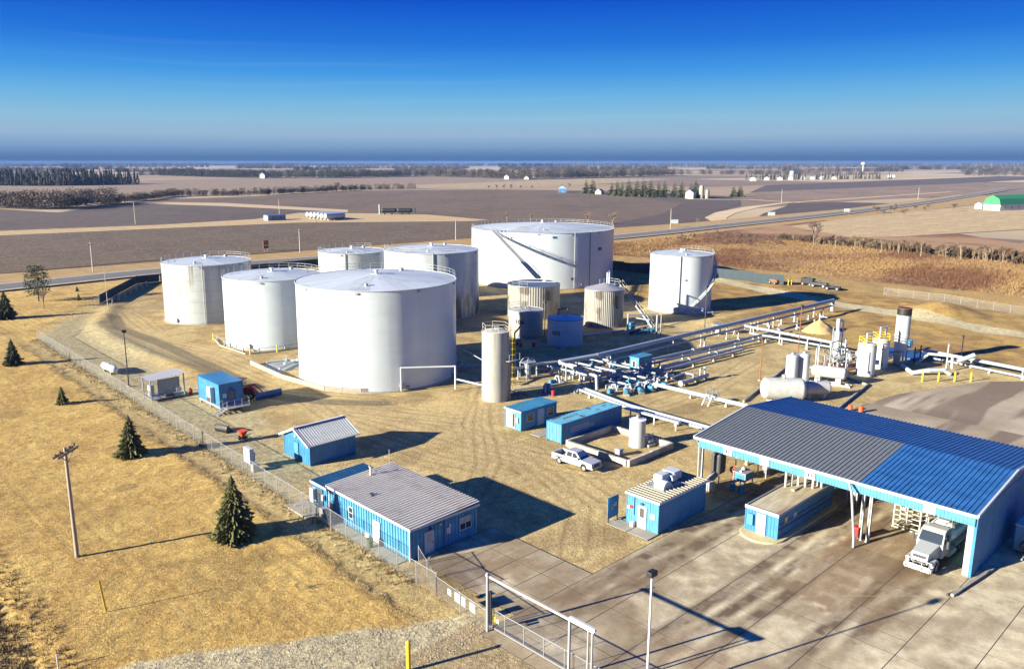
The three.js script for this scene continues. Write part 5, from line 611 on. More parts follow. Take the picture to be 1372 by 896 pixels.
run('pipeline', 'white pipe bending down toward the manifold at the rack end', [[97, 2.7, -86], [95.4, 2.7, -80], [94.8, 2.6, -76.4], [94.8, 0.3, -76.2]], 0.26, M.pipe, { sup: 5, group: G1 });
run('pipeline', 'raised pipe row behind the little hut, back one', [[112, 1.25, -80.4], [156, 1.25, -76.8]], 0.24, M.pipe, { sup: 8, group: G3, flange: 14 });
run('pipeline', 'raised pipe row behind the little hut, front one', [[112, 1.0, -79.2], [150, 1.0, -75.8]], 0.2, M.pipeGrey, { sup: 8, group: G3 });
run('pipeline', 'long low pipe right of the hut on square blocks, rear one', [[112.5, 0.85, -77.0], [137, 0.85, -75.4]], 0.24, M.pipe, { sup: 6, group: G3, flange: 8, sm: M.concrete });
run('pipeline', 'long low pipe right of the hut on square blocks, front one', [[111.5, 0.8, -75.6], [135, 0.8, -74.2]], 0.22, M.pipe, { sup: 6, group: G3, sm: M.concrete });
run('pipeline', 'twin white line to the canopy under the little stile, left pipe', [[102.8, 1.0, -73], [102.9, 1.0, -47]], 0.2, M.pipe, { sup: 6, group: G2 });
run('pipeline', 'twin white line to the canopy under the little stile, right pipe', [[102.2, 0.95, -73], [102.3, 0.95, -47]], 0.15, M.pipe, { group: G2 });
run('pipeline', 'grey pipe passing behind the container toward the canopy, upper one', [[93, 0.8, -77], [91, 0.8, -67], [90.6, 0.8, -47]], 0.24, M.pipeGrey, { sup: 6, group: G2 });
run('pipeline', 'grey pipe passing behind the container toward the canopy, lower one', [[92.2, 0.7, -77.5], [90.2, 0.7, -67], [89.8, 0.7, -47]], 0.2, M.pipe, { sup: 6, group: G2 });
solo('cable_tray', [bx(-0.35, 0.35, 1.15, 1.35, -9, 0), ...[-8, -4, -0.5].map(z => bx(-0.08, 0.08, -0.05, 1.15, z - 0.08, z + 0.08))], M.white, 'white box beam on posts right of the container end', 'cable tray', undefined, [88.4, 0, -57]);
run('pipeline', 'upper of two white pipes running right from the rack', [[148.8, 2.3, -82], [146.8, 2.3, -64], [146.5, 2.3, -60]], 0.26, M.pipe, { sup: 6, group: G4 });
run('pipeline', 'lower of two white pipes running right from the rack', [[147.8, 1.2, -80], [147.4, 1.2, -60]], 0.2, M.pipe, { sup: 5, group: G4 });
run('pipeline', 'upper white pipe leaving the picture at the right edge', [[156, 1.5, -50], [153.5, 1.5, -36], [151, 1.5, -24], [148, 1.5, -10]], 0.3, M.pipe, { sup: 6, group: G4 });
run('pipeline', 'lower white pipe leaving the picture at the right edge', [[154.6, 0.6, -48], [152.2, 0.6, -36], [149.8, 0.6, -24], [147, 0.6, -10]], 0.2, M.pipe, { group: G4, sup: 7 });
run('pipeline', 'square white pipe arch in front of the large foreground tank', [[72.8, 0.2, -97.2], [72.8, 3.9, -97.2], [79.6, 3.9, -92.2], [79.6, 0.2, -92.2]], 0.14, M.white);
run('pipeline', 'white pipe from the arch to the silo foot', [[79.8, 1.8, -92], [80.4, 1.8, -87]], 0.13, M.white);
run('pipeline', 'thin pipe high between foreground tank and silo', [[86, 4.6, -97.5], [86, 4.6, -97], [83, 4.2, -87]], 0.09, M.pipeGrey, {});
run('pipeline', 'pipe arch right of the cone-roofed ribbed tank', [[130.3, 0.1, -97.3], [130.3, 4.9, -97.3], [135.2, 4.9, -93.7], [135.2, 0.1, -93.7]], 0.2, M.pipeGrey);
run('pipeline', 'double support pipe at the right leg of that arch', [[135.9, 0.1, -93.2], [135.9, 4.9, -93.2]], 0.12, M.galv);
run('pipeline', 'low pale pipes in front of the cone-roofed ribbed tank', [[122, 0.5, -104], [130, 0.5, -102], [134, 0.5, -101]], 0.22, M.pipe, { sup: 4 });
run('pipeline', 'bent pipe at foot of the shaded numbered tank', [[112.2, 0.2, -100.4], [111.6, 1.0, -100.0], [110.2, 0.9, -102.6], [109.6, 0.15, -103.4]], 0.16, M.pipeGrey);
run('pipeline', 'second bent pipe at foot of the shaded numbered tank', [[114.4, 0.2, -99.6], [113.6, 0.8, -98.4], [111.8, 0.6, -98.6], [111.2, 0.15, -99]], 0.16, M.pipeGrey);
// ---------- valves, pumps, manifold ----------
const Gm = 'valves in the pipe manifold';
function makeValve(m, wheelM) { const t = thing('gate_valve', 'small valve with handwheel in the crowded pipe manifold', 'valve', [0, 0, 0], 0, Gm); part('body', [ball(0, 0.75, 0, 0.24, 12), cyl(0, 0.75, 0, 0.13, 0.5, 10)], m, t); part('flange', [rod([-0.36, 0.75, 0], [-0.26, 0.75, 0], 0.3, 0.3, 14)], m, t); part('flange', [rod([0.26, 0.75, 0], [0.36, 0.75, 0], 0.3, 0.3, 14)], m, t); part('handwheel', [mv(new THREE.TorusGeometry(0.24, 0.03, 6, 16).rotateX(Math.PI / 2), 0, 1.45, 0), rod([-0.24, 1.45, 0], [0.24, 1.45, 0], 0.02), rod([0, 1.1, 0], [0, 1.47, 0], 0.03)], wheelM, t); part('foot', bx(-0.15, 0.15, -0.05, 0.55, -0.15, 0.15), M.concrete, t); return t; }
const ord = ['first', 'second', 'third', 'fourth', 'fifth', 'sixth', 'seventh', 'eighth', 'ninth', 'tenth', 'eleventh', 'last'];
const mz = [[-90.5, 'pipeGrey'], [-88.2, 'pipe'], [-86.3, 'pipeGrey'], [-84.6, 'pipe'], [-83.2, 'pipeGrey'], [-81.8, 'pipe'], [-80.3, 'pipe'], [-78.9, 'pipeGrey'], [-77.6, 'pipe'], [-76.2, 'pipe'], [-74.8, 'pipeGrey'], [-73.4, 'pipe']];
const v0 = makeValve(M.pipe, M.red), v1 = makeValve(M.lightblue, M.dark), v2 = makeValve(M.pipeGrey, M.galv); let first = [v0, v1, v2]; const valveSpots = [];
mz.forEach(([z, m], i) => { const x0 = 96 + (i % 3) * 1.2 + (i > 6 ? 1 : 0), x1 = 109 + (i * 7 % 4), y = 0.75; const t = run('manifold_pipe', ord[i] + ' short pipe of the manifold counted from the silo side', [[x0, 0.2, z], [x0, y, z], [x1, y, z + 0.8], [x1, 0.2, z + 0.8]], 0.1 + 0.035 * (i % 3), M[m], { group: 'manifold pipes', flange: 3.3, sup: 5 });
  for (const f of [0.2, 0.55, 0.85]) if (rnd() < 0.85) valveSpots.push([x0 + (x1 - x0) * f, z + 0.8 * f, i]); });
valveSpots.forEach(([x, z, i], k) => { const s = first[k % 3]; if (k < 3) s.position.set(x, 0, z); else dup(s, [x, 0, z], rr(-0.15, 0.15), undefined, rr(0.85, 1.25)); });
for (let i = 0; i < 5; i++) run('header_pipe', ['header pipe crossing the manifold nearest the silo', 'second header pipe across the manifold', 'middle header pipe across the manifold', 'fourth header pipe across the manifold', 'header pipe across the manifold nearest the little hut'][i], [[98 + i * 2.6, 1.25 + (i % 2) * 0.3, -91], [98.5 + i * 2.6, 1.25 + (i % 2) * 0.3, -73.5]], 0.17, [M.pipe, M.pipeGrey][i % 2], { sup: 6, group: 'manifold headers' });
const lookPump = ['beside the silo end of the manifold', 'second along the near edge of the manifold', 'third along the near edge of the manifold', 'fourth along the near edge of the manifold', 'fifth along the near edge of the manifold', 'last along the near edge of the manifold'];
{ let p0; [[93.2, -83.8], [95.6, -74.2], [97.4, -72.6], [99.6, -71.8], [101.6, -71.4], [104.4, -71.2]].forEach(([x, z], i) => { if (!p0) { p0 = thing('pump', 'blue-grey pump set ' + lookPump[0], 'pump', [x, 0, z], 0, 'manifold pumps'); part('motor', [rod([-0.9, 0.65, 0], [0.1, 0.65, 0], 0.32, 0.32, 14), rod([-1.0, 0.65, 0], [-0.9, 0.65, 0], 0.26, 0.26, 14)], M.teal, p0); part('casing', [rod([0.3, 0.65, 0], [0.65, 0.65, 0], 0.45, 0.45, 16), rod([0.48, 0.65, 0], [0.48, 1.4, 0], 0.16)], M.pipe, p0); part('base', bx(-1.1, 0.9, -0.05, 0.32, -0.45, 0.45), M.concrete, p0); part('elbow', path([[0.48, 1.4, 0], [0.48, 1.5, 0.6], [0.48, 0.3, 1.0]], 0.15), M.pipe, p0); } else dup(p0, [x, 0, z], i * 0.35, (i % 2 ? 'white-piped pump set ' : 'blue-grey pump set ') + lookPump[i]); }); }
{ const t = thing('engine_skid', 'dark blue engine skid in the shade left of the container', 'skid', [89.2, 0, -81.6], 0.6); part('base', bx(-1.8, 1.8, 0.02, 0.25, -0.7, 0.7), M.navy, t); part('engine', rb(-0.9, 0.9, 0.25, 1.3, -0.5, 0.5, 0.12), M.navy, t); part('gearbox', [rod([0.9, 0.7, 0], [1.7, 0.7, 0], 0.35)], M.dark, t); part('pipe', path([[-1.4, 0.3, 0], [-1.4, 1.5, 0], [-0.4, 1.6, 0]], 0.12), M.lightblue, t); part('drum', cyl(-1.6, 0.02, 1.2, 0.28, 0.85, 12), M.red, t); }
{ const t = boxBuilding('meter_hut', 'tiny blue hut with one white door among the pipes', 108.4, 112.0, -80.2, -78.4, 2.8, { m: M.lightblue, pitch: 0.3, dep: 0.01, cat: 'hut' }); part('roof', [bx(108.25, 112.15, 2.8, 2.92, -80.35, -78.25)], M.teal, t); winPart(t, 'door', 'w', -79.8, -78.9, 0.1, 2.3, 108.38, { m: M.white, pane: 1 }); winPart(t, 'window', 's', 109.8, 110.8, 1.3, 2.0, -78.39); }
{ const t = thing('stile', 'small metal step-over stair across the twin white pipes', 'stair', [102.6, 0, -61]); for (const s of [-1, 1]) { part('stringer', [bar([-1.6, 0, s * 0.5], [-0.5, 1.5, s * 0.5], 0.06, 0.2)], M.galv, t); part('stringer', [bar([1.6, 0, s * 0.5], [0.5, 1.5, s * 0.5], 0.06, 0.2)], M.galv, t); part('handrail', path([[-1.6, 0.9, s * 0.5], [-0.5, 2.4, s * 0.5], [0.5, 2.4, s * 0.5], [1.6, 0.9, s * 0.5]], 0.03, 6), M.galv, t); for (const x of [-0.5, 0.5]) part('post', rod([x, 1.5, s * 0.5], [x, 2.4, s * 0.5], 0.03), M.galv, t); } part('deck', bx(-0.55, 0.55, 1.47, 1.53, -0.5, 0.5), M.galv, t); for (let i = 1; i < 5; i++) for (const q of [-1, 1]) part('step', bx(q * (1.6 - i * 0.22) - 0.12, q * (1.6 - i * 0.22) + 0.12, i * 0.3 - 0.02, i * 0.3 + 0.02, -0.5, 0.5), M.galv, t); }
{ const t = thing('meter_skid', 'low white meter run with capped end standing alone on gravel', 'pipework', [111.6, 0, -69.2]); part('barrel', [rod([-4.2, 0.6, 0], [3.2, 0.6, 0], 0.32, 0.32, 14), rod([-4.6, 0.6, 0], [-4.2, 0.6, 0], 0.45, 0.45, 14)], M.pipe, t); part('branch', path([[-1, 0.8, 0], [-1, 1.4, 0], [-1, 1.4, -1.6], [-4.8, 1.2, -1.6]], 0.13), M.pipe, t); part('branch', path([[1, 0.8, 0], [1, 1.9, 0], [2.2, 1.9, -0.4]], 0.15), M.pipe, t); part('riser', [cyl(2.4, 0.8, 0, 0.14, 1.2, 10), cyl(2.4, 1.9, 0, 0.28, 0.25, 12)], M.whiteDirty, t); for (const x of [-3, 0, 2.6]) part('foot', bx(x - 0.2, x + 0.2, -0.05, 0.35, -0.3, 0.3), M.concrete, t); }
{ const t = thing('canopy_box', 'grey instrument box under a small tin roof left of the rack', 'cabinet', [146.8, 0, -86.6]); part('roof', bx(-1.2, 1.2, 2.2, 2.28, -1.0, 1.0), M.galv, t); for (const [a, b] of [[-1.0, -0.8], [1.0, -0.8], [-1.0, 0.8], [1.0, 0.8]]) part('post', bx(a - 0.05, a + 0.05, -0.05, 2.2, b - 0.05, b + 0.05), M.galv, t); part('cabinet', rb(-0.5, 0.5, 0.3, 1.7, -0.4, 0.4), M.grey, t); }
{ const g = thing('valve_station', 'blue-shaded valve cluster at foot of the spiral-stair tank', 'pipework', [163, 0, -100.5]); part('pipe', path([[-3, 0.6, -2], [0, 0.6, 0], [2.5, 0.6, 1.2], [2.5, 0.1, 1.2]], 0.25), M.pipe, g); part('valve', [ball(0, 0.9, 0, 0.4), mv(new THREE.TorusGeometry(0.35, 0.05, 6, 16), 0, 1.6, 0), rod([0, 0.9, 0], [0, 1.6, 0], 0.06)], M.pipe, g); part('valve', [ball(-2, 0.9, -1.3, 0.4), rod([-2, 0.9, -1.3], [-2, 1.8, -1.3], 0.06), mv(new THREE.TorusGeometry(0.3, 0.05, 6, 16), -2, 1.8, -1.3)], M.pipe, g); }
{ const g = thing('pipe_cluster', 'dark pumps and pipes crowded at the stair foot of the cone-roofed tank', 'pipework', [137, 0, -99.4]); for (let i = 0; i < 6; i++) part('pump', [rod([-3 + i * 1.1, 0.5, (i % 2) * 1.2], [-2.4 + i * 1.1, 0.5, (i % 2) * 1.2 + 0.5], 0.3), bx(-3.3 + i * 1.1, -2.3 + i * 1.1, -0.05, 0.25, (i % 2) * 1.2 - 0.3, (i % 2) * 1.2 + 0.6)], i % 2 ? M.teal : M.dark, g); part('pipe', path([[-4, 0.9, 0.6], [3, 0.9, 0.2], [3, 2.2, 0.2], [3, 2.2, -3]], 0.14), M.pipe, g); part('pipe', path([[-3, 1.5, -0.4], [2, 1.5, -0.4]], 0.12), M.pipeGrey, g); part('barrel', rb(-1.2, 0.4, 0.05, 1.9, -2.4, -1.2, 0.2), M.teal, g); }
for (const [x, z, lab] of [[108.7, -106.6, 'red drum left of the shaded numbered tank'], [110.6, -104.8, 'red drum nearest the shaded numbered tank']]) solo('drum', [cyl(0, 0, 0, 0.3, 0.9, 14), mv(new THREE.TorusGeometry(0.3, 0.02, 4, 16).rotateX(Math.PI / 2), 0, 0.45, 0)], M.red, lab, 'drum', undefined, [x, 0, z]);
{ const t = thing('tool_cart', 'blue tool cart in front of the cream numbered tank', 'cart', [109.9, 0, -108.6]); part('body', rb(-0.7, 0.7, 0.4, 1.1, -0.4, 0.4), M.teal, t); part('base', bx(-0.8, 0.8, 0, 0.3, -0.5, 0.5), M.dark, t); part('pole', rod([0, 1.1, 0], [0.4, 2.1, 0.2], 0.05), M.white, t); }
{ const t = thing('crane_arm', 'orange-brown jib behind the silo top', 'jib', [102, 0, -101.5]); part('mast', [rod([0, 0, 0], [0, 4.6, 0], 0.14)], M.yellow, t); part('boom', [bar([0, 4.5, 0], [1.6, 5.6, 0], 0.22)], M.orange, t); }
{ const t = thing('wellhead', 'grey pipework behind the arch in the shade of the foreground tank', 'pipework', [89.5, 0, -100]); part('pipe', path([[-4, 0.7, -2], [1, 0.7, 0], [3.4, 0.7, 2], [3.4, 2.2, 2]], 0.2), M.pipeGrey, t); part('valve', [ball(-1, 1, -0.8, 0.35), rod([-1, 1, -0.8], [-1, 1.8, -0.8], 0.06), mv(new THREE.TorusGeometry(0.28, 0.04, 6, 14).rotateX(Math.PI / 2), -1, 1.8, -0.8)], M.pipeGrey, t); part('frame', [bx(2.6, 2.8, -0.05, 2.6, 1.6, 1.8), bx(4.0, 4.2, -0.05, 2.6, 1.6, 1.8), bx(2.6, 4.2, 2.5, 2.6, 1.5, 1.9)], M.galv, t); }
{ const t = thing('valve_gantry', 'steel frame with looped pipes between silo and manifold', 'pipework', [92.8, 0, -89.2]); for (const [a, b] of [[-1, -0.8], [1, -0.8], [-1, 0.8], [1, 0.8]]) part('post', bx(a - 0.06, a + 0.06, -0.05, 2.9, b - 0.06, b + 0.06), M.galv, t); part('hoop', path([[-1, 2.9, -0.8], [-0.6, 3.5, -0.5], [0.6, 3.5, -0.5], [1, 2.9, -0.8]], 0.06), M.galv, t); part('hoop', path([[-1, 2.9, 0.8], [-0.6, 3.5, 0.5], [0.6, 3.5, 0.5], [1, 2.9, 0.8]], 0.06), M.galv, t); part('barrel', [cyl(0, 0.2, 0, 0.5, 2.2, 14), cyl(0, 2.4, 0, 0.6, 0.15, 14)], M.pipeGrey, t); part('deck', bx(-1.1, 1.1, 2.85, 2.92, -0.9, 0.9), M.galv, t); }
run('pipeline', 'kinked pale pipe sagging from silo foot toward the manifold', [[83.5, 0.4, -83.6], [86, 0.25, -85.4], [90, 0.25, -84.2], [94, 0.4, -82.6]], 0.13, M.pipe);
for (let i = 0; i < 4; i++) solo('spare_pipe', rod([-2.2, 0.25 + (i % 2) * 0.2, 0], [2.2, 0.25 + (i % 2) * 0.2, 0], 0.12, 0.12, 10), i % 2 ? M.pipe : M.pipeGrey, ['hindmost', 'second', 'third', 'frontmost'][i] + ' loose pipe in the stack between silo and manifold', 'pipe', 'stacked loose pipes', [93.5 + i * 0.25, 0, -79.4 + i * 0.35], 0.6);
// small flange bolts and low fittings all along the low pipe racks
{ const spots = [[150, -84.6], [153, -84], [157, -83.2], [161, -83], [166, -82.6], [171, -82], [176, -81.2], [181, -80.6], [158, -79], [164, -78], [170, -77], [176, -78.6]]; spots.forEach(([x, z], i) => { const h = 1.0 + (i % 3) * 0.35; solo('pipe_stub', [cyl(0, -0.05, 0, 0.3, 0.5, 10), cyl(0, 0, 0, 0.14, h, 10), cyl(0, h, 0, 0.26, 0.14, 10), rod([0, h * 0.7, 0], [1.8, h * 0.7, -0.4], 0.12)], i % 2 ? M.pipe : M.whiteDirty, ['leftmost', 'second', 'third', 'fourth', 'fifth', 'sixth', 'seventh', 'eighth', 'front first', 'front second', 'front third', 'front fourth'][i] + ' short pipe stub on concrete under the far rack', 'pipe', 'pipe stubs under the rack', [x, 0, z], i * 0.4); }); }
// dirt pile
{ const g = new THREE.SphereGeometry(1, 28, 14, 0, Math.PI * 2, 0, Math.PI / 2), p = g.attributes.position; for (let i = 0; i < p.count; i++) { const x = p.getX(i), y = p.getY(i), z = p.getZ(i), r = Math.hypot(x, z), hh = (1 - Math.pow(r, 1.2)) * 2.5 + (vn(x * 5 + 9, z * 5) - 0.5) * 0.35; p.setXYZ(i, x * 3.9, Math.max(-0.1, hh), z * 3.4); } g.computeVertexNormals(); solo('sand_pile', g, mat([0.42, 0.3, 0.13], 1, { bumpMap: rep(speck, 1), bumpScale: 0.05 }), 'yellow-brown heap of sand behind the far white pipes', 'pile', undefined, [165.5, 0, -73.8]); }
// ---------- gas plant at the right ----------
{ const t = thing('flare_stack', 'white stack with black top, tallest at the right', 'stack', [148.5, 0, -51.4]); part('barrel', [cyl(0, 2.6, 0, 1.16, 6.2, 32), cyl(0, 2.2, 0, 0.9, 0.4, 32, 1.16)], M.white, t); part('top_band', cyl(0, 8.8, 0, 1.17, 1.25, 32), M.black, t); part('rim', [mv(new THREE.TorusGeometry(1.14, 0.06, 6, 32).rotateX(Math.PI / 2), 0, 10.05, 0)], M.rust, t); for (const [a, b] of [[-0.8, -0.6], [0.8, -0.6], [-0.8, 0.8], [0.8, 0.8]]) part('leg', bx(a - 0.13, a + 0.13, -0.05, 2.6, b - 0.13, b + 0.13), M.white, t); part('burner_box', rb(-1.6, -0.9, 0.2, 2.4, -0.5, 0.5), M.cream, t); part('saddle_ring', [mv(new THREE.TorusGeometry(1.18, 0.06, 6, 32).rotateX(Math.PI / 2), 0, 5.2, 0)], M.white, t); part('side_drum', [cyl(0.2, 3.2, 1.35, 0.45, 1.4, 16)], M.lightblue, t); }
function vessel(label, x, z, R, h, o = {}) { const t = thing('process_vessel', label, 'vessel', [x, 0, z], 0, o.group); const pr = [[0, h + R * 0.28], [R * 0.5, h + R * 0.24], [R * 0.85, h + R * 0.12], [R, h], [R, 0]].map(p => new THREE.Vector2(...p)).reverse(); part('shell', mg([new THREE.LatheGeometry(pr, 32)]), o.m ?? M.white, t); part('weld_band', [mv(new THREE.TorusGeometry(R + 0.01, 0.035, 6, 32).rotateX(Math.PI / 2), 0, h, 0)], o.m ?? M.white, t); return t; }
for (const [x, z, R, h, lab, hoop] of [[136.4, -52.4, 1.46, 5.2, 'near white treater vessel with yellow guard rail on top', 1], [143.2, -52.9, 1.45, 4.9, 'shaded white treater vessel behind, with tall hooped pipe', 2]]) { const t = vessel(lab, x, z, R, h); railArc(R - 0.03, h + 0.1, 0, 360, M.yellow, t, 'guard_rail', 1.1, 0.055); part('toe_plate', [mv(new THREE.TorusGeometry(R, 0.06, 6, 32).rotateX(Math.PI / 2), 0, h + 0.1, 0)], M.yellow, t); part('hoop_pipe', path([[-0.6, h, 0], [-0.6, h + 1.6 + hoop * 0.3, 0], [hoop * 0.5, h + 1.6 + hoop * 0.3, 0.4], [hoop * 0.5, h + 0.2, 0.4]], 0.14), M.white, t); part('side_manway', [rod([0.9, 2.2, 1.1], [1.2, 2.2, 1.6], 0.4, 0.4, 16)], M.white, t); part('gauge_column', [rod([-1.2, 0.8, 0.9], [-1.2, 4.2, 0.9], 0.05), bx(-1.3, -1.1, 0.6, 1.0, 0.85, 1.05)], M.dark, t); }
{ const a = vessel('near of two tall white dehydrator columns by the big drum', 122.6, -58.6, 0.93, 4.4, { group: 'dehydrator columns' }); const b = vessel('far of two tall white dehydrator columns by the big drum', 124.6, -57.6, 0.93, 4.5, { group: 'dehydrator columns' }); for (const t of [a, b]) part('top_nozzle', [cyl(0, 4.5, 0, 0.2, 0.5, 12), rod([0, 4.9, 0], [1.0, 4.9, 0.5], 0.1)], M.whiteDirty, t); }
{ const t = thing('contactor_column', 'slender white column with thinner top amid dense pipework', 'column', [141.6, 0, -59.8]); part('barrel', [cyl(0, 0, 0, 0.55, 5.6, 20), cyl(0, 5.6, 0, 0.36, 0.3, 20), cyl(0, 5.9, 0, 0.34, 2.0, 20)], M.white, t); part('side_pipe', path([[1.2, 0.2, 0.4], [1.2, 7.2, 0.4], [0.6, 7.6, 0.2], [0.3, 7.2, 0.1]], 0.14), M.white, t); part('side_pipe', path([[-0.9, 0.2, -0.4], [-0.9, 6.2, -0.4], [-0.4, 6.3, -0.2]], 0.09), M.pipeGrey, t); for (const y of [2.6]) { part('platform', cyl(0, y, 0, 1.1, 0.08, 20), M.galv, t); railArc(1.1, y, 0, 360, M.galv, t); } }
{ const t = thing('process_skid', 'tangle of pipes and valves round the slender white column', 'pipework', [138.6, 0, -58.4]); for (let i = 0; i < 16; i++) { const x = rr(-2.4, 3.6), z = rr(-2, 3), y = rr(0.8, 3.6); part('pipe', path([[x, 0.05, z], [x, y, z], [x + rr(-1.5, 1.5), y, z + rr(-0.3, 0.3)], [x + rr(-1.5, 1.5), y * 0.6, z + rr(-1, 1)]], rr(0.06, 0.12), 8), [M.pipe, M.pipeGrey, M.whiteDirty, M.galv][i % 4], t); } for (let i = 0; i < 8; i++) { const x = rr(-2.4, 3), z = rr(-2, 2.6), y = rr(0.7, 1.8); part('valve', [ball(x, y, z, 0.22), rod([x, y, z], [x, y + 0.5, z], 0.04), mv(new THREE.TorusGeometry(0.2, 0.03, 5, 12).rotateX(Math.PI / 2), x, y + 0.5, z)], i % 2 ? M.dark : M.pipeGrey, t); } part('cross_beam', [bx(-2.6, 3.6, 4.4, 4.55, -0.1, 0.1)], M.galv, t); for (const x of [-2.5, 3.5]) part('post', bx(x - 0.1, x + 0.1, -0.05, 4.4, -0.1, 0.1), M.galv, t); part('deck', bx(-2.6, 3.6, -0.05, 0.08, -2.4, 3.2), M.rust, t); }
{ const t = thing('pipe_goalposts', 'pair of tall thin white pipe goal-posts left of the slender column', 'pipework', [133.6, 0, -59.3]); for (const d of [0, 0.7]) part('frame_pipe', path([[d, 0, -d], [d, 4.2 - d, -d], [d + 3.4, 4.2 - d, -d - 1.2]], 0.1), M.white, t); }
function drum(label, ax, az, bx_, bz, R, y, o = {}) { const t = thing('horizontal_drum', label, 'vessel'); const a = V3(ax, y, az), b = V3(bx_, y, bz), d = b.clone().sub(a), L = d.length(), g = new THREE.CapsuleGeometry(R, L, 6, 28); const p = g.attributes.position; for (let i = 0; i < p.count; i++) { const q = p.getY(i); if (Math.abs(q) > L / 2) p.setY(i, Math.sign(q) * (L / 2 + (Math.abs(q) - L / 2) * 0.5)); } g.computeVertexNormals(); g.applyQuaternion(new THREE.Quaternion().setFromUnitVectors(V3(0, 1, 0), d.clone().normalize())); mv(g, (ax + bx_) / 2, y, (az + bz) / 2); part('shell', mg([g]), o.m ?? M.whiteDirty, t); for (const f of [0.15, 0.85]) { const s = a.clone().lerp(b, f); part('saddle', bx(s.x - 0.4, s.x + 0.4, -0.05, y - R * 0.7, s.z - 0.4, s.z + 0.4), o.sm ?? M.white, t); } const c = a.clone().lerp(b, 0.5); part('nozzle', [cyl(c.x, y + R - 0.1, c.z, 0.22, 0.5, 12), cyl(c.x, y + R + 0.4, c.z, 0.34, 0.1, 12)], M.whiteDirty, t); return t; }
drum('large white horizontal drum partly behind the canopy roof', 110.2, -56.4, 113.4, -52.6, 1.65, 1.9);
drum('smaller horizontal drum shaded blue right of the large one', 115.5, -52.8, 118.2, -50.8, 1.05, 1.6);
drum('white horizontal separator drum on a steel skid', 125.6, -56.2, 126.6, -51.8, 0.95, 2.0);
solo('skid_frame', [bx(-0.7, -0.5, 0.02, 0.3, -3.4, 3.4), bx(0.5, 0.7, 0.02, 0.3, -3.4, 3.4), ...[-3, 0, 3].map(z => bx(-0.5, 0.5, 0.06, 0.28, z - 0.12, z + 0.12))], M.cream, 'cream steel skid beams under the separator drum', 'skid', undefined, [126.1, 0, -54], 0.2);
kerb('low dark kerb round the drums and vessels behind the canopy', [[106.7, -58], [133.5, -64.2], [134.2, -58], [129.5, -49.2], [108.8, -46.2]], 0.35, 0.3);
for (const [i, [x, z]] of [[138.8, -44.2], [140.7, -42.4], [142.7, -40.6], [144.6, -38.8]].entries()) solo('bollard', [cyl(0, 0, 0, 0.15, 1.4, 12), ball(0, 1.4, 0, 0.15, 12)], M.yellow, ['first yellow bollard beside the white stack, leftmost of four', 'second yellow bollard from the white stack', 'third yellow bollard from the white stack', 'rightmost yellow bollard of the four by the stack'][i], 'bollard', 'yellow bollards by the stack', [x, 0, z]);
for (const [x, z, lab] of [[113.9, -45.3, 'orange traffic barrel behind the canopy, left one'], [114.4, -44, 'orange traffic barrel behind the canopy, right one']]) { const t = thing('traffic_barrel', lab, 'barrel', [x, 0, z], 0, 'traffic barrels'); part('body', [cyl(0, 0.1, 0, 0.34, 0.9, 14, 0.28)], M.orange, t); part('base', cyl(0, 0, 0, 0.45, 0.12, 14), M.rubber, t); }
{ const t = thing('blowdown_line', 'thick white pipe snaking on the ground right of the stack', 'pipeline'); part('pipe', path([[146, 0.35, -50], [141.8, 0.4, -46.8], [143.4, 0.9, -44.8], [145.4, 0.9, -43.2], [146.2, 0.3, -42.4]], 0.36, 14), M.white, t); part('pipe', path([[149.5, 0.2, -49], [149.5, 2.4, -47], [150.5, 2.4, -43.6], [150.2, 0.3, -43.4]], 0.22, 12), M.white, t); part('filter_barrel', [rod([150.8, 1.6, -42.8], [152.4, 2.8, -40.8], 0.4, 0.4, 14)], M.pipe, t); part('post', rod([150.6, 0, -44.4], [150.6, 4.4, -44.4], 0.14), M.whiteDirty, t); part('frame', [bx(150, 153, 1.9, 2.05, -49.6, -49.4), bx(150, 150.15, -0.05, 3, -49.6, -49.4), bx(152.8, 153, -0.05, 3, -49.6, -49.4)], M.dark, t); }
solo('bund_liner', bx(-3.4, 3.4, -0.05, 0.25, -5, 5), M.navy, 'dark lined sump behind the stack', 'sump', undefined, [156.5, 0, -54.5]);
{ const t = thing('small_lamp', 'short white lamp post on brown grass right of the stack', 'lamp post', [163, 0, -45.8]); part('pole', cyl(0, 0, 0, 0.08, 3.6, 8), M.white, t); part('head', ball(0, 3.7, 0, 0.22), M.white, t); }

{ const t = thing('valve_cluster', 'low grey valve cluster behind the kerb left of the foreground tank', 'pipework', [67.2, 0, -124.6]); part('pipe', path([[-2, 0.5, 3], [1.2, 0.5, 1], [4.5, 0.5, -0.5]], 0.22), M.pipeGrey, t); part('pipe', path([[-1.6, 0.6, -2], [1.8, 0.6, -1], [5, 0.6, 3.4]], 0.18), M.pipe, t); for (const [x, z] of [[0, 1.6], [1.6, -0.8], [3, 0.6]]) part('valve', [ball(x, 0.7, z, 0.35), rod([x, 0.7, z], [x, 1.5, z], 0.05), mv(new THREE.TorusGeometry(0.3, 0.04, 6, 14).rotateX(Math.PI / 2), x, 1.5, z)], M.pipe, t); part('sump', bx(-2.6, 4.6, -0.05, 0.06, -3, 3.6), M.grey, t); }
run('pipeline', 'thin waist-high pipe rail round the foot of the second white tank', [[68.4, 0.9, -153.5], [67.2, 0.9, -146], [67.4, 0.9, -137.2], [72, 0.9, -135.4], [78, 0.9, -134.8]], 0.05, M.galv, { sup: 5, sm: M.galv });
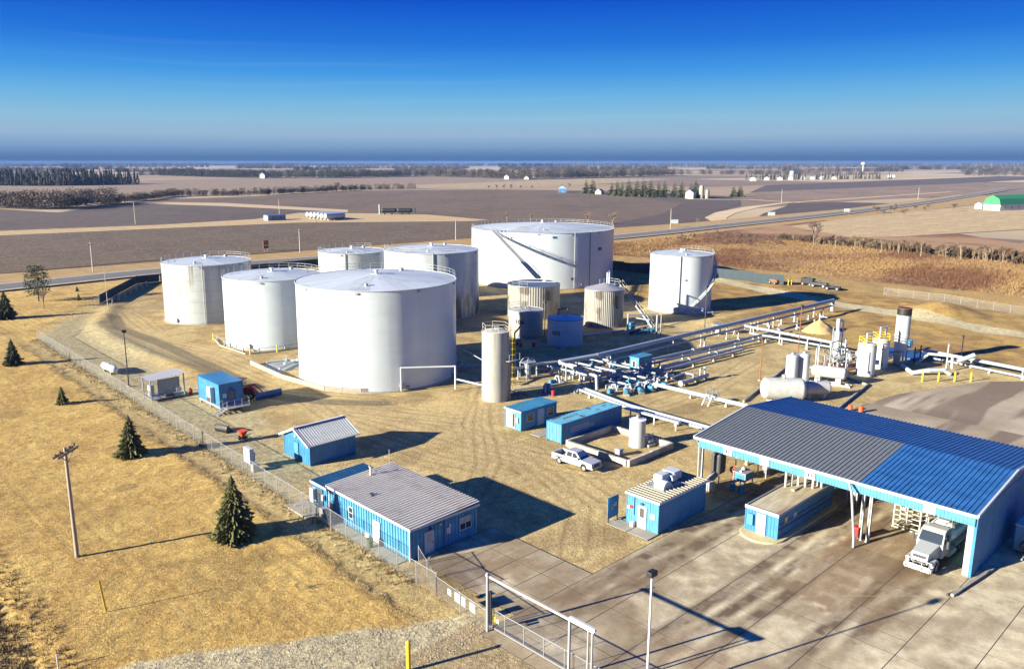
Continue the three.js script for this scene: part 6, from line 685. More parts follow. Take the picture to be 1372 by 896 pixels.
// ---------- fences, gate, poles ----------
const wire = (() => { const n = 128, a = new Uint8Array(n * n * 4); for (let j = 0; j < n; j++) for (let i = 0; i < n; i++) { const u = ((i + j) % 32) / 32, v = ((i - j + 128) % 32) / 32; const k = Math.min(Math.abs(u - 0.5), Math.abs(v - 0.5)) < 0.035 ? 255 : 0; const o = (j * n + i) * 4; a[o] = a[o + 1] = a[o + 2] = k; a[o + 3] = 255; } const t = new THREE.DataTexture(a, n, n); t.wrapS = t.wrapT = THREE.RepeatWrapping; t.magFilter = THREE.LinearFilter; t.minFilter = THREE.LinearMipmapLinearFilter; t.generateMipmaps = true; t.needsUpdate = true; return t; })();
const mesh = mat([0.24, 0.24, 0.23], 0.55, { metalness: 0.3, alphaMap: rep(wire, 0.32), transparent: true, side: THREE.DoubleSide });
function chainFence(label, pts, h = 2.0, step = 3, barbs = true) {
  const t = thing('chain_link_fence', label, 'fence', [0, 0, 0], 0, 'chain-link fences'); const P = [];
  for (let i = 0; i < pts.length - 1; i++) { const a = pts[i], b = pts[i + 1], n = Math.max(1, Math.round(Math.hypot(b[0] - a[0], b[1] - a[1]) / step)); for (let k = 0; k < n; k++) P.push([a[0] + (b[0] - a[0]) * k / n, a[1] + (b[1] - a[1]) * k / n]); } P.push(pts[pts.length - 1]);
  P.forEach(([x, z], i) => { const y = groundH(x, z); part('post', [rod([x, y - 0.05, z], [x, y + h + 0.05, z], 0.04, 0.04, 6), ball(x, y + h + 0.07, z, 0.055, 6)], M.galv, t); if (!i) return; const [px, pz] = P[i - 1], py = groundH(px, pz), L = Math.hypot(x - px, z - pz); const g = new THREE.BufferGeometry(); g.setAttribute('position', new THREE.Float32BufferAttribute([px, py + 0.05, pz, x, y + 0.05, z, x, y + h, z, px, py + 0.05, pz, x, y + h, z, px, py + h, pz], 3)); g.setAttribute('uv', new THREE.Float32BufferAttribute([0, 0, L, 0, L, h, 0, 0, L, h, 0, h], 2)); g.computeVertexNormals(); part('wire_panel', g, mesh, t); part('top_rail', rod([px, py + h, pz], [x, y + h, z], 0.025, 0.025, 5), M.galv, t); });
  return t;
}
const fl = []; for (let z = -177.5; z < -58; z += 20) fl.push([fenceX(z), z]); fl.push([fenceX(-58), -58], [38.35, -47]);
chainFence('long chain-link fence between the lawn and the yard', fl, 2.0);
chainFence('short chain-link fence closing the gap from office to gate', [[40.6, -52.2], [38.35, -47], [37.9, -40.6]], 1.7, 2.8);
chainFence('chain-link fence angling from the lawn corner to the dark screen', [[42.2, -177.5], [54, -196], [65.4, -212.8]], 2.0);
chainFence('far chain-link fence on pale ground beyond the gravel road', [[226, -84], [221, -60], [214, -30], [206, 0]], 2.0, 4);
function screenFence(label, pts, h) { const t = thing('screen_fence', label, 'fence', [0, 0, 0], 0, 'dark screened fences'); for (let i = 0; i < pts.length - 1; i++) { const a = pts[i], b = pts[i + 1], n = Math.max(1, Math.round(Math.hypot(b[0] - a[0], b[1] - a[1]) / 3)); for (let k = 0; k < n; k++) { const x0 = a[0] + (b[0] - a[0]) * k / n, z0 = a[1] + (b[1] - a[1]) * k / n, x1 = a[0] + (b[0] - a[0]) * (k + 1) / n, z1 = a[1] + (b[1] - a[1]) * (k + 1) / n, y = groundH((x0 + x1) / 2, (z0 + z1) / 2); const L = Math.hypot(x1 - x0, z1 - z0), an = Math.atan2(-(z1 - z0), x1 - x0); part('screen_panel', mv(bx(-L / 2 + 0.04, L / 2 - 0.04, 0.05, h, -0.02, 0.02).rotateY(an), (x0 + x1) / 2, y, (z0 + z1) / 2), M.screen, t); part('post', rod([x0, y - 0.3, z0], [x0, y + h + 0.15, z0], 0.06, 0.06, 6), M.dark, t); } } }
M.screen = mat([0.025, 0.045, 0.06], 0.8, { map: rep(grime, 3) });
screenFence('dark green-blue screened fence left of the streaked tank', [[65.6, -213.1], [85.3, -241.8], [92, -242]], 2.3); screenFence('dark screened fence along the highway behind the tanks', [[92.3, -242], [200, -242]], 2.4); screenFence('dark screened fence between widest tank and spiral-stair tank', [[208, -186], [213, -165], [221, -132], [220.7, -110]], 2.9);
{ // inner pipe rail by the left screen
  run('pipeline', 'thin grey rail running beside the left screened fence', [[67, 1.2, -210], [86, 1.2, -236]], 0.07, M.galv, { sup: 5, sm: M.galv }); }
{ // gate frame and sliding gate
  const t = thing('gate_portal', 'tall steel gate portal with one long top beam', 'gate frame'); part('post', [bx(37.76, 37.92, -0.05, 4.95, -40.4, -40.24)], M.galv, t); part('post', [bx(38.02, 38.17, -0.05, 4.7, -32.46, -32.31)], M.galv, t); part('post', [bx(38.0, 38.1, 0, 4.55, -30.75, -30.65)], M.galv, t); part('post', [bx(38.0, 38.1, 0, 4.55, -30.4, -30.3)], M.galv, t); part('beam', [bar([37.95, 4.6, -40.6], [38.05, 4.55, -30.2], 0.14, 0.17)], mat([0.42, 0.36, 0.33], 0.5), t); part('beam_cover', [bar([38.05, 4.75, -32.3], [38.05, 4.73, -30.1], 0.2, 0.2)], M.white, t); part('motor_box', rb(37.95, 38.15, 0.6, 3.4, -40.3, -40.12), M.dark, t);
  const s = thing('sliding_gate', 'low sliding chain-link gate panel along the driveway edge', 'gate'); const X = 38.3; part('bottom_rail', [bar([X, 0.22, -40.9], [X + 0.25, 0.22, -27.2], 0.07)], M.galv, s); part('top_rail', [bar([X, 1.75, -40.9], [X + 0.25, 1.75, -27.2], 0.05)], M.galv, s); for (let i = 0; i <= 7; i++) part('upright', [bar([X + i * 0.036, 0.22, -40.9 + i * 1.957], [X + i * 0.036, 1.75, -40.9 + i * 1.957], 0.045)], M.galv, s); for (let i = 0; i < 7; i++) { const z0 = -40.9 + i * 1.957, z1 = z0 + 1.957; const g = new THREE.PlaneGeometry(1.957, 1.5); g.rotateY(Math.PI / 2); const uv = g.attributes.uv; for (let k = 0; k < 4; k++) uv.setXY(k, uv.getX(k) * 1.95, uv.getY(k) * 1.5); part('wire_panel', mv(g, X + 0.02 + i * 0.036, 0.98, (z0 + z1) / 2), mesh, s); }
  part('warning_sign', bx(X - 0.06, X - 0.04, 0.9, 1.25, -40.2, -39.85), M.yellow, s); part('notice', bx(X - 0.06, X - 0.04, 0.85, 1.2, -39.75, -39.5), M.cream, s);
  for (const [z, w, h, lab] of [[-43.9, 1.4, 0.8, 'large white notice board on the fence left of the gate post'], [-42.3, 0.7, 0.75, 'small white notice nearest the gate post'], [-45.3, 0.5, 0.55, 'small white notice farthest left on the gate fence']]) solo('notice_board', rb(-0.02, 0.02, -h / 2, h / 2, -w / 2, w / 2, 0.01), M.white, lab, 'sign', undefined, [38.0 - 0.02 + (-40.6 - z) * 0.07, 1.05, z], -0.07);
  const bp = solo('bollard', [cyl(0, 0, 0, 0.16, 2.2, 14), ball(0, 2.2, 0, 0.16, 12)], M.yellow, 'tall yellow bollard on the gravel at the bottom edge', 'bollard', undefined, [30.5, 0, -40.6]);
}
function lampPole(label, x, z, h, m, o = {}) { const t = thing('lamp_post', label, 'lamp post', [x, 0, z]); part('pole', [rod([0, -0.1, 0], [0, h, 0], 0.1, 0.07, 10)], m, t); part('lamp_head', [rb(-0.35, 0.35, h - 0.05, h + 0.32, -0.22, 0.22, 0.05)], M.black, t); part('bracket', [rod([0, h - 0.3, 0], [0.3, h, 0], 0.04)], m, t); part('footing', cyl(0, -0.1, 0, 0.3, 0.35, 12), M.concrete, t); return t; }
lampPole('black lamp post with box head on gravel by the open shelter', 42.9, -129.3, 8.9, M.black); lampPole('dark lamp post beside the spiral-stair tank', 146.2, -89.4, 9.6, M.dark); lampPole('dark thin lamp post in the empty gravel left of the drums', 119.8, -62.5, 6.9, M.rust); lampPole('tall dark lamp post behind the twin dehydrator columns', 133.7, -63.0, 10.5, M.rust); lampPole('white lamp post with dark head at the bottom edge', 40.4, -27.5, 8.9, M.white);
{ const t = thing('flag_pole', 'tall bare white pole at the berm near the screened fence', 'pole', [64.2, 0, -202.9]); part('pole', rod([0, 0, 0], [0, 10.5, 0], 0.09, 0.06, 8), M.whiteDirty, t); part('crossbar', bar([-0.5, 10.2, 0], [0.5, 10.2, 0], 0.08), M.galv, t); }
{ // utility pole
  const t = thing('utility_pole', 'weathered wooden utility pole with one heavy crossarm on the lawn', 'pole', [18.7, 0, -74.1]); const w = mat([0.3, 0.25, 0.2], 0.9, { map: rep(grime, 1.5) }); part('pole', rod([0, -0.2, 0], [0, 10.6, 0], 0.19, 0.13, 12), w, t); part('crossarm', [bx(-1.55, 1.55, 10.0, 10.2, -0.3, -0.16)], M.wood, t); part('crossarm', [bx(-1.55, 1.55, 10.0, 10.2, 0.16, 0.3)], M.wood, t); for (const s of [-1, 1]) part('brace', [bar([0, 9.2, 0.17], [s * 0.9, 10.0, 0.17], 0.06)], M.wood, t); for (const x of [-1.4, -0.7, 0.7, 1.4]) part('insulator', [cyl(x, 10.2, 0, 0.06, 0.22, 8), cyl(x, 10.36, 0, 0.1, 0.08, 8)], M.dark, t); t.rotation.y = 0.75; }
{ const t = thing('marker_post', 'pale yellow marker post leaning in the lawn', 'marker', [17.5, 0, -62.7]); part('post', [bar([0, -0.2, 0], [-0.25, 2.9, -0.28], 0.14, 0.06)], M.yellow, t); part('foot', ball(0, 0, 0, 0.18), M.white, t); }
solo('marker_rod', [rod([0, -1.4, 0], [0, 1.2, 0], 0.05, 0.05, 6)], M.white, 'thin white rod in the tall grass at the lower left', 'marker', undefined, [12.5, 0, -57.6]);
// ---------- trees ----------
function tris(list) { const g = new THREE.BufferGeometry(); g.setAttribute('position', new THREE.Float32BufferAttribute(list, 3)); g.computeVertexNormals(); return uvBox(g); }
function spruceGeo(h, whorls, perW, sprays) {   // crown of drooping sprays of needles round a straight stem
  const q = []; const R = h * 0.31;
  for (let w = 0; w < whorls; w++) {
    const f = w / whorls, y = h * (0.07 + 0.92 * f), L = R * Math.pow(1 - f, 0.82) * rr(0.8, 1.12) + 0.06, nb = Math.max(4, Math.round(perW * (1 - f * 0.5)));
    for (let b = 0; b < nb; b++) {
      const a = (b + rr(-0.35, 0.35)) / nb * 6.283 + w * 1.7, len = L * rr(0.6, 1.2), up = rr(-0.28, 0.08) - 0.1 * (1 - f), ca = Math.cos(a), sa = Math.sin(a);
      for (let s = 0; s < sprays; s++) {
        const t = (s + 0.6) / sprays, r = len * t, py = y + up * r - 0.12 * r * t + rr(-0.03, 0.03) * h * 0.1, wd = (0.19 * len * (1.15 - t) + 0.05) * rr(0.6, 1.3), ln = len / sprays * rr(1.2, 2.2), dr = rr(0.02, 0.13) * len;
        for (const k of [-1, 1]) { const ox = -sa * k, oz = ca * k; q.push(ca * (r - ln * 0.4), py + 0.04, sa * (r - ln * 0.4), ca * (r + ln), py - dr, sa * (r + ln), ca * (r + ln * 0.3) + ox * wd, py - dr * 1.5, sa * (r + ln * 0.3) + oz * wd); }
        q.push(ca * (r - ln * 0.3), py, sa * (r - ln * 0.3), ca * (r + ln * 0.7), py - 0.02, sa * (r + ln * 0.7), ca * r, py - dr * 2.4 - 0.05, sa * r);
      }
    }
  }
  for (let k = 0; k < 5; k++) { const a = k * 1.256; q.push(Math.cos(a) * 0.08, h * 0.95, Math.sin(a) * 0.08, Math.cos(a + 1.2) * 0.08, h * 0.95, Math.sin(a + 1.2) * 0.08, 0, h * 1.03, 0); }
  return tris(q);
}
const needle = mat([0.085, 0.085, 0.02], 0.8), needleBlue = mat([0.05, 0.06, 0.028], 0.85), bark = mat([0.13, 0.1, 0.075], 0.95), twigM = mat([0.14, 0.105, 0.078], 0.95), paleTwig = mat([0.22, 0.175, 0.125], 0.95);
function spruce(label, x, z, h, o = {}) { const t = thing('spruce_tree', label, 'tree', [x, groundH(x, z), z], rr(0, 6), o.group ?? 'spruces on the lawn'); part('trunk', rod([0, -0.1, 0], [0, h * 0.95, 0], h * 0.022, h * 0.003, 8), bark, t); part('crown', spruceGeo(h, o.w ?? 26, o.p ?? 13, o.s ?? 6), o.m ?? needle, t); return t; }
spruce('largest spruce on the lawn, next to the office fence', 30.9, -68, 6.3, { w: 46, p: 20, s: 9 }); spruce('mid-sized spruce on the lawn, level with the switch cabinet', 31.7, -97, 5.2, { w: 40, p: 18, s: 8 }); spruce('smallest spruce on the lawn, second row back from fence bend', 32.1, -125.7, 2.7, { w: 24, p: 13, s: 6 }); spruce('broad dark spruce at the left edge below the fence corner', 33, -157, 4.7, { w: 36, p: 18, s: 8, m: needleBlue }); spruce('tall dark spruce cut by the left edge of the picture', 43.2, -206.8, 6.6, { w: 38, p: 18, s: 8, m: needleBlue });
spruce('tiny spruce in the far lawn, left one', 63.5, -222.7, 1.8, { w: 14, p: 9, s: 4, m: needleBlue }); spruce('tiny spruce in the far lawn, right one', 67.8, -238.5, 1.6, { w: 12, p: 8, s: 4, m: needleBlue });
// bare broadleaf trees: forking limbs, then a haze of twigs
function bareGeo(h, depth, spread, twigs, twigW, low) {
  const limbs = [], q = [];
  const grow = (p, d, L, r, lv) => {
    const e = p.clone().addScaledVector(d, L); limbs.push(rod(p.toArray(), e.toArray(), r, r * 0.62, lv < 2 ? 6 : 4, true));
    if (lv >= depth) { for (let k = 0; k < twigs; k++) { const s = p.clone().lerp(e, rr(0.2, 1)), v = d.clone().add(V3(rr(-1, 1), rr(-0.5, 1), rr(-1, 1)).multiplyScalar(0.9)).normalize(), l = L * rr(0.6, 1.3), n = V3(rr(-1, 1), rr(-1, 1), rr(-1, 1)).normalize().multiplyScalar(twigW); const t = s.clone().addScaledVector(v, l); q.push(s.x - n.x, s.y - n.y, s.z - n.z, s.x + n.x, s.y + n.y, s.z + n.z, t.x, t.y, t.z); } return; }
    const n = lv === 0 ? 4 : 3; for (let k = 0; k < n; k++) { const a = k / n * 6.283 + rr(0, 2), s = spread * rr(0.6, 1.25); const v = d.clone().add(V3(Math.cos(a) * s, rr(0.0, 0.3), Math.sin(a) * s)).normalize(); grow(p.clone().lerp(e, k === 0 ? 1 : rr(0.55, 1)), v, L * rr(0.6, 0.82), r * 0.6, lv + 1); }
  };
  grow(V3(0, -0.1, 0), V3(rr(-0.05, 0.05), 1, rr(-0.05, 0.05)).normalize(), h * (low ?? 0.22), h * 0.022, 0);
  return [limbs[0], mg([...limbs.slice(1), tris(q)])];
}
function bareTree(label, x, z, h, o = {}) { const t = thing(o.name ?? 'bare_tree', label, o.cat ?? 'tree', [x, o.y ?? groundH(x, z), z], 0, o.group); const [a, b] = bareGeo(h, o.d ?? 4, o.spread ?? 0.62, o.tw ?? 7, o.tww ?? 0.02, o.low); part('trunk', mg([a]), o.m ?? bark, t); part('crown', b, o.cm ?? o.m ?? twigM, t); return t; }
bareTree('thin bare tree standing before the far pine on the lawn', 53.4, -215.8, 7.6, { m: paleTwig, spread: 0.4 });
{ // ragged pine
  const t = thing('pine_tree', 'ragged dark pine at the far left of the lawn', 'tree', [55.4, 0, -228], 0); part('trunk', rod([0, -0.1, 0], [0.3, 8, 0], 0.22, 0.06, 8), bark, t); const q = []; for (let k = 0; k < 1500; k++) { const f = rr(0.16, 1), a = rr(0, 6.283), r = 3.6 * Math.sqrt(1 - Math.pow((f - 0.55) / 0.56, 2)) * Math.pow(rnd(), 0.5) * (0.65 + 0.5 * vn(a * 1.3, f * 5)), x = Math.cos(a) * r, z = Math.sin(a) * r, y = f * 9, s = rr(0.25, 0.55); const n = V3(rr(-1, 1), rr(0, 1.4), rr(-1, 1)).normalize().multiplyScalar(s), m = V3(rr(-1, 1), rr(-0.3, 0.3), rr(-1, 1)).normalize().multiplyScalar(s * 0.5); q.push(x - m.x, y - m.y, z - m.z, x + m.x, y + m.y, z + m.z, x + n.x, y + n.y, z + n.z); } part('crown', tris(q), needleBlue, t);
}
for (const [x, z, h, lab] of [[30.3, -55.3, 1.5, 'bare shrub at the bottom of the lawn near the office'], [36.0, -85, 1.8, 'bare shrub on the lawn edge by the switch cabinet'], [37.4, -116.9, 1.7, 'bare shrub on the lawn edge by the open shelter'], [44, -193.9, 1.4, 'bare shrub left of the fence corner'], [38, -146, 1.6, 'bare shrub behind the broad dark spruce']]) bareTree(lab, x, z, h, { name: 'bare_shrub', cat: 'shrub', group: 'bare shrubs on the lawn', d: 3, spread: 0.9, tw: 9, tww: 0.009, m: mat([0.24, 0.17, 0.12], 0.95) });
// ---------- grass, in tufts nobody could count ----------
function tuft(n, w, h) { const q = []; for (let k = 0; k < n; k++) { const a = rr(0, 6.283), l = rr(0.2, 1) * w, x = Math.cos(a) * l * 0.5, z = Math.sin(a) * l * 0.5, b = rr(0, 6.283), t = w * 0.09; q.push(x - Math.cos(b) * t, 0, z - Math.sin(b) * t, x + Math.cos(b) * t, 0, z + Math.sin(b) * t, x * 2.2, h * rr(0.55, 1.1), z * 2.2); } return tris(q); }
function scatter(name, label, cat, geo, m, n, place, tones) { const im = new THREE.InstancedMesh(geo, m, n), M4 = new THREE.Matrix4(), c = new THREE.Color(); for (let i = 0; i < n; i++) { const [x, y, z, s, sy] = place(i); M4.makeRotationY(rr(0, 6.283)).scale(V3(s, sy ?? s, s)).setPosition(x, y, z); im.setMatrixAt(i, M4); if (tones) { const a = tones.length === 2 && tones.patch ? mix3(tones[0], tones[1], sm(0.4, 0.62, fbm(x * 0.018 + 5, z * 0.035, 4) + rr(-0.08, 0.08))) : tones[Math.floor(rnd() * tones.length)], k = rr(0.8, 1.2); c.setRGB(a[0] * k, a[1] * k, a[2] * k); im.setColorAt(i, c); } } im.name = numbered(name); im.castShadow = im.receiveShadow = true; im.userData = { kind: 'stuff', label, category: cat }; scene.add(im); return im; }
const straw = [[0.56, 0.39, 0.125], [0.62, 0.44, 0.16], [0.48, 0.31, 0.095], [0.66, 0.5, 0.21], [0.38, 0.25, 0.08]];
scatter('lawn_grass', 'dry golden grass covering the lawn', 'grass', tuft(6, 0.16, 0.05), mat([1, 1, 1], 0.95), 75000, () => { let x, z, y; do { z = -44 - Math.pow(rnd(), 1.5) * 130; x = rr(12, fenceX(z) - 2.6 + rr(-0.4, 0.8)); } while (z + 57.2 > (x - 11) * 0.515 - 0.3); y = groundH(x, z); return [x, y - 0.01, z, rr(0.7, 1.7)]; }, straw);
scatter('tall_grass', 'tall tangled dead grass along the left edge', 'grass', tuft(9, 0.4, 0.4), mat([1, 1, 1], 0.95), 9000, () => { const z = rr(-110, -44), x = rr(2, 11.5 + (rnd() < 0.25 ? 2.5 : 0)); return [x, groundH(x, z) - 0.03, z, rr(0.6, 1.4), rr(0.4, 1.2)]; }, [[0.15, 0.1, 0.045], [0.09, 0.06, 0.028], [0.22, 0.155, 0.07], [0.06, 0.04, 0.022], [0.28, 0.2, 0.095]]);
scatter('marsh_grass', 'tall red-brown and straw marsh grass beyond the yard', 'grass', tuft(8, 0.9, 0.55), mat([1, 1, 1], 0.95), 42000, () => { const z = rr(-225, 60), x = rr(232, 236 + 170 * (0.55 + 0.45 * vn(z * 0.02, 3))); return [x, -0.6, z, rr(0.7, 1.6), rr(0.5, 1.5) * (0.5 + vn(x * 0.04, z * 0.03))]; }, Object.assign([[0.13, 0.06, 0.028], [0.27, 0.17, 0.068]], { patch: true }));
scatter('fence_weeds', 'pale dead weeds along the fence foot', 'weeds', tuft(6, 0.3, 0.3), mat([1, 1, 1], 0.95), 2500, () => { const z = rr(-178, -50), x = fenceX(z) + rr(-2.4, 0.8) * rnd(); return [x, groundH(x, z) - 0.01, z, rr(0.5, 1.3)]; }, [[0.28, 0.21, 0.105], [0.19, 0.13, 0.06], [0.33, 0.26, 0.15]]);
{ const g = new THREE.IcosahedronGeometry(0.035, 0); g.computeVertexNormals(); scatter('gravel_stones', 'loose stones scattered over the yard and gravel', 'stones', uvBox(g), mat([1, 1, 1], 0.95), 30000, () => { const r = rnd(); if (r < 0.35) { let x, z; do { x = rr(12, 38.5); z = rr(-56, -40); } while (z + 57.2 < (x - 11) * 0.515 + 0.4); return [x, groundH(x, z), z, rr(0.4, 1.6)]; } const z = rr(-175, -74), x = r < 0.75 ? fenceX(z) + rr(0.5, 11) : rr(50, 90); return [x, groundH(x, z), z, rr(0.4, 1.5)]; }, [[0.36, 0.31, 0.23], [0.28, 0.23, 0.16], [0.42, 0.37, 0.29], [0.2, 0.155, 0.11]]); }
// ---------- far country ----------
const FY = -0.65;
{ // individual hedgerow trees, few shapes, each its own object
  const protos = []; const labRow = 'bare tree in the long row along the far field edge';
  for (let k = 0; k < 4; k++) { const t = bareTree(labRow, 0, 0, 15, { d: 4, tw: 5, tww: 0.1, low: 0.16, y: FY, group: 'far hedgerow trees', spread: 0.62, cm: mat([0.12, 0.092, 0.075], 1) }); protos.push(t); }
  const line = [[250, -745], [300, -800], [350, -866], [400, -832], [445, -832], [520, -858], [603, -888]]; const pts = []; for (let i = 0; i < line.length - 1; i++) { const [a, b] = [line[i], line[i + 1]], n = Math.round(Math.hypot(b[0] - a[0], b[1] - a[1]) / 4.2); for (let k = 0; k < n; k++) pts.push([a[0] + (b[0] - a[0]) * k / n + rr(-3, 3), a[1] + (b[1] - a[1]) * k / n + rr(-3, 3), rr(0.6, 1.05)]); }
  pts.push([745, -792, 0.8], [758, -790, 0.9], [765, -783, 0.9], [775, -780, 0.95], [783, -770, 0.8], [800, -765, 0.7], [870, -760, 1.0], [560, -872, 1.7], [640, -870, 0.6], [900, -800, 0.6]);
  pts.forEach(([x, z, s], i) => { if (i < 4) { protos[i].position.set(x, FY, z); protos[i].scale.setScalar(s); } else dup(protos[i % 4], [x, FY, z], rr(0, 6), undefined, s); });
  // orchard-like trees by the green barn
  const lb = 'bare tree in the grove left of the green-roofed barn'; let o; for (let i = 0; i < 13; i++) { const t = dup(protos[i % 4], [rr(560, 700), FY, rr(-240, -196)], rr(0, 6), lb, rr(0.55, 0.85)); t.userData.group = 'grove by the barn'; }
}
bareTree('large bare tree standing alone before the thicket at right', 352, -163, 17, { y: FY, d: 4, tw: 12, tww: 0.04, m: twigM }); bareTree('bare tree behind the widest tank, left of a pair', 364, -303, 13, { y: FY, d: 4, tw: 10, tww: 0.035, m: paleTwig }); bareTree('bare tree behind the widest tank, right of a pair', 374, -293, 12, { y: FY, d: 4, tw: 10, tww: 0.035, m: paleTwig });
bareTree('slim pale bare tree rising over the widest tank, left one', 351, -357, 9, { y: FY, d: 4, spread: 0.3, tw: 7, tww: 0.05, m: paleTwig }); bareTree('slim pale bare tree rising over the widest tank, right one', 361, -346, 8.5, { y: FY, d: 4, spread: 0.3, tw: 7, tww: 0.05, m: paleTwig }); bareTree('bare tree by the road beyond the spiral-stair tank', 392, -248, 9, { y: FY, d: 3, spread: 0.35, tw: 9, tww: 0.05, m: paleTwig }); bareTree('lone bare tree in front of the white field tanks', 262, -432, 8, { y: FY, d: 3, tw: 9, tww: 0.05, m: paleTwig });
{ // thicket: saplings past counting
  const q = []; for (let k = 0; k < 7; k++) { const a = rr(0, 6.283), l = rr(0, 0.8); q.push(mg(bareGeo(6.5 * rr(0.6, 1.1), 2, 0.32, 7, 0.05)).translate(Math.cos(a) * l * 2, 0, Math.sin(a) * l * 2)); } const g = mg(q);
  scatter('thicket', 'dense brown thicket of bare saplings across the right middle distance', 'thicket', g, mat([1, 1, 1], 1), 300, i => { const f = rnd(); const x = 362 - f * 30 + rr(-7, 10), z = -182 + f * 130 + rr(-3, 3); return [x, FY, z, rr(0.7, 1.3) * (0.8 + 0.45 * f)]; }, [[0.13, 0.085, 0.052], [0.17, 0.115, 0.07], [0.1, 0.065, 0.042], [0.2, 0.145, 0.09]]);
  scatter('brush', 'low brown brush along the marsh edge beside the highway', 'brush', g, mat([1, 1, 1], 1), 130, i => { const f = rnd(); return [rr(318, 372), FY, -222 + f * 50 + rr(-4, 4), rr(0.25, 0.6)]; }, [[0.15, 0.095, 0.06], [0.19, 0.125, 0.08]]);
  let s0; [[345, -150], [340, -140], [337, -128], [336, -121], [334, -112], [336, -104], [333, -98], [334, -90], [332, -84], [331, -76], [330, -70]].forEach(([x, z], i) => { if (!s0) { s0 = bareTree('pale slender sapling standing out of the thicket', x, z, 9, { y: FY, d: 3, spread: 0.17, tw: 4, tww: 0.03, m: mat([0.26, 0.2, 0.14], 0.95), name: 'sapling', group: 'saplings in the thicket' }); } else dup(s0, [x, FY, z], rr(0, 6), undefined, rr(0.75, 1.2)); });
}
// woods that read as one mass
const coneG = (() => { const q = []; for (let k = 0; k < 170; k++) { const f = Math.pow(rnd(), 0.8), y = f * 20, r = 3.8 * (1 - f) * rr(0.5, 1.15) + 0.3, a = rr(0, 6.283), s = rr(0.8, 1.8), x = Math.cos(a) * r, z = Math.sin(a) * r; q.push(x * 0.4, y + s, z * 0.4, x - Math.sin(a) * s * 0.6, y - s * 0.5, z + Math.cos(a) * s * 0.6, x + Math.sin(a) * s * 0.6, y - s * 0.3, z - Math.cos(a) * s * 0.6); } return tris(q); })();
const domeG = (() => { const q = []; for (let k = 0; k < 240; k++) { const f = rr(0.12, 1), y = f * 15, r = 6 * Math.sqrt(Math.max(0, 1 - Math.pow((f - 0.55) / 0.5, 2))) * Math.sqrt(rnd()), a = rr(0, 6.283), s = rr(0.7, 2), x = Math.cos(a) * r, z = Math.sin(a) * r, m = V3(rr(-1, 1), rr(-0.3, 1.2), rr(-1, 1)).normalize().multiplyScalar(s), n = V3(rr(-1, 1), rr(-0.4, 0.4), rr(-1, 1)).normalize().multiplyScalar(s * 0.35); q.push(x - n.x, y - n.y, z - n.z, x + n.x, y + n.y, z + n.z, x + m.x, y + m.y, z + m.z); } return tris(q); })();
const along = (line, dep, lo, hi) => { const L = []; let T = 0; for (let i = 0; i < line.length - 1; i++) { const d = Math.hypot(line[i + 1][0] - line[i][0], line[i + 1][1] - line[i][1]); L.push(d); T += d; } return () => { let s = rnd() * T, i = 0; while (s > L[i] && i < L.length - 1) { s -= L[i]; i++; } const f = s / L[i], a = line[i], b = line[i + 1]; return [a[0] + (b[0] - a[0]) * f + rr(-dep, dep), FY, a[1] + (b[1] - a[1]) * f + rr(-dep, dep), rr(lo, hi), rr(lo, hi)]; }; };
const greens = [[0.03, 0.036, 0.024], [0.04, 0.045, 0.028], [0.06, 0.055, 0.04]], browns = [[0.1, 0.078, 0.06], [0.14, 0.105, 0.08], [0.08, 0.062, 0.05]];
scatter('conifer_wood', 'dark conifer wood on the left horizon', 'wood', coneG, mat([1, 1, 1], 1), 520, along([[300, -1560], [326, -1490], [383, -1390], [487, -1410]], 34, 0.45, 1.3), greens);
scatter('bare_wood', 'grey-brown bare wood at the left edge below the conifers', 'wood', domeG, mat([1, 1, 1], 1), 260, along([[60, -830], [150, -790], [166, -735], [186, -690], [246, -755]], 16, 0.6, 1.0), browns);
scatter('conifer_wood', 'dark wood in the middle distance behind the big tanks', 'wood', domeG, mat([1, 1, 1], 1), 620, along([[880, -2200], [905, -1760], [1040, -1620], [1290, -1660]], 46, 0.8, 1.3), greens);
scatter('bare_wood', 'brown-blue wood behind the farm fields', 'wood', domeG, mat([1, 1, 1], 1), 420, along([[1330, -1640], [1280, -1240], [1480, -1230], [1900, -1300]], 40, 0.9, 1.5), [...browns, ...greens]);
scatter('hedge_brush', 'dark brush filling the foot of the far hedgerow', 'brush', domeG, mat([1, 1, 1], 1), 420, along([[240, -735], [300, -800], [350, -866], [400, -832], [445, -832], [520, -858], [603, -888], [680, -870]], 3.5, 0.25, 0.6), browns);
{ const rows = [[2500, 0.7, 1.1, 520], [3300, 0.8, 1.2, 1000], [4400, 0.9, 1.4, 1400], [5900, 1.0, 1.6, 1700], [7600, 1.2, 1.9, 2600]]; rows.forEach(([R, lo, hi, n], k) => scatter('distant_wood', ['nearest', 'second', 'third', 'fourth', 'farthest'][k] + ' band of hazy woods along the horizon', 'wood', k === 3 ? coneG : domeG, mat([1, 1, 1], 1), n, () => { let a, r; do { a = rr(-0.12, 1.5); r = R * (1 + 0.16 * (vn(a * 7, k) - 0.5)); } while (k < 4 && vn(a * 16 + k * 31, 7) < 0.36); return [Math.sin(a + 0.0) * r, FY, -Math.cos(a) * r, rr(lo, hi) * 1.25, rr(lo, hi)]; }, [...greens, ...browns])); }
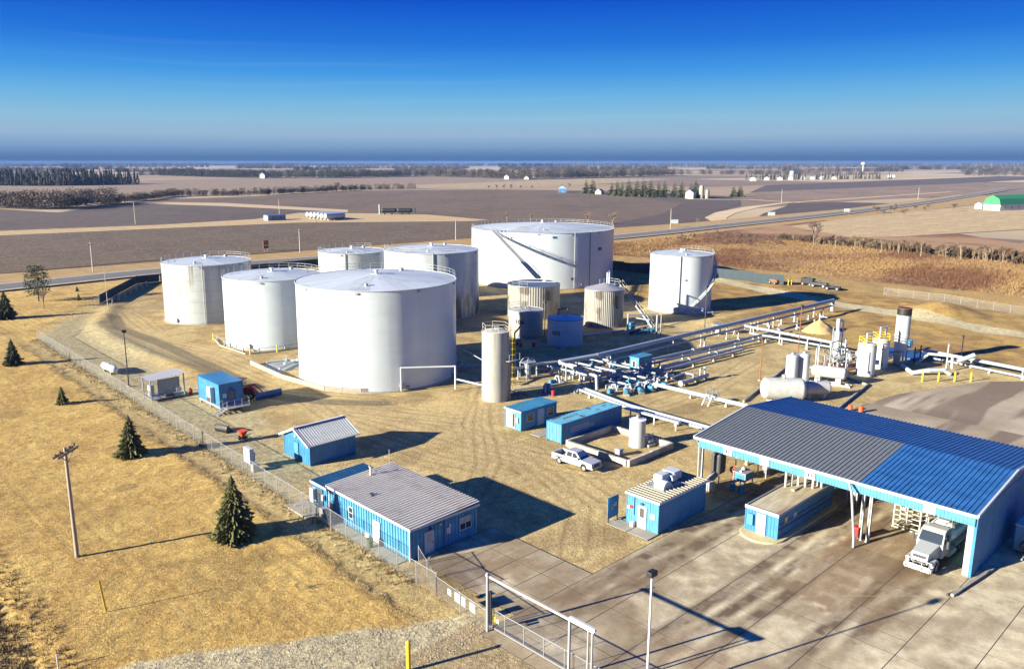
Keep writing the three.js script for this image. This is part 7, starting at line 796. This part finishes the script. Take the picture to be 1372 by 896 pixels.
// ---------- farmsteads ----------
{ let f0; const spots = [[739, -619, 0.9], [735, -606, 1.0], [712, -560, 0.8], [706, -548, 0.95], [704, -540, 0.85], [702, -530, 1.05], [706, -522, 1.0], [708, -515, 1.1], [711, -508, 1.05], [714, -500, 0.95], [716, -494, 1.0], [722, -486, 0.9], [720, -476, 1.0], [724, -468, 0.85], [722, -462, 0.95], [716, -457, 1.05], [770, -446, 0.7], [776, -442, 0.75]];
  spots.forEach(([x, z, s], i) => { if (!f0) { f0 = thing('farm_spruce', 'dark spruce in the windbreak row of the distant farm', 'tree', [x, FY, z], 0, 'windbreak spruces'); part('trunk', rod([0, -0.2, 0], [0, 17, 0], 0.35, 0.05, 6), bark, f0); part('crown', spruceGeo(19, 18, 10, 4), needleBlue, f0); f0.scale.setScalar(s); } else dup(f0, [x, FY, z], rr(0, 6), undefined, s); }); }
function house(name, label, x, z, w, d, h, turn, wall, roof, o = {}) { const t = thing(name, label, o.cat ?? 'building', [x, FY, z], turn, o.group); part('wall', bx(-w / 2, w / 2, 0, h, -d / 2, d / 2), wall, t); const rh = o.rh ?? d * 0.35; if (o.gambrel) { const s = new THREE.Shape([[-d / 2 - 0.4, h], [-d / 2 * 0.82, h + rh * 0.62], [0, h + rh], [d / 2 * 0.82, h + rh * 0.62], [d / 2 + 0.4, h]].map(p => new THREE.Vector2(...p))); part('roof', mv(new THREE.ExtrudeGeometry(s, { depth: w + 0.6, bevelEnabled: false }).rotateY(Math.PI / 2), -w / 2 - 0.3, 0, 0), roof, t); } else { const s = new THREE.Shape([[-d / 2 - 0.3, h], [0, h + rh], [d / 2 + 0.3, h]].map(p => new THREE.Vector2(...p))); part('roof', mv(new THREE.ExtrudeGeometry(s, { depth: w + 0.5, bevelEnabled: false }).rotateY(Math.PI / 2), -w / 2 - 0.25, 0, 0), roof, t); }
  const n = o.win ?? 2; for (let i = 0; i < n; i++) { part('window', bx(-w / 2 + w * (i + 0.7) / (n + 0.4) - 0.4, -w / 2 + w * (i + 0.7) / (n + 0.4) + 0.4, h * 0.4, h * 0.75, d / 2, d / 2 + 0.06), M.dark, t); } part('door', bx(-w / 2 - 0.06, -w / 2, 0, Math.min(2.2, h * 0.8), -0.5, 0.5), M.grey, t); return t; }
const barnRed = mat([0.25, 0.06, 0.04], 0.8), green = mat([0.03, 0.2, 0.08], 0.5), greyRoof = mat([0.3, 0.31, 0.33], 0.6), whiteWall = mat([0.5, 0.5, 0.49], 0.7);
house('barn', 'large white barn with green gambrel roof at the right edge', 712, -182, 34, 13, 4.5, -0.35, whiteWall, green, { gambrel: 1, rh: 7, win: 4, cat: 'barn' }); house('outbuilding', 'small white lean-to beside the green-roofed barn', 716, -200, 8, 6, 3, -0.35, whiteWall, M.white);
house('farmhouse', 'white farmhouse among the windbreak spruces', 722, -508, 12, 8, 4, 0.4, whiteWall, greyRoof); house('outbuilding', 'small pale shed left of the windbreak spruces', 728, -590, 9, 7, 3.4, 0.3, M.cream, greyRoof); house('outbuilding', 'cream barn beside the farm silos', 706, -456, 8, 8, 6, 0.2, M.cream, greyRoof); house('machine_shed', 'blue machine shed in the field left of the farm', 738, -655, 16, 9, 4.6, 0.75, mat([0.06, 0.18, 0.4], 0.6), mat([0.3, 0.42, 0.55], 0.5));
for (const [x, z, R, h, lab] of [[714, -449, 2.3, 11, 'tall concrete silo at the distant farm'], [718, -445, 2.2, 7, 'short domed silo at the distant farm']]) { const t = thing('farm_silo', lab, 'silo', [x, FY, z]); part('barrel', cyl(0, 0, 0, R, h, 20), M.concrete, t); part('dome', mv(new THREE.SphereGeometry(R, 20, 8, 0, 6.283, 0, 1.57), 0, h, 0), M.galv, t); }
{ const h0 = house('farmhouse', 'white farmhouse before the dark wood at left', 900, -1700, 16, 12, 8, 0.6, whiteWall, greyRoof); house('farmhouse', 'white farmhouse at the edge of the middle wood, left one', 1215, -1235, 14, 10, 6, 0.6, whiteWall, greyRoof); house('farmhouse', 'pale long shed at the edge of the middle wood, right one', 1235, -1195, 22, 10, 4, 0.6, M.cream, greyRoof); }
{ const T = [[1449, -800, 30, 'cream'], [1530, -815, 12, 'white'], [1545, -795, 14, 'white'], [1600, -800, 10, 'white'], [1651, -800, 18, 'white'], [1665, -785, 10, 'white'], [1680, -772, 16, 'white'], [1700, -755, 12, 'cream'], [2056, -775, 34, 'white']]; const labs = ['long cream barn left of the far village', 'first small white house of the far village', 'white house in the far village left of the grain bin', 'white shed in the far village under the grain bin', 'long white shed in the far village', 'small white house in the middle of the far village', 'wide white shed at the right of the far village', 'cream house at the right end of the far village', 'bright white barn alone in the far pale field'];
  T.forEach(([x, z, w, m], i) => house('village_house', labs[i], x, z, w * 0.75, 8, 4.5, 0.7, m === 'cream' ? M.cream : whiteWall, i % 3 ? greyRoof : M.white, { group: 'far village' })); const t = thing('grain_bin', 'tall white grain bin rising over the far village', 'silo', [1635, FY, -815]); part('barrel', cyl(0, 0, 0, 5, 17, 20), M.whiteDirty, t); part('roof', cyl(0, 17, 0, 5.2, 2, 20, 0.6), M.galv, t);
  scatter('village_trees', 'dark trees round the far village', 'wood', coneG, mat([1, 1, 1], 1), 110, along([[1530, -850], [1620, -840], [1720, -760], [1830, -700]], 24, 0.35, 0.8), greens);
  const w = thing('water_tower', 'pale water tower on the right horizon', 'water tower', [2900, FY, -1190]); part('stem', cyl(0, 0, 0, 2.4, 26, 14), M.whiteDirty, w); part('bowl', [mv(new THREE.SphereGeometry(8, 18, 12).scale(1, 0.75, 1), 0, 30, 0)], M.whiteDirty, w); }
// ---------- mid-distance things in the fields ----------
{ const labs = ['nearest', 'second', 'third', 'fourth', 'fifth', 'farthest']; for (let i = 0; i < 6; i++) { const t = thing('field_tank', labs[i] + ' of six white horizontal tanks lying in the field', 'tank', [279, FY, -438 - i * 4.3], 0.05, 'white field tanks'); const g = new THREE.CapsuleGeometry(1.75, 13.5, 6, 20); const p = g.attributes.position; for (let k = 0; k < p.count; k++) { const q = p.getY(k); if (Math.abs(q) > 6.75) p.setY(k, Math.sign(q) * (6.75 + (Math.abs(q) - 6.75) * 0.5)); } g.computeVertexNormals(); part('shell', mg([mv(g.rotateZ(Math.PI / 2), 0, 2.7, 0)]), M.white, t); for (const x of [-4.5, 0, 4.5]) part('saddle', bx(x - 0.35, x + 0.35, 0, 1.4, -1.2, 1.2), M.concrete, t); } }
{ const t = thing('tank_car', 'black tank cars and gear standing in the far field', 'machinery', [341, FY, -455], -0.78); for (const x of [-6, 5]) part('tank', [mv(new THREE.CapsuleGeometry(1.5, 8, 5, 16).rotateZ(Math.PI / 2), x, 2.9, 0)], M.black, t); part('frame', bx(-12, 12, 0.9, 1.4, -1, 1), M.dark, t); for (const x of [-9, -4, 3, 8]) part('bogie', [rod([x, 0.6, -1], [x, 0.6, 1], 0.6, 0.6, 12)], M.black, t); part('stack', [cyl(-12.5, 0, 0, 0.6, 7, 12)], M.galv, t); part('end_box', rb(10.5, 12.6, 1.4, 4.4, -1.3, 1.3), M.dark, t); }
house('field_hut', 'low blue-grey hut on pale grass left of the field tanks', 251, -463, 13, 5, 3.2, 0.1, mat([0.16, 0.22, 0.3], 0.6), mat([0.1, 0.15, 0.22], 0.5), { rh: 0.5 });
{ const t = thing('roadside_sign', 'small orange and yellow sign beside the highway', 'sign', [158, FY, -300], 0.5); for (const s of [-1.2, 1.2]) part('leg', bx(s - 0.12, s + 0.12, 0, 1.6, -0.1, 0.1), M.wood, t); part('board', bx(-1.8, 1.8, 1.4, 4.6, -0.1, 0.1), M.rust, t); part('stripe', bx(-1.5, 1.5, 3.3, 4.2, 0.1, 0.13), M.orange, t); part('stripe', bx(-1.4, 1.6, 2.2, 3.0, 0.1, 0.13), M.yellow, t); }
for (const [x, z, w, lab] of [[386, -259, 4.2, 'white-backed billboard by the highway right of the widest tank'], [490, -256, 4.6, 'white billboard by the highway beside the curved track'], [565, -240, 4, 'white billboard behind the lone bare tree']]) { const t = thing('billboard', lab, 'billboard', [x, FY, z], -0.7, 'billboards'); for (const s of [-w * 0.35, w * 0.35]) part('leg', bx(s - 0.15, s + 0.15, 0, 2.3, -0.1, 0.1), M.wood, t); part('board', bx(-w / 2, w / 2, 2.1, 4.3, -0.12, 0.12), M.white, t); }
{ let p0; const ps = [[174, -487, 13.2, 'utility pole in the dark field at far left'], [86, -283, 9.8, 'utility pole across the highway at left'], [166, -287, 9.6, 'utility pole by the small orange sign'], [255, -464, 13, 'utility pole behind the blue-grey field hut'], [247, -285, 9.8, 'utility pole left of the widest tank'], [690, -352, 12, 'utility pole at the bend of the farm track'], [840, -290, 12, 'utility pole in the field right of the track bend'], [372, -252, 11, 'utility pole at the right of the widest tank']]; for (const [x, z, h, lab] of ps) { const t = thing('field_pole', lab, 'pole', [x, FY, z], 0.4, 'poles across the fields'); part('pole', rod([0, 0, 0], [0, h, 0], 0.2, 0.14, 8), M.cream, t); part('crossarm', bx(-1.2, 1.2, h - 0.8, h - 0.6, -0.08, 0.08), M.wood, t); } }
// scrap and machinery on the pale pad at right
{ const L = ['rusty dark scrap bale left of the yellow frame', 'dark pump engine on the pale pad', 'long dark trailer bed on the pale pad', 'low dark pipe stack at the pad end']; [[221, -113, 3.4, 1.4], [226.5, -105.5, 4, 2.2], [225, -101.5, 5, 1.4], [223.5, -97, 4.4, 1.0]].forEach(([x, z, w, h], i) => { const t = thing('scrap_machine', L[i], 'machinery', [x, groundH(x, z), z], 1.2 + i * 0.2); part('body', [rb(-w / 2, w / 2, 0.5, h, -0.8, 0.8, 0.2)], i === 0 ? M.rust : M.black, t); for (const s of [-w * 0.3, w * 0.3]) for (const q of [-0.8, 0.8]) addWheel(t, s, 0.45, q, 0.3); part('top_gear', [ball(0, h, 0.2, 0.5), rod([-w * 0.4, h, 0], [w * 0.3, h + 0.4, 0], 0.15)], M.dark, t); }); const y = thing('guard_frame', 'small yellow pipe frame between scrap and engine', 'barrier', [222.5, groundH(222, -109), -109]); part('rail', path([[-1, 0, 0], [-1, 1.6, 0], [1, 1.6, 0], [1, 0, 0]], 0.12), M.yellow, y); part('mid_rail', rod([-1, 0.9, 0], [1, 0.9, 0], 0.1), M.yellow, y); }
renderer.render(scene, camera);
